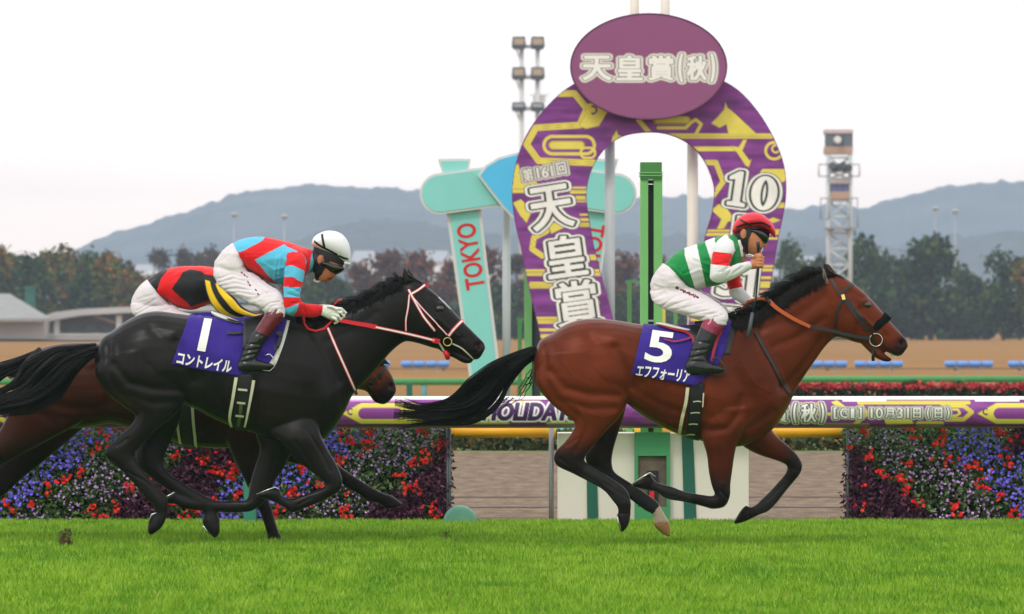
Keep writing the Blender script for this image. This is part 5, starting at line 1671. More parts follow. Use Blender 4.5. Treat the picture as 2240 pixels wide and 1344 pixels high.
def eye(parent, x, y, bvh, d0, r=0.026):
    c = hit(bvh, x, y, -r * 0.35, d0)
    mb = MB()
    v, f = [], []
    nu, nv = 14, 8
    for j in range(nv + 1):
        for i in range(nu):
            a, b = 2 * math.pi * i / nu, math.pi * j / nv - math.pi / 2
            v.append(c + Vector((math.cos(b) * math.cos(a) * r * 1.25, math.cos(b) * math.sin(a) * r * .8, math.sin(b) * r * .95)))
    for j in range(nv):
        for i in range(nu):
            f.append((j * nu + i, j * nu + (i + 1) % nu, (j + 1) * nu + (i + 1) % nu, (j + 1) * nu + i))
    mb.add(v, f)
    return mb.build('eye', MATS['eye'], parent, smooth=True)

eye(horse1, 1896, 668, bvh1, D1)

def tail_hair(parent, ctr, wid, d0, n, m, seed, r0=0.0055, sway=0.10, core=0.55):
    rg = np.random.default_rng(seed)
    c = crom([(*p, w_) for p, w_ in zip(ctr, wid)], 6)
    K = len(c)
    tan = np.gradient(c[:, :2], axis=0)
    nrm = np.stack([-tan[:, 1], tan[:, 0]], 1)
    nrm /= np.linalg.norm(nrm, axis=1)[:, None]
    paths = []
    locks = [(rg.normal(0, .42), rg.normal(0, .42), rg.normal(0, .42), rg.uniform(0, 6.28), rg.uniform(5, 11), rg.normal(K * .9, K * .1)) for _ in range(26)]
    for i in range(n):
        la_, lb, ld, lph, lfr, le = locks[i % 26]
        a, b = np.clip(la_ + rg.normal(0, .10), -1.05, 1.05), lb + rg.normal(0, .12)
        i0 = int(rg.integers(0, int(K * .3)))
        i1 = int(np.clip(le + rg.normal(0, 2.5), i0 + 8, K))
        drift, ph, fr = ld + rg.normal(0, .10), lph + rg.normal(0, .25), lfr
        t = np.linspace(0, 1, K)
        off = (a + drift * t ** 2.2 + 0.20 * np.sin(ph + fr * t) * t) * c[:, 2]
        yo = (b * 0.11 + 0.04 * np.sin(ph + fr * t)) * np.minimum(1, c[:, 2] / 30 + .1)
        pts = [P(c[k_, 0] + nrm[k_, 0] * off[k_], c[k_, 1] + nrm[k_, 1] * off[k_], d0 + yo[k_]) for k_ in range(i0, i1)]
        paths.append(pts)
    # the dense middle of the tail
    for i in range(n):
        a, b = rg.uniform(-core, core), rg.uniform(-1, 1)
        i1 = int(K * rg.uniform(.6, .85))
        ph = rg.uniform(0, 6.28)
        pts = [P(c[k_, 0] + nrm[k_, 0] * a * c[k_, 2], c[k_, 1] + nrm[k_, 1] * a * c[k_, 2] + 1.5 * math.sin(ph + k_ * .5), d0 + b * 0.07 * min(1, c[k_, 2] / 25)) for k_ in range(0, i1)]
        paths.append(pts)
    return hair('tail', paths, r0, m, parent)

tail_hair(horse1, [(1175, 768), (1135, 788), (1092, 820), (1058, 856), (1020, 886), (975, 900), (920, 904), (862, 900)], [12, 19, 33, 42, 34, 21, 19, 32], D1, 1000, MATS['hair_black'], 3, r0=.0030)
hair('tail_strands', [[P(1164 - 4 * k_ + (k_ % 3), 830 + dy + k_ * 5 + 5 * math.sin(k_ * .8 + dy), D1 + .02 * dy / 10) for k_ in range(10)] for dy in range(-22, 12, 4)] +
     [[P(1110 + dy - 6 * k_, 872 + k_ * (3 + dy * .1) + 4 * math.sin(k_ * .7 + dy), D1 - .03) for k_ in range(10)] for dy in range(0, 22, 4)], .003, MATS['hair_black'], horse1)

def mane_hair(parent, crest, low, bvh, d0, n, m, seed, r0=.005, lift=(10, 24), back=(-22, 4)):
    rg = np.random.default_rng(seed)
    cr, lo = crom(crest, 8), crom(low, 8)
    paths = []
    for i in range(n):
        t = rg.uniform(0, 1)
        k_ = min(int(t * (len(cr) - 1)), len(cr) - 1)
        l_ = min(int(t * (len(lo) - 1)), len(lo) - 1)
        x0, y0 = cr[k_] + rg.normal(0, 1.5, 2)
        dd = rg.normal(0, .03)
        if rg.random() < .42:      # blown up off the crest
            bx, up = rg.uniform(*back), rg.uniform(*lift)
            paths.append([P(x0 + 4 + bx * s ** 1.4, y0 + 6 - up * math.sin(s * 2.3) * (.75 + .25 * math.sin(x0 * .21 + seed)), d0 + dd * (1 + s)) for s in np.linspace(0, 1, 7)])
        else:                      # lying on the near side of the neck
            x1, y1 = lo[l_] + np.array([rg.normal(-12, 7), rg.normal(-1, 5)])
            ln = rg.uniform(.6, 1.0)
            pts = []
            for s in np.linspace(0, 1, 7):
                x, y = x0 + (x1 - x0) * s * ln + 3 * math.sin(s * 5 + i), y0 + 2 + (y1 - y0) * s * ln
                pts.append(hit(bvh, x, y, .006 + .012 * math.sin(s * 3) * rg.random(), d0))
            paths.append(pts)
    return hair('mane', paths, r0, m, parent, flat=1.6)

mane_hair(horse1, [(1602, 699), (1640, 684), (1672, 664), (1705, 643), (1738, 620), (1770, 602), (1800, 592)],
          [(1622, 722), (1650, 722), (1690, 700), (1726, 676), (1752, 660), (1785, 640), (1812, 626)], bvh1, D1, 2600, MATS['hair_dark'], 5, r0=.0030, lift=(9, 22), back=(-38, -8))
hair('forelock', [[hit(bvh1, 1812 + 4 * k_ + j * .6, 593 + 1.9 * k_ + j * .5, .006, D1) for k_ in range(9)] for j in range(10)], .006, MATS['hair_dark'], horse1)
hair('braided_tuft', [[hit(bvh1, 1796 + j + 1.2 * k_, 588 + 4.2 * k_, .010 + .006 * math.sin(k_ * 1.5 + j), D1) for k_ in range(9)] for j in range(8)], .0045, mat('hair_grey', (0.20, 0.17, 0.16), rough=.5), horse1)

strap('foam', [(1948, 774), (1955, 779), (1960, 781)], 4, bvh1, D1, MATS['web_white'], horse1, off=.004)
# saddle cloth, pad, saddle, girth
def cloth_wave(x, y):
    return 0.006 * math.sin(x * .09 + y * .05) * 0.6 + 0.004 * math.sin(x * .05 - y * .11)
def cloth1(u, v):
    tl, tr, br, bl = (1408, 708), (1600, 704), (1560, 852), (1382, 818)
    x = (tl[0] * (1 - u) + tr[0] * u) * (1 - v) + (bl[0] * (1 - u) + br[0] * u) * v
    y = (tl[1] * (1 - u) + tr[1] * u + 8 * math.sin(u * math.pi)) * (1 - v) + (bl[1] * (1 - u) + br[1] * u) * v
    if u > .78:
        y -= (u - .78) * 170 * v ** 2
        x += (u - .78) * 70 * v * (1 - v)
    return x, y
pad, _ = drape('saddle_pad', lambda u, v: (1520 + 92 * u - 14 * u * v, 703 + 78 * v - 6 * u), 12, 14, bvh1, D1, MATS['pad_grey'], horse1, off=.006, thick=.006)
cl1, cm1 = drape('saddle_cloth', cloth1, 44, 40, bvh1, D1, MATS['cloth_blue'], horse1, off=.016, thick=.008, wav=cloth_wave)
bvc1 = bvh_of(*cm1)
def cloth_text(name, s, corners, bvh, d0, parent, m, off=.006, bold=.02):
    px, f = text_px(s, corners, bold, 0, .09)
    return obj(name, [hit(bvh, x, y, off, d0) for x, y in px], f, m, parent, smooth=False)
cloth_text('cloth_number', '5', [(1423, 724), (1475, 731), (1463, 796), (1411, 788)], bvc1, D1, cl1, MATS['cloth_white'], bold=.02)
cloth_text('cloth_name', 'エフフォーリア', [(1395, 799), (1512, 812), (1507, 837), (1390, 824)], bvc1, D1, cl1, MATS['cloth_white'], bold=.03)
sp = loft([(1434, 706, 1438, 711, .05), (1450, 706, 1450, 715, .13), (1480, 712, 1476, 723, .17), (1508, 717, 1506, 728, .175), (1530, 712, 1528, 728, .15), (1560, 704, 1560, 722, .12), (1590, 696, 1592, 714, .09), (1600, 699, 1600, 708, .05)], D1, n=20)
sad = obj('saddle', *sp, MATS['felt_white'], horse1)
strap('saddle_piping', [(1438, 711), (1470, 721), (1500, 728), (1514, 740), (1518, 756)], 5, [bvc1], D1, MATS['piping_red'], horse1, off=.014)
strap('saddle_lace', [(1452, 744), (1475, 749), (1498, 744), (1512, 739)], 3, [bvc1], D1, MATS['piping_red'], horse1, off=.016)
drape('saddle_flap', [(1507, 716), (1545, 708), (1556, 745), (1514, 748)], 6, 6, [bvc1, bvh1], D1, MATS['leather_black'], horse1, off=.018, thick=.008)
strap('stirrup_strap', [(1578, 724), (1568, 745), (1560, 770), (1556, 790)], 6, [bvc1, bvh1], D1, MATS['piping_red'], horse1, off=.02)
gi, gm = drape('girth', lambda u, v: (1513 + 28 * u - 18 * v + 6 * v * v, 835 + 124 * v + 6 * u), 6, 20, [bvh1], D1, MATS['web_black'], horse1, off=.012, thick=.008)
strap('girth_edge', [(1504, 848), (1500, 880), (1492, 915), (1486, 952)], 7, bvh1, D1, MATS['web_cream'], gi, off=.02)
strap('girth_edge', [(1540, 860), (1538, 890)], 3, bvh1, D1, MATS['web_cream'], gi, off=.02)
for gx, gy in ((1524, 878), (1520, 902), (1516, 926), (1511, 948)):
    strap('girth_loop', [(gx - 9, gy), (gx, gy - 1), (gx + 9, gy)], 2.5, bvh1, D1, MATS['web_cream'], gi, off=.024, thick=.004)
strap('breast_strap', [(1652, 725), (1670, 760), (1690, 795), (1712, 838), (1734, 868)], 6, bvh1, D1, MATS['leather_black'], horse1)

# bridle
LB = MATS['leather_black']
br1 = strap('bridle', [(1818, 612), (1835, 640), (1846, 655), (1864, 680), (1888, 712), (1900, 724)], 6, bvh1, D1, LB, horse1)
strap('browband', [(1840, 642), (1852, 632), (1868, 620)], 6, bvh1, D1, LB, br1)
strap('throat_lash', [(1843, 655), (1833, 675), (1828, 700), (1826, 728)], 5, bvh1, D1, LB, br1)
strap('cheek_strap', [(1850, 652), (1872, 680), (1896, 705), (1912, 722)], 4.5, bvh1, D1, LB, br1)
strap('brass_buckle', [(1843, 645), (1846, 656)], 7, bvh1, D1, MATS['brass'], br1, off=.009)
strap('chin_strap', [(1905, 722), (1912, 745), (1912, 770), (1908, 784)], 5, bvh1, D1, LB, br1)
nb = loft([(1908, 716, 1918, 726, .02, -.075), (1916, 702, 1930, 716, .032, -.06), (1926, 692, 1942, 706, .036, -.03), (1934, 684, 1950, 698, .038, 0), (1938, 684, 1950, 697, .03, .04)], D1, n=14)
obj('shadow_roll', *nb, MATS['sheepskin'], br1)
def bit_ring(parent, cx, cy, r, bvh, d0, m, wire=.0034):
    c = [hit(bvh, cx, cy, .016, d0)]
    d = c[0].y
    return MB().tube([P(cx + r * math.cos(a), cy + r * math.sin(a), d) for a in np.linspace(0, 2 * math.pi, 25)], wire, 8, caps=False).build('bit_ring', m, parent, smooth=True)
bit_ring(br1, 1916, 744, 14, bvh1, D1, MATS['steel'])
strap('bit_strap', [(1888, 741), (1902, 742)], 6, bvh1, D1, LB, br1, off=.012)
strap('lip_strap', [(1928, 752), (1940, 762), (1952, 774)], 2.5, bvh1, D1, LB, br1)
MB().tube([P(1910, 765, D1 - .04), P(1910, 790, D1 - .03)], .011, 8).build('strap_end', LB, br1, smooth=True)
# reins
ND = D1 - .13
rr = strap('reins', [(1682, 658), (1700, 675), (1735, 697), (1772, 715)], (9, 7), None, D1, MATS['rein_orange'], horse1, free=[ND + .03, ND + .01, ND, ND], thick=.012)
strap('rein_strap', [(1770, 714), (1820, 724), (1860, 734), (1902, 741)], (7, 7), None, D1, LB, rr, free=[ND, ND - .01, ND - .01, ND + .01], thick=.008)
MB().tube([P(x, y, d) for x, y, d in [(1621, 684, D1 - .02), (1626, 674, D1 - .03), (1637, 661, D1 - .05), (1652, 655, D1 - .06), (1668, 654, D1 - .08), (1683, 658, ND + .03)]], .011, 8).build('rein_loop', MATS['rein_orange'], rr, smooth=True)
MB().tube([P(1676, 652, ND + .03), P(1684, 662, ND + .02), P(1680, 670, ND + .02)], .012, 8).build('rein_knot', LB, rr, smooth=True)
# hoof irons
def iron(parent, pts, d, r=.006):
    MB().tube([P(x, y, d + o_) for x, y, o_ in pts], r, 6).build('horseshoe', MATS['steel'], parent, smooth=True)
iron(horse1, [(1434, 1044, -.03), (1422, 1034, -.03), (1402, 1046, -.035), (1385, 1059, -.01), (1383, 1062, .02)], D1 - .14)
iron(horse1, [(1350, 1126, -.02), (1353, 1145, -.03), (1358, 1163, -.01)], D1 - .135, .004)

# ---- the black horse ---------------------------------------------------
D2 = 40.35
K_trunk = [(208, 776, 209, 810, .07), (221, 742, 223, 843, .16), (246, 724, 249, 872, .21), (276, 703, 280, 892, .235), (310, 686, 315, 898, .25),
           (345, 681, 355, 893, .26), (385, 686, 386, 882, .265), (425, 691, 425, 894, .27), (470, 694, 465, 915, .285), (520, 695, 505, 932, .29),
           (570, 690, 545, 945, .28), (610, 685, 585, 957, .26), (645, 687, 630, 970, .24), (675, 696, 670, 973, .22), (702, 712, 705, 963, .195), (730, 740, 740, 926, .15), (750, 778, 761, 884, .08)]
K_neck = [(630, 688, 690, 966, .2), (650, 686, 715, 955, .185), (685, 681, 752, 905, .16), (716, 675, 772, 864, .135), (750, 662, 800, 835, .115), (785, 650, 828, 803, .105), (820, 635, 852, 774, .10),
          (852, 615, 876, 753, .095), (880, 605, 893, 746, .09), (900, 610, 905, 745, .08)]
K_head = [(876, 608, 890, 747, .085), (905, 608, 908, 750, .10), (930, 625, 929, 756, .103), (950, 640, 945, 761, .103), (971, 659, 961, 765, .098), (992, 681, 978, 769, .082),
          (1012, 703, 995, 775, .068), (1032, 723, 1012, 780, .058), (1049, 740, 1030, 785, .056), (1059, 751, 1044, 787, .05), (1062, 762, 1052, 781, .03)]
K_jaw = [(962, 748, 962, 767, .05), (982, 757, 977, 777, .045), (1000, 768, 994, 784, .04), (1016, 777, 1010, 793, .038), (1030, 784, 1024, 796, .03), (1035, 787, 1033, 793, .015)]
K_ear = [(879, 622, 908, 614, .024), (879, 606, 899, 603, .020), (881, 593, 890, 592, .012), (883, 585, 886, 585, .005)]
K_nh = [(226, 775, 385, 762, .11), (207, 815, 410, 818, .125), (236, 862, 413, 846, .115), (270, 890, 402, 884, .095), (296, 908, 376, 914, .078), (286, 930, 346, 938, .06),
        (258, 957, 319, 964, .05), (231, 984, 297, 990, .046), (236, 1006, 296, 1006, .042), (266, 1030, 299, 1013, .036), (294, 1060, 322, 1040, .029), (319, 1089, 346, 1068, .028),
        (333, 1103, 366, 1087, .034), (337, 1114, 367, 1106, .033), (335, 1124, 366, 1123, .029), (326, 1139, 362, 1138, .037), (323, 1155, 352, 1156, .04), (325, 1169, 333, 1170, .025)]
K_fh = [(325, 870, 405, 865, .085), (318, 905, 398, 902, .075), (311, 932, 388, 936, .065), (303, 965, 373, 968, .05), (298, 998, 359, 1002, .046), (305, 1022, 362, 1024, .042), (333, 1047, 372, 1037, .034),
        (366, 1071, 395, 1053, .029), (400, 1092, 430, 1075, .029), (431, 1106, 462, 1092, .035), (442, 1116, 470, 1106, .033), (446, 1126, 473, 1122, .03), (442, 1139, 480, 1132, .037),
        (449, 1155, 481, 1152, .041), (460, 1169, 480, 1165, .036), (468, 1177, 474, 1176, .02)]
K_ff = [(555, 930, 670, 925, .09), (562, 960, 655, 962, .08), (568, 985, 638, 990, .068), (558, 1020, 621, 1025, .055), (550, 1048, 604, 1050, .048), (545, 1073, 592, 1076, .045), (542, 1088, 580, 1097, .043), (535, 1095, 553, 1117, .041),
        (520, 1095, 525, 1121, .035), (490, 1096, 492, 1121, .029), (455, 1094, 456, 1119, .028), (425, 1090, 423, 1116, .031), (404, 1085, 400, 1112, .033), (390, 1080, 387, 1105, .027), (380, 1076, 376, 1102, .035),
        (366, 1084, 362, 1104, .04), (352, 1093, 350, 1098, .03)]
K_nf = [(575, 915, 690, 872, .055, .07), (592, 945, 692, 905, .078, .035), (616, 969, 701, 948, .078), (642, 1001, 718, 985, .06), (672, 1026, 734, 1012, .05), (699, 1046, 745, 1036, .046), (711, 1057, 749, 1052, .044),
        (708, 1065, 744, 1073, .041), (692, 1073, 722, 1088, .035), (665, 1083, 690, 1103, .029), (641, 1091, 659, 1115, .031), (625, 1088, 637, 1122, .033), (616, 1083, 622, 1111, .027), (611, 1070, 604, 1101, .033),
        (597, 1066, 588, 1094, .041), (578, 1073, 572, 1090, .04), (562, 1080, 563, 1086, .03)]
def paint_black(x, y, v):
    n = len(x)
    c = np.tile(np.array((0.0085, 0.0068, 0.0064)), (n, 1))
    c *= (1 + noisecol(v, 2.0, 0.35) + noisecol(v, 8.0, 0.2))[:, None]
    c = mixc(c, (0.026, 0.015, 0.010), np.clip(0.6 * np.exp(-((x - 262) / 50) ** 2 - ((y - 880) / 22) ** 2) + .35 * np.exp(-((x - 600) / 60) ** 2 - ((y - 900) / 40) ** 2), 0, 1))
    c[(((x - 1046) / 6) ** 2 + ((y - 754) / 5) ** 2 < 1)] = (0.05, 0.012, 0.012)
    bl = (segdist(x, y, [(962, 650), (985, 673)]) < 3) & (y < 680)
    c[bl] = (0.35, 0.34, 0.34)
    return c
mapK = lambda x, y: (207 + (x - 1160) * .962, 682 + (y - 697) * 1.01)
st, bp = relief(mapK)
st = [s_ for i_, s_ in enumerate(st) if i_ not in (8, 9, 10, 13, 17, 18, 19, 20, 21, 22)]
st += [([(x_ - 984 + 0, y_) for x_, y_ in pl], w_, a) for pl, w_, a in LEGS[:3]] + [([(668, 935), (700, 985), (722, 1030)], 4, -.007), ([(645, 965), (690, 1030)], 4, -.006), ([(600, 1000), (590, 1050)], 4, -.005), ([(680, 1090), (650, 1105)], 2.5, -.005)]
s2, b2 = face_relief(-925, 6)
horse2, v2, f2, bvh2 = make_horse('horse', 'glossy black racehorse with red and white bridle and number 1 cloth, galloping second', D2,
    [(K_trunk, 0, 2.15), (K_neck, 0, 2.1), (K_head, 0, 2.2), (K_jaw, 0, 2.0), (K_ear, -.05, 2), ([(a + 9, b + 2, c_ + 8, e_ + 2, g) for a, b, c_, e_, g in K_ear], .055, 2),
     (K_nh, -.135, 2.1), (K_fh, .135, 2.1), (K_nf, -.15, 2.1), (K_ff, .13, 2.1)], st + s2, bp + b2, paint_black, (500, 1190))
horse2.data.materials[0] = MATS['coat_black']
eye(horse2, 962, 676, bvh2, D2)
tail_hair(horse2, [(214, 764), (178, 778), (138, 800), (100, 832), (60, 862), (15, 878), (-40, 888), (-90, 890)], [13, 24, 42, 50, 38, 27, 26, 36], D2, 1000, MATS['hair_black'], 8, r0=.0032)
mane_hair(horse2, [(650, 688), (690, 680), (720, 673), (752, 661), (785, 650), (820, 635), (852, 615), (880, 606)],
          [(668, 705), (700, 700), (735, 696), (765, 690), (800, 678), (835, 660), (862, 645), (888, 632)], bvh2, D2, 2000, MATS['hair_black'], 15, r0=.0030, lift=(3, 10), back=(-30, -6))
hair('forelock', [[hit(bvh2, 893 + 4.2 * k_ + j * .6, 603 + 2.4 * k_ + j * .5, .006, D2) for k_ in range(8)] for j in range(9)], .006, MATS['hair_black'], horse2)
hair('mane_tuft', [[P(868 - 5 * s + j, 612 - 7 * s - 3 * math.sin(s * 2 + j), D2 - .02 * j) for s in np.linspace(0, 2.2, 7)] for j in range(7)], .004, MATS['hair_black'], horse2)

def cloth2(u, v):
    tl, tr, br, bl = (416, 688), (628, 700), (585, 826), (375, 797)
    x = (tl[0] * (1 - u) + tr[0] * u) * (1 - v) + (bl[0] * (1 - u) + br[0] * u) * v
    y = (tl[1] * (1 - u) + tr[1] * u) * (1 - v) + (bl[1] * (1 - u) + br[1] * u) * v - 7 * math.sin(min(1, u * 2.4) * math.pi) * (1 - v)
    if u > .72:
        y -= (u - .72) * 95 * v ** 2
        x += (u - .72) * 60 * v * (1 - v)
    elif v > .5:
        y += 16 * (v - .5) * u
    return x, y
drape('saddle_pad', lambda u, v: (560 + 74 * u - 20 * u * v - 12 * v * v * u, 698 + 4 * u + 102 * v - 3 * u * v), 12, 16, bvh2, D2, MATS['felt_white'], horse2, off=.006, thick=.006)
cl2, cm2 = drape('saddle_cloth', cloth2, 48, 40, bvh2, D2, MATS['cloth_blue'], horse2, off=.016, thick=.008, wav=cloth_wave)
bvc2 = bvh_of(*cm2)
n1, nf1 = [], []
for j in range(9):
    for i in range(3):
        u, t = i / 2, j / 8
        x = (447 * (1 - u) + 464 * u) * (1 - t) + (431 * (1 - u) + 449 * u) * t
        y = (697 * (1 - u) + 699 * u) * (1 - t) + (767 * (1 - u) + 770 * u) * t
        n1.append(hit(bvc2, x, y, .006, D2))
        if i < 2 and j < 8:
            a = j * 3 + i
            nf1.append((a, a + 3, a + 4, a + 1))
obj('cloth_number', n1, nf1, MATS['cloth_white'], cl2)
cloth_text('cloth_name', 'コントレイル', [(391, 771), (509, 791), (504, 815), (386, 795)], bvc2, D2, cl2, MATS['cloth_white'], bold=.035)
sp = loft([(462, 681, 464, 688, .05), (478, 685, 477, 697, .13), (500, 693, 498, 705, .16), (525, 700, 522, 711, .17), (545, 700, 543, 714, .15), (575, 695, 575, 712, .12), (605, 690, 606, 708, .09), (620, 692, 620, 702, .05)], D2, n=20)
obj('saddle', *sp, MATS['felt_white'], horse2)
strap('saddle_rim', [(462, 687), (480, 696), (502, 705), (530, 711)], 3.5, [bvh2], D2, MATS['leather_black'], horse2, off=.035)
drape('saddle_flap', [(533, 703), (585, 688), (560, 752), (530, 768)], 8, 8, [bvc2, bvh2], D2, MATS['leather_black'], horse2, off=.018, thick=.008)
strap('saddle_lace', [(496, 729), (515, 730), (530, 728)], 5, [bvc2], D2, MATS['leather_black'], horse2, off=.012)
strap('stirrup_leather', [(606, 727), (614, 735), (606, 760), (598, 762)], 9, [bvc2, bvh2], D2, MATS['leather_black'], horse2, off=.014)
gi2, _ = drape('girth', lambda u, v: (513 + 44 * u - 12 * v + 8 * (1 - v) * (.5 - u), 818 + 122 * v), 6, 20, [bvh2], D2, MATS['web_black'], horse2, off=.012, thick=.008)
strap('girth_edge', [(517, 826), (510, 870), (504, 912), (508, 932)], (7, 5), bvh2, D2, MATS['web_cream'], gi2, off=.022)
strap('girth_edge', [(554, 832), (548, 870), (540, 915), (536, 932)], (6, 4), bvh2, D2, MATS['web_cream'], gi2, off=.022)
for gx, gy, gw in ((531, 852, 20), (528, 880, 18), (525, 908, 18)):
    strap('girth_loop', [(gx - gw / 2, gy - 1), (gx, gy), (gx + gw / 2, gy + 1)], 4.5, bvh2, D2, MATS['web_cream'], gi2, off=.024, thick=.004)
olive = mat('web_olive', (0.07, 0.10, 0.04), rough=.7)
strap('girth_buckle', [(528, 882), (526, 906)], 7, bvh2, D2, olive, gi2, off=.022)
strap('girth_buckle', [(525, 912), (522, 930)], 7, bvh2, D2, olive, gi2, off=.022)
# red and white bridle
def strap_rw(name, pl, wd, parent, bvh, d0, free=None):
    o = strap(name, pl, wd, bvh, d0, MATS['rein_red'], parent, off=.005, free=free)
    strap('white_stripe', pl, wd * .5, bvh, d0, MATS['web_white'], o, off=.013, thick=.003, free=[q - .010 for q in free] if free else None)
    return o
br2 = strap_rw('bridle', [(894, 634), (905, 655), (925, 690), (940, 710), (951, 724)], 6.5, horse2, bvh2, D2)
strap_rw('browband', [(898, 645), (915, 635), (932, 623), (938, 625)], 6.5, br2, bvh2, D2)
strap_rw('throat_lash', [(896, 645), (893, 675), (888, 700), (888, 724)], 5, br2, bvh2, D2)
strap_rw('cheek_strap', [(901, 648), (925, 676), (955, 708), (978, 733)], 3.6, br2, bvh2, D2)
strap_rw('noseband', [(981, 735), (993, 720), (1008, 705), (1014, 703)], 8, br2, bvh2, D2)
strap_rw('breast_strap', [(717, 718), (735, 760), (758, 812), (778, 858)], 6.5, horse2, bvh2, D2)
strap('strap_end', [(775, 850), (780, 864)], 7, bvh2, D2, LB, horse2, off=.008)
bit_ring(br2, 979, 748, 9, bvh2, D2, MATS['brass'], .0035)
strap('chin_strap', [(958, 746), (968, 762), (975, 775)], 4, bvh2, D2, MATS['web_cream'], br2)
MB().tube([P(972, 768, D2 - .05), P(978, 777, D2 - .05), P(980, 786, D2 - .04)], [.014, .020, .014], 8).build('red_toggle', MATS['rein_red'], br2, smooth=True)
strap('lip_strap', [(990, 752), (1010, 762), (1028, 778), (1036, 786)], 3, bvh2, D2, MATS['web_cream'], br2)
RD = D2 - .15
r2 = strap('reins', [(742, 701), (775, 707), (805, 712), (824, 716)], (8, 10), None, D2, MATS['rein_red'], horse2, free=[RD, RD, RD, RD], thick=.012)
strap_rw('rein_strap', [(822, 716), (870, 726), (910, 735), (950, 745)], 7, r2, None, D2, free=[RD, RD, RD, RD + .02])
strap('rein_stop', [(946, 744), (962, 748)], 11, None, D2, MATS['rein_red'], r2, free=[RD + .01, RD + .03])
MB().tube([P(x, y, RD + o_) for x, y, o_ in [(664, 692, .05), (665, 708, .04), (674, 720, .03), (690, 725, .03), (710, 720, .03), (724, 705, .03), (732, 695, .02)]], .010, 8).build('rein_loop', MATS['rein_red'], r2, smooth=True)
MB().tube([P(x, y, RD + o_) for x, y, o_ in [(728, 672, .10), (738, 661, .12), (746, 657, .15), (750, 664, .15), (745, 676, .12)]], .012, 8).build('rein_loop', MATS['rein_red'], r2, smooth=True)
iron(horse2, [(352, 1097, -.02), (366, 1086, -.03), (382, 1077, -.03)], D2 + .10, .007)
iron(horse2, [(562, 1082, -.01), (580, 1074, -.035), (602, 1066, -.03), (610, 1072, -.02)], D2 - .15, .006)
iron(horse2, [(326, 1144, -.02), (332, 1126, -.035), (342, 1122, -.03)], D2 - .135, .006)
iron(horse2, [(443, 1148, -.03), (451, 1160, -.035), (458, 1168, -.02)], D2 + .12, .006)

# ---- the dark bay behind it ---------------------------------------------
D3 = 41.3
T_trunk = [(27, 832, 30, 868, .07), (46, 800, 50, 912, .16), (85, 765, 85, 930, .21), (130, 752, 130, 938, .24), (180, 749, 185, 936, .25), (230, 752, 240, 928, .26), (280, 757, 285, 938, .27),
           (330, 759, 340, 956, .28), (390, 756, 395, 970, .285), (440, 750, 440, 979, .28), (490, 742, 490, 981, .26), (530, 745, 530, 979, .23), (560, 760, 566, 970, .18), (582, 800, 588, 940, .1)]
T_neck = [(500, 744, 560, 975, .2), (535, 742, 600, 945, .17), (575, 734, 640, 900, .14), (620, 720, 665, 866, .12), (670, 704, 690, 832, .1), (710, 695, 712, 814, .09), (730, 697, 720, 812, .08)]
T_head = [(712, 698, 700, 812, .085), (750, 715, 725, 832, .10), (775, 735, 747, 846, .103), (800, 757, 775, 851, .098), (822, 778, 794, 854, .082), (840, 797, 803, 858, .068), (853, 813, 810, 868, .06),
          (863, 835, 820, 880, .056), (867, 853, 838, 885, .05), (862, 866, 850, 880, .03)]
T_ear = [(706, 712, 735, 704, .024), (700, 700, 720, 695, .02), (694, 690, 700, 688, .006)]
T_nh = [(40, 830, 205, 830, .11), (27, 865, 205, 870, .12), (18, 905, 188, 915, .105), (-6, 950, 122, 955, .088), (-36, 985, 60, 988, .07), (-62, 1010, 10, 1014, .055), (-92, 1040, -30, 1042, .047),
        (-130, 1068, -76, 1076, .042), (-165, 1100, -136, 1113, .031), (-215, 1133, -190, 1150, .029), (-240, 1148, -216, 1165, .034), (-255, 1156, -236, 1172, .028), (-275, 1166, -250, 1188, .038), (-292, 1180, -286, 1186, .02)]
T_fh = [(130, 870, 220, 880, .09), (108, 902, 214, 905, .085), (70, 946, 166, 951, .07), (26, 986, 100, 1006, .055), (-14, 1026, 50, 1046, .047), (-36, 1060, 10, 1083, .045), (-60, 1095, -30, 1111, .033),
        (-110, 1130, -86, 1146, .03), (-140, 1150, -113, 1166, .034), (-155, 1160, -136, 1174, .028), (-175, 1170, -150, 1192, .037), (-190, 1184, -184, 1190, .02)]
T_nf = [(480, 930, 592, 930, .1), (496, 966, 583, 962, .092), (510, 1000, 575, 998, .072), (525, 1030, 577, 1028, .055), (538, 1058, 580, 1055, .047), (548, 1080, 585, 1075, .044), (557, 1098, 588, 1094, .036),
        (566, 1115, 594, 1110, .03), (575, 1138, 600, 1133, .029), (580, 1154, 605, 1149, .034), (584, 1168, 609, 1162, .03), (585, 1177, 614, 1171, .038), (587, 1188, 621, 1185, .045), (588, 1189, 618, 1187, .043)]
T_ff = [(590, 885, 545, 960, .09), (640, 950, 600, 1000, .065), (690, 984, 665, 1020, .05), (727, 1007, 712, 1037, .045), (752, 1026, 738, 1052, .042), (780, 1045, 764, 1070, .032), (805, 1061, 790, 1085, .03),
        (828, 1074, 804, 1096, .034), (842, 1080, 828, 1101, .029), (857, 1085, 835, 1105, .034), (870, 1093, 841, 1111, .042), (881, 1102, 847, 1113, .042), (880, 1105, 850, 1114, .04)]
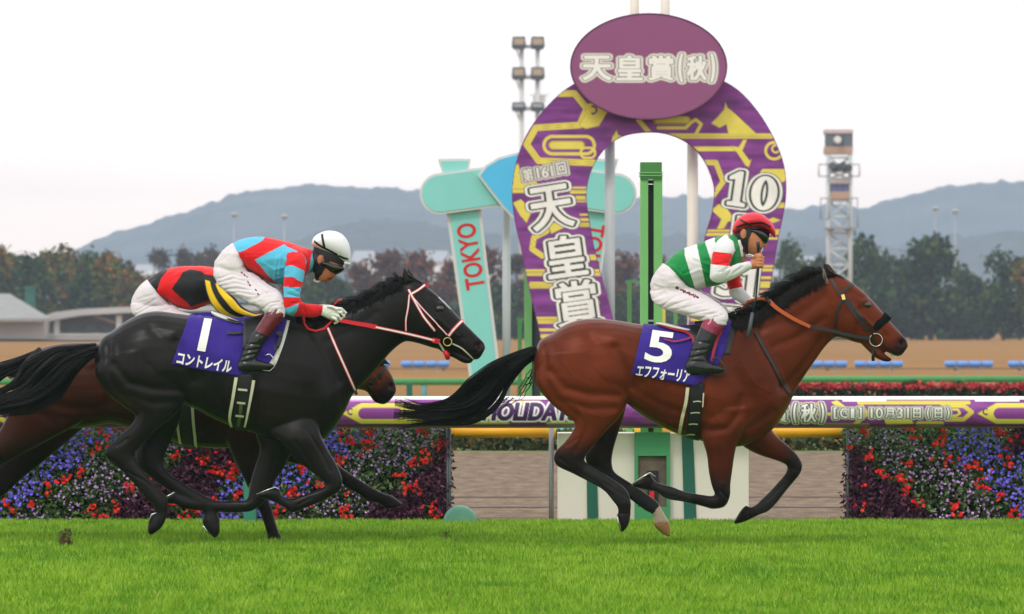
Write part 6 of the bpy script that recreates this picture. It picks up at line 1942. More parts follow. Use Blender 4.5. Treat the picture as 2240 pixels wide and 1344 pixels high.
def paint_dark(x, y, v):
    n = len(x)
    c = np.tile(np.array((0.036, 0.0095, 0.0048)), (n, 1))
    c *= (1 + noisecol(v, 2.2, 0.35))[:, None]
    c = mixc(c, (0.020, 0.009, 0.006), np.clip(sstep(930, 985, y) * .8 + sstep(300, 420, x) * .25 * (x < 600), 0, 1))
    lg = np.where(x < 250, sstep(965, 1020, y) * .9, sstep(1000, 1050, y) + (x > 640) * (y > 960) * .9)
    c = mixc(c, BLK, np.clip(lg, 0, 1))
    hd = (x > 690) & (y < 900)
    t = ((x - 720) * 140 + (y - 720) * 150) / (140 ** 2 + 150 ** 2)
    c = mixc(c, (0.135, 0.034, 0.010), hd * sstep(.30, .45, t))
    c = mixc(c, (0.012, 0.008, 0.008), hd * sstep(.72, .90, t))
    c[hd & (((x - 856) / 6) ** 2 + ((y - 846) / 5) ** 2 < 1)] = (0.05, 0.008, 0.006)
    c[(segdist(x, y, [(546, 1068), (556, 1052)]) < 4) & (v[:, 1] < D3)] = (0.35, 0.22, 0.16)
    return c
mapT = lambda x, y: (27 + (x - 1160) * .98, 750 + (y - 697) * .86)
st, bp = relief(mapT)
st = st[:9]
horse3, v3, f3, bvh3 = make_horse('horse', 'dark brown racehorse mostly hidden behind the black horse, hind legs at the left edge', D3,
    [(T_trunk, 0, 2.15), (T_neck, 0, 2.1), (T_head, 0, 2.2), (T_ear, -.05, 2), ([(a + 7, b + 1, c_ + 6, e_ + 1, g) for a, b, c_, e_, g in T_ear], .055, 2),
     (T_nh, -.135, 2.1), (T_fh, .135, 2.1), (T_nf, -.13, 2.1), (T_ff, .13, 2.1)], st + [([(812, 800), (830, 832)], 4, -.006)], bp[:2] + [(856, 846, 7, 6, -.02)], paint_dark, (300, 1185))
eye(horse3, 800, 775, bvh3, D3)
tail_hair(horse3, [(92, 768), (58, 786), (18, 804), (-30, 826), (-85, 850), (-140, 868), (-200, 876)], [9, 14, 20, 28, 32, 30, 34], D3, 140, MATS['hair_black'], 21, r0=.006)
hair('tail_head', [[hit(bvh3, 88 - 9 * k_ + j * 2, 764 + 4.2 * k_ + j * 2.0, .012, D3) for k_ in range(11)] for j in range(14)], .012, MATS['hair_dark'], horse3)
br3 = strap('bridle', [(760, 730), (785, 775), (800, 800), (808, 824)], 5, bvh3, D3, LB, horse3)
strap('noseband', [(806, 842), (826, 826), (846, 804)], 7, bvh3, D3, LB, br3)
nb = loft([(812, 795, 824, 806, .02, -.07), (824, 784, 840, 797, .035, -.05), (836, 780, 852, 798, .038, 0), (840, 784, 854, 800, .03, .04)], D3, n=12)
obj('shadow_roll', *nb, MATS['sheepskin'], br3)
bit_ring(br3, 812, 842, 6, bvh3, D3, MATS['leather_black'])
strap('lip_strap', [(812, 865), (806, 850), (800, 842)], 5, bvh3, D3, LB, br3)
gi3, _ = drape('girth', lambda u, v: (392 + 34 * u - 2 * v, 860 + 114 * v + 4 * u), 5, 16, [bvh3], D3, MATS['web_black'], horse3, off=.012, thick=.008)
strap('girth_edge', [(388, 925), (391, 950), (397, 972)], 6, bvh3, D3, MATS['web_cream'], gi3, off=.022)
strap('girth_edge', [(421, 890), (424, 930), (430, 978)], 6, bvh3, D3, MATS['web_cream'], gi3, off=.022)
drape('saddle_cloth', [(360, 752), (520, 742), (500, 860), (345, 850)], 16, 14, bvh3, D3, MATS['cloth_blue'], horse3, off=.012, thick=.008)
sp = loft([(400, 745, 402, 752, .06), (430, 742, 430, 754, .16), (470, 738, 470, 752, .14), (510, 736, 511, 748, .08)], D3, n=18)
obj('saddle', *sp, LB, horse3)

# ------------------------------------------------------------------ riders
mat('skin', vcol=True, rough=0.5, spec=0.35, var=0.06, vscale=30, trans=0.08)
mat('silk', vcol=True, rough=0.6, spec=0.18, bump=0.3, bscale=14, bstretch=(1.6, 1, .7), sheen=0.15)
mat('breeches', (0.66, 0.60, 0.615), rough=0.8, spec=0.2, bump=0.55, bscale=13, bstretch=(.7, 1, 1.7), sheen=0.1)
mat('boot_black', vcol=True, rough=0.22, spec=0.45, bump=0.4, bscale=18)
mat('helmet_red', srgb(205, 28, 48), rough=0.45, bump=0.1, bscale=30)
mat('helmet_white', (0.72, 0.71, 0.73), rough=0.4)
mat('elastic_black', (0.01, 0.01, 0.012), rough=0.6)
mat('goggles', (0.006, 0.006, 0.007), rough=0.12, spec=0.7)
mat('glint_gold', (0.75, 0.62, 0.15), rough=0.15, metal=0.8)
mat('glove', (0.74, 0.74, 0.68), rough=0.75, bump=0.5, bscale=60)
mat('whip', (0.02, 0.02, 0.024), rough=0.35)
mat('whip_flap', (0.075, 0.080, 0.10), rough=0.5)
mat('letter_maroon', srgb(110, 20, 48), rough=0.7)
SKIN, HOOD = srgb(196, 124, 88), (0.010, 0.010, 0.012)
WHITE, GREEN, RED, CYAN, BLACKC, YEL, MAR = (0.66, 0.645, 0.65), srgb(14, 128, 62), srgb(214, 18, 24), srgb(84, 178, 208), (0.013, 0.012, 0.014), srgb(238, 196, 24), srgb(136, 34, 66)

def tubeparts(pts, r, d0):
    mb = MB()
    mb.tube([P(x, y, d0 + o_) for x, y, o_ in pts], r, 8)
    return mb.v, mb.f

def shell(name, parts, d0, m, parent, colf=None, voxel=0.006, smooth=4, st=None):
    v, f, n = fuse(parts, voxel, smooth)
    if st:
        v = sculpt(v, n, d0, st, [])
    x, y = toPx(v)
    col = colf(x, y, v) if colf else None
    o = obj(name, v, f, m, parent, col)
    return o, bvh_of(v, f)

def banded(name, ribs, d0, m, parent, colf, n=56, sub=20, off=0.0):
    """sleeve or shirt panel: dense loft coloured by where it lies"""
    rb = [(*r[:5], (r[5] if len(r) > 5 else 0) + off) for r in ribs]
    v, f = loft(rb, d0, n=n, sub=sub)
    v = np.array([tuple(p) for p in v])
    x, y = toPx(v)
    return obj(name, v, f, m, parent, colf(x, y, v)), v, f

def rider(label, d0, torso, arms, hips, thighs, shins, head, hands, facecol, base):
    """the body itself: one continuous figure under the clothes"""
    parts = [loft(torso, d0, grow=-.016), loft(hips, d0, grow=-.016)]
    for r in arms + thighs + shins:
        parts.append(loft(r, d0, grow=-.012))
    parts += [loft(r, d0, n=22) for r in head]
    for h in hands:
        parts += h
    v, f, n = fuse(parts, 0.0052, 2)
    x, y = toPx(v)
    o = obj('person', v, f, MATS['skin'], None, facecol(x, y, v), True, P(*base, d0))
    tag(o, label, 'person')
    return o, bvh_of(v, f)

def flat(c, n):
    return np.tile(np.array(c), (n, 1))

def mirror(ribs, dx=0, dy=0):
    return [(a + dx, b + dy, c + dx, e_ + dy, w_, -o_) for a, b, c, e_, w_, o_ in ribs]

def rumple(o, d0, amp=.005, sc=(9, 9, 16), st=None, seed=0.0):
    """folds of loose cloth"""
    me = o.data
    n = len(me.vertices)
    co = np.empty(n * 3); me.vertices.foreach_get('co', co)
    nn = np.empty(n * 3); me.vertices.foreach_get('normal', nn)
    og = np.array(wloc(o))
    v, nn = co.reshape(-1, 3) + og, nn.reshape(-1, 3)
    S_ = np.array(sc)
    a = np.empty(n)
    for i, p in enumerate(v * S_ + seed):
        q = Vector(p)
        q = q + Vector((noise.noise(q * .6), 0, noise.noise(q * .6 + Vector((5, 1, 2))))) * .9
        a[i] = 1 - 2.6 * abs(noise.noise(q))
    v2 = v + nn * (np.clip(a, -1.2, 1) * amp)[:, None]
    if st:
        v2 = sculpt(v2, nn, d0, st, [])
    me.vertices.foreach_set('co', (v2 - og).ravel())
    me.update()

# ---- rider of the bay ---------------------------------------------------
A_torso = [(1449, 580, 1497, 622, .14), (1468, 561, 1522, 633, .165), (1491, 545, 1546, 630, .18), (1525, 533, 1578, 622, .19), (1563, 519, 1606, 602, .195), (1592, 514, 1622, 578, .17), (1607, 516, 1627, 564, .11), (1614, 520, 1629, 560, .075)]
A_up = [(1588, 514, 1618, 540, .045, -.13), (1570, 528, 1611, 545, .058, -.175), (1561, 549, 1604, 555, .058, -.205), (1556, 575, 1597, 573, .054, -.235), (1553, 598, 1592, 588, .05, -.26), (1556, 612, 1594, 583, .047, -.265),
        (1575, 618, 1602, 582, .043, -.255), (1606, 609, 1616, 577, .038, -.23), (1636, 592, 1637, 573, .030, -.195), (1644, 588, 1643, 574, .027, -.185)]
A_far = [(1585, 520, 1618, 560, .05, .14), (1584, 560, 1618, 580, .056, .18), (1587, 590, 1619, 597, .054, .2), (1590, 615, 1621, 616, .05, .21), (1594, 632, 1624, 628, .047, .21), (1600, 650, 1630, 637, .042, .19), (1622, 664, 1640, 648, .037, .15), (1644, 672, 1652, 659, .028, .10)]
A_hips = [(1450, 575, 1497, 616, .145), (1436, 593, 1509, 630, .17), (1424, 618, 1521, 638, .17), (1422, 643, 1528, 647, .15)]
A_th = [(1423, 640, 1515, 630, .085, -.07), (1428, 658, 1522, 636, .088, -.10), (1443, 671, 1538, 643, .088, -.13), (1482, 685, 1557, 655, .080, -.175), (1521, 697, 1577, 669, .07, -.22), (1542, 704, 1590, 684, .062, -.245), (1551, 708, 1593, 696, .057, -.255), (1552, 710, 1589, 711, .05, -.26)]
A_sh = [(1546, 690, 1588, 700, .048, -.25), (1538, 704, 1583, 716, .05, -.265), (1533, 716, 1569, 735, .047, -.275), (1518, 748, 1558, 757, .046, -.285), (1508, 778, 1547, 780, .042, -.295), (1502, 799, 1546, 790, .04, -.30)]
A_ft = [(1500, 794, 1501, 816, .030, -.30), (1514, 782, 1514, 820, .041, -.30), (1535, 787, 1535, 820, .043, -.30), (1556, 795, 1556, 817, .041, -.30), (1572, 800, 1572, 815, .034, -.30), (1583, 806, 1583, 812, .02, -.30)]
A_head = [[(1606, 512, 1607, 532, .05), (1614, 494, 1617, 545, .068), (1629, 480, 1633, 553, .075), (1645, 473, 1648, 558, .072), (1657, 473, 1657, 559, .062), (1665, 482, 1663, 556, .05), (1670, 502, 1666, 548, .034), (1671, 520, 1668, 540, .02)],
          [(1664, 518, 1661, 539, .012), (1671, 526, 1668, 541, .014), (1676, 534, 1673, 541, .011), (1677, 537, 1675, 541, .006)],
          [(1600, 530, 1636, 545, .055), (1602, 545, 1634, 562, .057), (1600, 560, 1628, 576, .065)],
          [(1655, 541, 1655, 546, .02), (1666, 541, 1665, 546, .018), (1668, 542, 1667, 545, .010)], [(1653, 548, 1653, 557, .022), (1663, 548, 1661, 557, .018), (1665, 550, 1664, 555, .01)],
          [(1622, 502, 1621, 519, .006, -.066), (1626, 500, 1625, 521, .009, -.072), (1631, 502, 1630, 519, .007, -.070)]]
hd_ = -.185
A_hand = [loft([(1640, 571, 1641, 590, .024, hd_), (1650, 561, 1652, 589, .030, hd_), (1659, 560, 1662, 587, .030, hd_), (1665, 565, 1667, 582, .02, hd_)], D1)]
for i in range(4):
    yy = 562 + 6.2 * i
    A_hand.append(tubeparts([(1654, yy + 1, hd_ - .030), (1664 - i, yy - 1 + i, hd_ - .034), (1671 - i * .8, yy + 2, hd_ - .018), (1669 - i, yy + 5, hd_ + .006), (1663, yy + 5, hd_ + .014)], [.009, .0095, .009, .008, .007], D1))
A_hand.append(tubeparts([(1646, 566, hd_ - .02), (1654, 558, hd_ - .028), (1662, 556, hd_ - .018), (1667, 558, hd_ - .004)], [.010, .0105, .0095, .008], D1))
A_hand2 = [loft([(1644, 658, 1642, 674, .022, .10), (1652, 657, 1650, 679, .03, .09), (1660, 662, 1657, 679, .028, .07)], D1)]
for i in range(4):
    A_hand2.append(tubeparts([(1654 + i, 661 + 4 * i, .06), (1663 + i * .6, 664 + 4 * i, .05), (1664, 669 + 4 * i, .06), (1658, 670 + 4 * i, .07)], [.009, .009, .008, .007], D1))
A_hand2.append(tubeparts([(1648, 660, .07), (1655, 657, .055), (1662, 659, .05)], [.010, .010, .008], D1))
def face1(x, y, v):
    c = flat(SKIN, len(x))
    hood = inpoly(x, y, [(1596, 470), (1690, 470), (1680, 505), (1652, 500), (1642, 515), (1634, 530), (1632, 556), (1626, 552), (1616, 540), (1596, 545)]) & (y < 560)
    ear_ = (((x - 1626) / 6.5) ** 2 + ((y - 511) / 11) ** 2 < 1) & (np.abs(v[:, 1] - D1) > .05)
    c[hood & ~ear_] = HOOD
    jaw = (y > 538) & (y < 562) & (x < 1668)
    c = mixc(c, srgb(150, 96, 74), jaw * .25)
    c[inpoly(x, y, [(1662, 540.5), (1672, 540), (1670, 547), (1662, 547)]) & (np.abs(v[:, 1] - D1) < .06)] = srgb(150, 70, 62)
    c[inpoly(x, y, [(1664, 542.5), (1674, 542), (1672, 545), (1664, 545)]) & (np.abs(v[:, 1] - D1) < .06)] = srgb(90, 36, 34)
    c[(y > 652) & (x > 1640)] = srgb(214, 208, 214)
    return c
per1, pb1 = rider('jockey in green and white silks and red cap, raised fist holding a whip', D1, A_torso, [A_up, A_far], A_hips, [A_th, mirror(A_th, 4, -4)], [A_sh, A_ft, mirror(A_sh), mirror(A_ft)], A_head, [A_hand, A_hand2], face1, (1500, 700))
def shirt1(x, y, v):
    c = flat(GREEN, len(x))
    b1 = inpoly(x, y, [(1498, 560), (1496, 530), (1524, 520), (1525, 540), (1547, 640), (1523, 640)])
    b2 = inpoly(x, y, [(1543, 533), (1543, 505), (1562, 505), (1564, 530), (1575, 538), (1570, 560), (1556, 572), (1550, 555)])
    c[b1 | b2] = WHITE
    return c
sh1, sv, sf = banded('silk_shirt', A_torso, D1, MATS['silk'], per1, shirt1, n=140, sub=30)
bsh1 = bvh_of(sv, sf)
rumple(sh1, D1, .0045, (7, 7, 15), [([(1560, 600), (1530, 590), (1500, 602)], 3, -.007), ([(1556, 582), (1520, 566)], 3, -.006), ([(1552, 612), (1520, 622)], 3, -.007), ([(1470, 583), (1490, 602)], 3, -.006), ([(1490, 600), (1508, 622)], 3, -.006), ([(1562, 540), (1556, 575)], 3, -.006), ([(1612, 545), (1605, 580)], 3, -.006)])
def slv1(x, y, v):
    c = flat(WHITE, len(x))
    t = (y - 553) + (1580 - x) * .12
    c[(t > 0) & (t < 28) & (y < 586) & (x < 1602)] = RED
    c[inpoly(x, y, [(1590, 505), (1625, 505), (1625, 548), (1608, 548), (1603, 528), (1594, 522)])] = GREEN
    return c
o = banded('sleeve', A_up, D1, MATS['silk'], per1, slv1, sub=20)[0]
rumple(o, D1, .0035, (11, 11, 14), [([(1598, 584), (1574, 596)], 2.5, -.008), ([(1592, 574), (1562, 580)], 2.5, -.006), ([(1604, 598), (1624, 584)], 2.5, -.005), ([(1590, 606), (1600, 590)], 2.5, -.006), ([(1565, 556), (1602, 556)], 2.5, -.004)], 3)
def slv1b(x, y, v):
    c = flat(WHITE, len(x))
    c[(y > 584) & (y + .2 * (x - 1600) < 633)] = RED
    c[y < 575] = GREEN
    return c
o = banded('sleeve', A_far, D1, MATS['silk'], per1, slv1b, sub=20)[0]
rumple(o, D1, .004, (10, 10, 14), None, 8)
W1 = [([(1446, 672), (1475, 650), (1500, 640)], 2.2, -.006), ([(1455, 676), (1490, 660), (1525, 652)], 2.2, -.006), ([(1470, 680), (1510, 670), (1545, 662)], 2.2, -.005), ([(1500, 690), (1530, 683), (1560, 676)], 2.2, -.006),
      ([(1530, 700), (1545, 690), (1572, 684)], 2.2, -.006), ([(1556, 706), (1562, 694), (1580, 690)], 2, -.006), ([(1428, 640), (1455, 630), (1480, 632)], 2.5, -.004), ([(1432, 655), (1452, 640)], 2.5, -.004), ([(1480, 600), (1500, 625)], 3, -.005)]
br_, bbr1 = shell('breeches', [loft(A_hips, D1), loft(A_th, D1), loft(mirror(A_th, 4, -4), D1)], D1, MATS['breeches'], per1, st=W1)
rumple(br_, D1, .0042, (9, 9, 22), None, 21)
cloth_text('name_stitching', 'S.Tobana', [(1476, 625), (1532, 652), (1530, 659), (1473, 633)], bbr1, D1, br_, MATS['letter_maroon'], off=.004, bold=.02) if False else None
strap('stitching', [(1478, 628), (1484, 632)], 6, bbr1, D1, MATS['letter_maroon'], br_, off=.003, thick=.002)
for i, (ax, ay, bx, by, w_) in enumerate([(1488, 634, 1496, 636, 3), (1494, 640, 1500, 637, 4.5), (1500, 642, 1506, 641, 4), (1506, 640, 1510, 646, 5), (1511, 646, 1518, 645, 3.5), (1517, 650, 1522, 646, 4.5), (1523, 648, 1528, 653, 4)]):
    strap('stitching', [(ax, ay), (bx, by)], w_, bbr1, D1, MATS['letter_maroon'], br_, off=.003, thick=.002)
def bootc(ymar):
    def g(x, y, v):
        c = flat((0.010, 0.010, 0.012), len(x))
        c[ymar(x, y)] = MAR
        return c
    return g
for r_, f_ in ((A_sh, A_ft), (mirror(A_sh), mirror(A_ft))):
    shell('boot', [loft(r_, D1, grow=.002), loft(f_, D1, grow=.002)], D1, MATS['boot_black'], per1, bootc(lambda x, y: y < 716 + (x - 1533) * .52), voxel=.005, smooth=2,
          st=[([(1520, 745), (1550, 752)], 2.5, -.004), ([(1512, 768), (1545, 765)], 2.5, -.005), ([(1508, 783), (1535, 778)], 2.5, -.006), ([(1505, 790), (1540, 792)], 2.5, -.005)])
sti = MB().tube([P(x, y, D1 - .30) for x, y in [(1556, 818), (1572, 822), (1587, 816), (1584, 800), (1570, 782), (1558, 786)]], .006, 6).build('stirrup', MATS['pad_grey'], horse1, smooth=True)
A_helm = [(1602, 500, 1603, 510, .045), (1608, 485, 1609, 513, .082), (1624, 471, 1624, 505, .1), (1646, 465, 1646, 501, .105), (1664, 468, 1664, 500, .1), (1678, 477, 1679, 506, .088), (1688, 487, 1687, 514, .075), (1694, 497, 1692, 518, .055), (1697, 507, 1695, 521, .025)]
hv, hf = loft(A_helm, D1, n=32, sub=8)
hm = obj('helmet', hv, hf, MATS['helmet_red'], per1)
bh1 = bvh_of(hv, hf)
strap('helmet_band', [(1604, 500), (1622, 494), (1645, 490), (1668, 489), (1686, 497)], 4.5, bh1, D1, MATS['elastic_black'], hm, off=.003, thick=.003)
strap('helmet_band', [(1615, 479), (1625, 484), (1637, 492), (1644, 497)], 4, bh1, D1, MATS['elastic_black'], hm, off=.003, thick=.003)
gg = loft([(1640, 500, 1641, 509, .080), (1649, 497, 1651, 516, .082), (1660, 496, 1661, 526, .076), (1670, 498, 1670, 532, .064), (1678, 503, 1676, 534, .048), (1684, 509, 1680, 530, .022)], D1, n=22)
gg_ = obj('goggles', *gg, MATS['goggles'], per1)
bgg = bvh_of(*gg)
drape('painted_glint', lambda u, v: (1654 + 4.5 * math.cos(u * 6.2832) * v, 506.5 + 4.5 * math.sin(u * 6.2832) * v), 14, 2, [bgg], D1, MATS['glint_gold'], gg_, off=.003, thick=.002)  # gold disc stands in for a highlight on the dark goggles
strap('chin_strap', [(1636, 512), (1634, 530), (1633, 545), (1634, 557)], 6, [pb1], D1, MATS['elastic_black'], hm, off=.004)
strap('collar', [(1617, 525), (1622, 545), (1625, 562)], 5, [bsh1, pb1], D1, MATS['cloth_white'], sh1, off=.006)
strap('scarf', [(1630, 559), (1640, 561), (1648, 559)], 5, [pb1], D1, MATS['cloth_white'], sh1, off=.008)
wh = empty('whip', P(1660, 575, D1 + hd_))
tag(wh, 'thin black riding whip with grey flap held upright by the jockey in green and white', 'whip')
MB().tube([P(1659, 530, D1 + hd_), P(1660, 575, D1 + hd_), P(1654, 650, D1 + hd_ - .01), P(1645, 690, D1 + hd_ - .02)], [.010, .009, .006, .006], 8).build('shaft', MATS['whip'], wh, smooth=True)
MB().tube([P(1658, 529, D1 + hd_), P(1659, 536, D1 + hd_), P(1659, 552, D1 + hd_)], [.012, .013, .010], 8).build('grip', MATS['whip'], wh, smooth=True)
MB().tube([P(1646, 684, D1 + hd_ - .02), P(1641, 712, D1 + hd_ - .02), P(1636, 737, D1 + hd_ - .02)], [.011, .014, .016], 8).build('flap', MATS['whip_flap'], wh, smooth=True)

# ---- rider of the black -------------------------------------------------
C_torso = [(507, 536, 538, 584, .14), (526, 524, 562, 602, .165), (556, 518, 592, 618, .185), (596, 521, 622, 624, .195), (634, 530, 650, 614, .195), (660, 539, 670, 602, .155), (677, 545, 684, 590, .10), (684, 550, 688, 584, .07)]
C_up = [(622, 552, 660, 552, .045, -.14), (626, 566, 667, 566, .058, -.175), (623, 586, 669, 584, .058, -.2), (621, 613, 663, 612, .054, -.22), (621, 640, 657, 638, .05, -.235), (621, 665, 656, 655, .05, -.24),
        (627, 686, 660, 661, .047, -.24), (645, 692, 669, 665, .043, -.22), (680, 694, 684, 667, .036, -.18), (706, 689, 705, 669, .029, -.14)]
C_far = [(a - 6, b - 2, c - 6, e_ - 2, w_, -o_) for a, b, c, e_, w_, o_ in C_up]
C_hips = [(509, 532, 537, 578, .145), (488, 548, 546, 598, .168), (471, 571, 557, 612, .17), (466, 592, 566, 620, .15)]
C_th = [(466, 588, 556, 598, .085, -.07), (468, 604, 568, 608, .088, -.10), (481, 628, 586, 622, .086, -.135), (511, 647, 604, 632, .08, -.175), (546, 664, 618, 649, .07, -.22), (571, 677, 623, 668, .062, -.245), (581, 686, 624, 684, .057, -.255), (583, 688, 621, 695, .05, -.26)]
C_sh = [(588, 668, 622, 680, .048, -.25), (581, 686, 620, 694, .051, -.265), (562, 716, 592, 732, .048, -.275), (545, 739, 578, 750, .046, -.285), (530, 771, 561, 782, .041, -.295), (521, 794, 556, 790, .039, -.30)]
C_ft = [(520, 794, 522, 811, .028, -.30), (534, 784, 534, 813, .040, -.30), (557, 786, 557, 811, .042, -.30), (579, 792, 579, 809, .038, -.30), (590, 795, 590, 806, .03, -.30), (598, 798, 598, 803, .015, -.30)]
C_head = [[(692, 516, 757, 556, .055), (688, 530, 757, 568, .07), (685, 548, 753, 578, .073), (684, 565, 746, 590, .068), (684, 582, 738, 600, .058), (687, 598, 726, 612, .045), (694, 610, 712, 618, .03)],
          [(736, 584, 726, 594, .012), (738, 593, 729, 602, .014), (735, 602, 729, 607, .011), (733, 606, 730, 608, .006)],
          [(655, 546, 672, 598, .07), (675, 546, 690, 594, .06), (692, 552, 706, 590, .058)],
          [(726, 606, 720, 610, .018), (728, 610, 723, 614, .015)], [(712, 608, 708, 619, .02), (720, 612, 714, 620, .014)],
          [(696, 562, 692, 577, .006, -.066), (701, 560, 697, 579, .009, -.072), (706, 562, 703, 577, .007, -.070)]]
gd = -.14
C_glove = [loft([(703, 669, 702, 690, .024, gd), (714, 667, 712, 695, .032, gd), (726, 668, 724, 700, .036, gd), (737, 673, 734, 702, .034, gd), (743, 681, 740, 700, .024, gd)], D2)]
for i, pl in enumerate([[(732, 674), (747, 676), (757, 685), (752, 691)], [(732, 681), (746, 684), (753, 693), (746, 698)], [(730, 688), (741, 692), (746, 700), (739, 704)], [(726, 694), (735, 699), (737, 706), (731, 708)]]):
    C_glove.append(tubeparts([(pl[0][0], pl[0][1], gd - .028), (pl[1][0], pl[1][1], gd - .032), (pl[2][0], pl[2][1], gd - .015), (pl[3][0], pl[3][1], gd + .005)], [.0105, .0105, .0095, .008], D2))
C_glove.append(tubeparts([(716, 670, gd - .03), (728, 672, gd - .044), (738, 678, gd - .045)], [.011, .011, .009], D2))
C_glove2 = [loft([(696, 667, 695, 688, .024, .12), (712, 666, 710, 693, .034, .10), (728, 670, 726, 698, .034, .07), (736, 678, 733, 695, .024, .06)], D2)]
for i in range(4):
    C_glove2.append(tubeparts([(724 + i, 672 + 6 * i, .04), (737 - i * 2, 675 + 6 * i, .03), (741 - i * 3, 681 + 6 * i, .04), (735 - i * 2, 684 + 5 * i, .05)], [.0105, .010, .009, .008], D2))
C_glove2.append(tubeparts([(712, 670, .06), (722, 670, .04), (730, 676, .035)], [.011, .011, .009], D2))
def face2(x, y, v):
    c = flat(srgb(172, 104, 72), len(x))
    hood = inpoly(x, y, [(670, 500), (770, 560), (760, 586), (722, 572), (712, 586), (705, 600), (694, 612), (680, 606), (672, 560)])
    ear_ = (((x - 701) / 7) ** 2 + ((y - 569) / 11) ** 2 < 1) & (np.abs(v[:, 1] - D2) > .05)
    c[hood & ~ear_] = HOOD
    c[(x < 684)] = srgb(70, 120, 140)
    c[inpoly(x, y, [(716, 608), (728, 606), (726, 612), (716, 613)]) & (np.abs(v[:, 1] - D2) < .06)] = srgb(130, 60, 54)
    return c
per2, pb2 = rider('jockey in light blue and red silks and white cap, crouched over the black horse', D2, C_torso, [C_up, C_far], C_hips, [C_th, mirror(C_th, 4, -4)], [C_sh, C_ft, mirror(C_sh), mirror(C_ft)], C_head, [[loft([(703, 671, 702, 688, .018, gd), (726, 670, 724, 696, .022, gd), (740, 682, 738, 697, .014, gd)], D2)]], face2, (560, 690))
def shirt2(x, y, v):
    c = flat(RED, len(x))
    a = inpoly(x, y, [(500, 545), (500, 500), (600, 500), (572, 527), (526, 552)])
    d = inpoly(x, y, [(557, 569), (621, 534), (668, 562), (672, 575), (640, 640), (600, 618)])
    e_ = inpoly(x, y, [(648, 530), (690, 535), (690, 545), (664, 541)])
    k_ = inpoly(x, y, [(682, 555), (700, 555), (700, 600), (676, 600)])
    c[a | d | e_ | k_] = CYAN
    return c
sh2, sv2, sf2 = banded('silk_shirt', C_torso, D2, MATS['silk'], per2, shirt2, n=140, sub=30)
rumple(sh2, D2, .0045, (7, 7, 15), [([(620, 585), (600, 590), (575, 575)], 3, -.007), ([(621, 605), (600, 610), (585, 600)], 3, -.008), ([(614, 560), (610, 600)], 3, -.007), ([(606, 565), (600, 610)], 2.5, -.006), ([(530, 550), (545, 585)], 3, -.005), ([(640, 560), (625, 572)], 3, -.006), ([(560, 590), (590, 612)], 3, -.005)], 5)
def slv2(x, y, v):
    c = flat(RED, len(x))
    q = y - .30 * (x - 645)
    for lo, hi in ((582, 603), (628, 650)):
        c[(q > lo) & (q < hi) & (x < 675)] = CYAN
    c[inpoly(x, y, [(615, 672), (628, 674), (652, 664), (650, 680), (640, 694), (615, 700)])] = CYAN
    return c
def slv2q(x, y, v):
    c = flat(RED, len(x))
    b1 = inpoly(x, y, [(618, 583), (640, 581), (664, 592), (668, 606), (660, 618), (640, 606), (618, 606)])
    b2 = inpoly(x, y, [(618, 627), (640, 629), (662, 629), (658, 651), (618, 650)])
    b3 = inpoly(x, y, [(612, 674), (628, 674), (653, 664), (650, 680), (638, 697), (612, 700)])
    c[b1 | b2 | b3] = CYAN
    return c
o = banded('sleeve', C_up, D2, MATS['silk'], per2, slv2q, sub=24, n=56)[0]
rumple(o, D2, .004, (11, 11, 14), [([(660, 660), (640, 664)], 2.5, -.008), ([(656, 650), (630, 644)], 2.5, -.007), ([(658, 640), (634, 630)], 2.5, -.006), ([(670, 690), (664, 672)], 2.5, -.006)], 11)
banded('sleeve', C_far, D2, MATS['silk'], per2, slv2q, sub=20)
W2 = [([(478, 610 + 9 * i), (505 + 4 * i, 600 + 10 * i), (540 + 4 * i, 606 + 10 * i)], 2.0, -.007) for i in range(5)] + \
     [([(575, 676), (590, 664), (612, 660)], 2, -.006), ([(583, 688), (592, 672), (604, 668)], 2, -.006), ([(598, 690), (604, 678), (618, 676)], 2, -.006), ([(540, 600), (585, 640)], 3, -.004), ([(560, 655), (580, 640), (600, 640)], 2, -.005), ([(475, 575), (500, 560)], 3, -.003)]
br2_, bbr2 = shell('breeches', [loft(C_hips, D2), loft(C_th, D2), loft(mirror(C_th, 4, -4), D2)], D2, MATS['breeches'], per2, st=W2)
rumple(br2_, D2, .0042, (9, 9, 22), None, 25)
for ax, ay in ((527, 595), (533, 600), (539, 605), (541, 616), (545, 622), (558, 633), (563, 642)):
    strap('stitching', [(ax, ay), (ax + 3.5, ay + 4)], 2.6, bbr2, D2, MATS['letter_maroon'], br2_, off=.003, thick=.002)
for r_, f_ in ((C_sh, C_ft), (mirror(C_sh), mirror(C_ft))):
    shell('boot', [loft(r_, D2, grow=.002), loft(f_, D2, grow=.002)], D2, MATS['boot_black'], per2, lambda x, y, v: np.where((y < 722 + (x - 556) * .5)[:, None], np.array(srgb(98, 24, 38))[None], np.array((0.010, 0.010, 0.012))[None]), voxel=.005, smooth=2,
          st=[([(556, 728), (574, 735)], 2.5, -.004), ([(540, 752), (570, 755)], 2.5, -.005), ([(533, 768), (563, 765)], 2.5, -.006), ([(525, 782), (556, 775)], 2.5, -.006), ([(522, 792), (556, 790)], 2.5, -.005)])
MB().tube([P(x, y, D2 - .30) for x, y in [(573, 810), (590, 812), (601, 802), (600, 785), (590, 775), (578, 778)]], .005, 6).build('stirrup', MATS['steel'], horse2, smooth=True)
C_helm = [(682, 531, 684, 538, .04), (686, 520, 690, 542, .078), (698, 511, 702, 549, .098), (716, 505, 716, 557, .106), (736, 507, 731, 564, .106), (752, 516, 744, 570, .096), (763, 533, 754, 575, .075), (767, 552, 760, 578, .05), (767, 565, 764, 578, .025)]
hv2, hf2 = loft(C_helm, D2, n=32, sub=8)
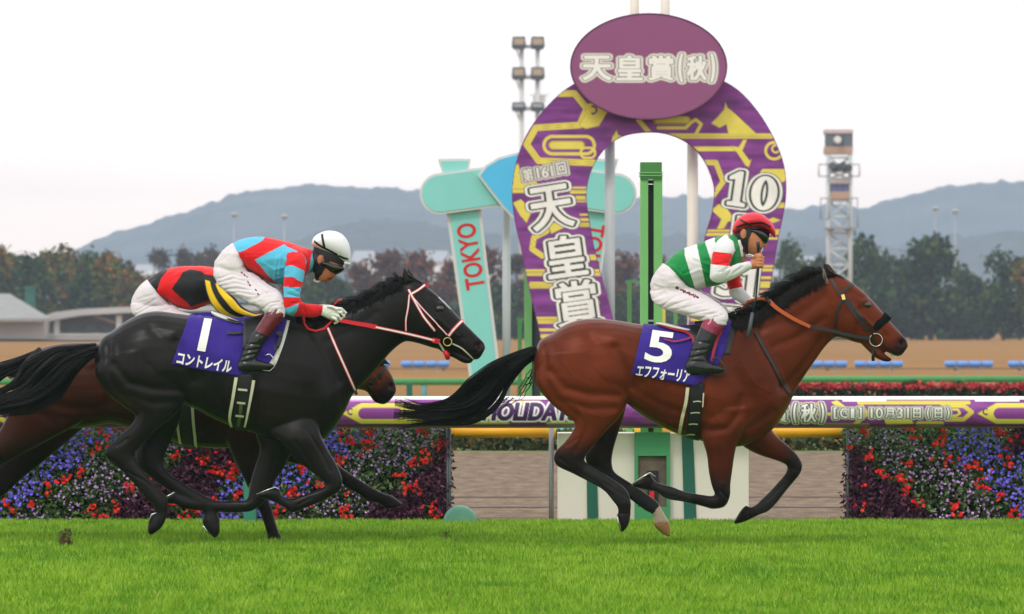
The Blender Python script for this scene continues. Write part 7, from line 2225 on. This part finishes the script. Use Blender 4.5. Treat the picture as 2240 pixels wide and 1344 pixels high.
hm2 = obj('helmet', hv2, hf2, MATS['helmet_white'], per2)
bh2 = bvh_of(hv2, hf2)
strap('helmet_band', [(684, 526), (701, 539), (724, 551), (746, 563), (762, 568)], 4.5, bh2, D2, MATS['elastic_black'], hm2, off=.003, thick=.003)
strap('helmet_band', [(704, 511), (706, 525), (710, 545)], 5, bh2, D2, MATS['elastic_black'], hm2, off=.003, thick=.003)
strap('helmet_seam', [(746, 532), (742, 548), (740, 560)], 2.5, bh2, D2, MATS['cloth_white'], hm2, off=.003, thick=.003)
pk = MB().tube([P(754, 575, D2 - .05), P(764, 578, D2 - .02), P(766, 579, D2 + .02)], [.008, .010, .006], 8).build('helmet_peak', MATS['helmet_white'], hm2, smooth=True)
gg2 = loft([(706, 570, 700, 580, .079), (719, 569, 712, 590, .082), (734, 572, 722, 599, .074), (744, 576, 731, 602, .060), (751, 582, 739, 600, .042), (755, 588, 746, 597, .018)], D2, n=22)
gg2_ = obj('goggles', *gg2, MATS['goggles'], per2)
drape('goggle_vent', lambda u, v: (727 + 5.5 * math.cos(u * 6.2832) * v, 585 + 5.5 * math.sin(u * 6.2832) * v), 14, 2, [bvh_of(*gg2)], D2, mat('vent_olive', (0.08, 0.085, 0.03), rough=.4), gg2_, off=.003, thick=.003)
strap('chin_strap', [(704, 578), (698, 590), (692, 602), (694, 614)], 6, [pb2], D2, MATS['elastic_black'], hm2, off=.004)
strap('scarf', [(686, 612), (694, 616), (702, 614)], 5, [pb2], D2, MATS['cloth_white'], sh2, off=.008)
shell('glove', C_glove, D2, MATS['glove'], per2, voxel=.0036, smooth=1)
shell('glove', C_glove2, D2, MATS['glove'], per2, voxel=.004, smooth=1)

# ---- rider of the dark bay ------------------------------------------------
E_torso = [(323, 614, 358, 654, .14), (344, 596, 394, 675, .165), (380, 585, 428, 677, .185), (420, 581, 456, 667, .19), (464, 584, 484, 658, .19), (494, 592, 508, 640, .13), (508, 597, 515, 632, .08)]
E_up = [(446, 600, 484, 606, .045, -.15), (447, 614, 486, 626, .052, -.185), (452, 640, 495, 640, .054, -.21), (463, 667, 511, 655, .051, -.23), (481, 686, 527, 674, .046, -.22), (506, 698, 546, 684, .04, -.19), (545, 701, 564, 690, .03, -.15)]
E_far = [(a + 4, b - 3, c + 4, e_ - 3, w_, -o_) for a, b, c, e_, w_, o_ in E_up]
E_hips = [(322, 611, 354, 648, .145), (303, 628, 372, 664, .168), (289, 652, 386, 678, .168), (286, 670, 400, 690, .15)]
E_th = [(285, 665, 385, 668, .085, -.07), (290, 688, 396, 681, .088, -.10), (325, 706, 432, 690, .084, -.15), (386, 728, 457, 706, .072, -.2), (428, 746, 468, 726, .062, -.24), (438, 754, 468, 742, .055, -.25)]
E_sh = [(440, 735, 472, 742, .05, -.25), (424, 770, 456, 780, .047, -.27), (404, 812, 436, 818, .042, -.29), (396, 838, 432, 834, .04, -.29)]
E_ft = [(396, 834, 397, 852, .03, -.29), (412, 826, 412, 855, .04, -.29), (436, 832, 436, 854, .04, -.29), (462, 842, 462, 850, .025, -.29)]
E_head = [[(505, 590, 505, 622, .055), (514, 578, 514, 634, .072), (530, 574, 530, 642, .076), (546, 580, 545, 644, .068), (556, 592, 553, 640, .045), (560, 606, 557, 630, .025)],
          [(490, 600, 500, 640, .07), (505, 600, 515, 636, .06), (520, 600, 528, 634, .058)]]
E_hand = [loft([(560, 688, 558, 704, .024, -.15), (572, 687, 570, 708, .034, -.13), (584, 692, 582, 708, .03, -.11)], D3)]
for i in range(4):
    E_hand.append(tubeparts([(578, 690 + 5 * i, -.145), (590, 692 + 5 * i, -.14), (594, 697 + 5 * i, -.12), (588, 700 + 4 * i, -.10)], [.010, .010, .009, .008], D3))
per3, pb3 = rider('jockey in black and red silks with yellow striped sleeves, half hidden behind the black horse', D3, E_torso, [E_up, E_far], E_hips, [E_th, mirror(E_th)], [E_sh, E_ft, mirror(E_sh), mirror(E_ft)], E_head, [E_hand], lambda x, y, v: flat(SKIN, len(x)), (400, 700))
def shirt3(x, y, v):
    c = flat(RED, len(x))
    a = inpoly(x, y, [(310, 625), (318, 585), (366, 575), (366, 594), (352, 608), (344, 632), (345, 650), (330, 640)])
    d = inpoly(x, y, [(375, 633), (400, 596), (415, 589), (440, 594), (470, 612), (470, 655), (455, 660), (418, 671)])
    c[a | d] = BLACKC
    return c
o = banded('silk_shirt', E_torso, D3, MATS['silk'], per3, shirt3, n=140, sub=30)[0]
rumple(o, D3, .005, (7, 7, 15), None, 17)
sv3, sf3 = loft(E_up, D3, n=48, sub=12)
sv3 = np.array([tuple(p) for p in sv3])
nk = (len(sv3) - 2) // 48
th_ = np.concatenate([np.tile(np.linspace(0, 2 * math.pi, 48, endpoint=False), nk), [0, 0]])
uc = (1 - np.cos(th_)) / 2          # 0 on the front edge of the sleeve, 1 on its rear edge
cc = flat(BLACKC, len(sv3))
rowi = np.concatenate([np.repeat(np.arange(nk), 48), [0, nk - 1]])
cc[(((uc > .06) & (uc < .34)) | ((uc > .66) & (uc < .99))) & (rowi > 10)] = YEL
obj('sleeve', sv3, sf3, MATS['silk'], per3, cc)
banded('sleeve', E_far, D3, MATS['silk'], per3, lambda x, y, v: flat(BLACKC, len(x)))
W3 = [([(295, 690), (330, 670), (360, 668)], 2.2, -.006), ([(300, 680), (340, 655)], 2.2, -.005), ([(320, 690), (370, 676)], 2.2, -.005), ([(300, 655), (335, 645)], 2.5, -.004)]
shell('breeches', [loft(E_hips, D3), loft(E_th, D3), loft(mirror(E_th), D3)], D3, MATS['breeches'], per3, st=W3)
for r_, f_ in ((E_sh, E_ft), (mirror(E_sh), mirror(E_ft))):
    shell('boot', [loft(r_, D3), loft(f_, D3)], D3, MATS['boot_black'], per3, lambda x, y, v: flat((0.01, 0.01, 0.012), len(x)), voxel=.006, smooth=2)
hv3, hf3 = loft([(502, 588, 502, 600, .05), (510, 574, 511, 606, .095), (528, 567, 528, 608, .105), (545, 572, 546, 610, .098), (558, 586, 559, 612, .07), (564, 602, 565, 616, .03)], D3, n=28, sub=6)
obj('helmet', hv3, hf3, mat('helmet_black', (0.015, 0.015, 0.017), rough=.3), per3)

# ------------------------------------------------------------------ the autumn haze
hz = MB().box(-3500, 3500, -70, 4250, -1.2, 97).build('haze', None)
hm3 = bpy.data.materials.new('haze')
hm3.use_nodes = True
t = hm3.node_tree
for n in list(t.nodes):
    t.nodes.remove(n)
ou = t.nodes.new('ShaderNodeOutputMaterial')
pv = t.nodes.new('ShaderNodeVolumePrincipled')
pv.inputs['Color'].default_value = (0.60, 0.78, 1.0, 1)
pv.inputs['Density'].default_value = 0.00022
pv.inputs['Anisotropy'].default_value = 0.0
t.links.new(pv.outputs[0], ou.inputs['Volume'])
hz.data.materials.append(hm3)
tag(hz, kind='stuff')
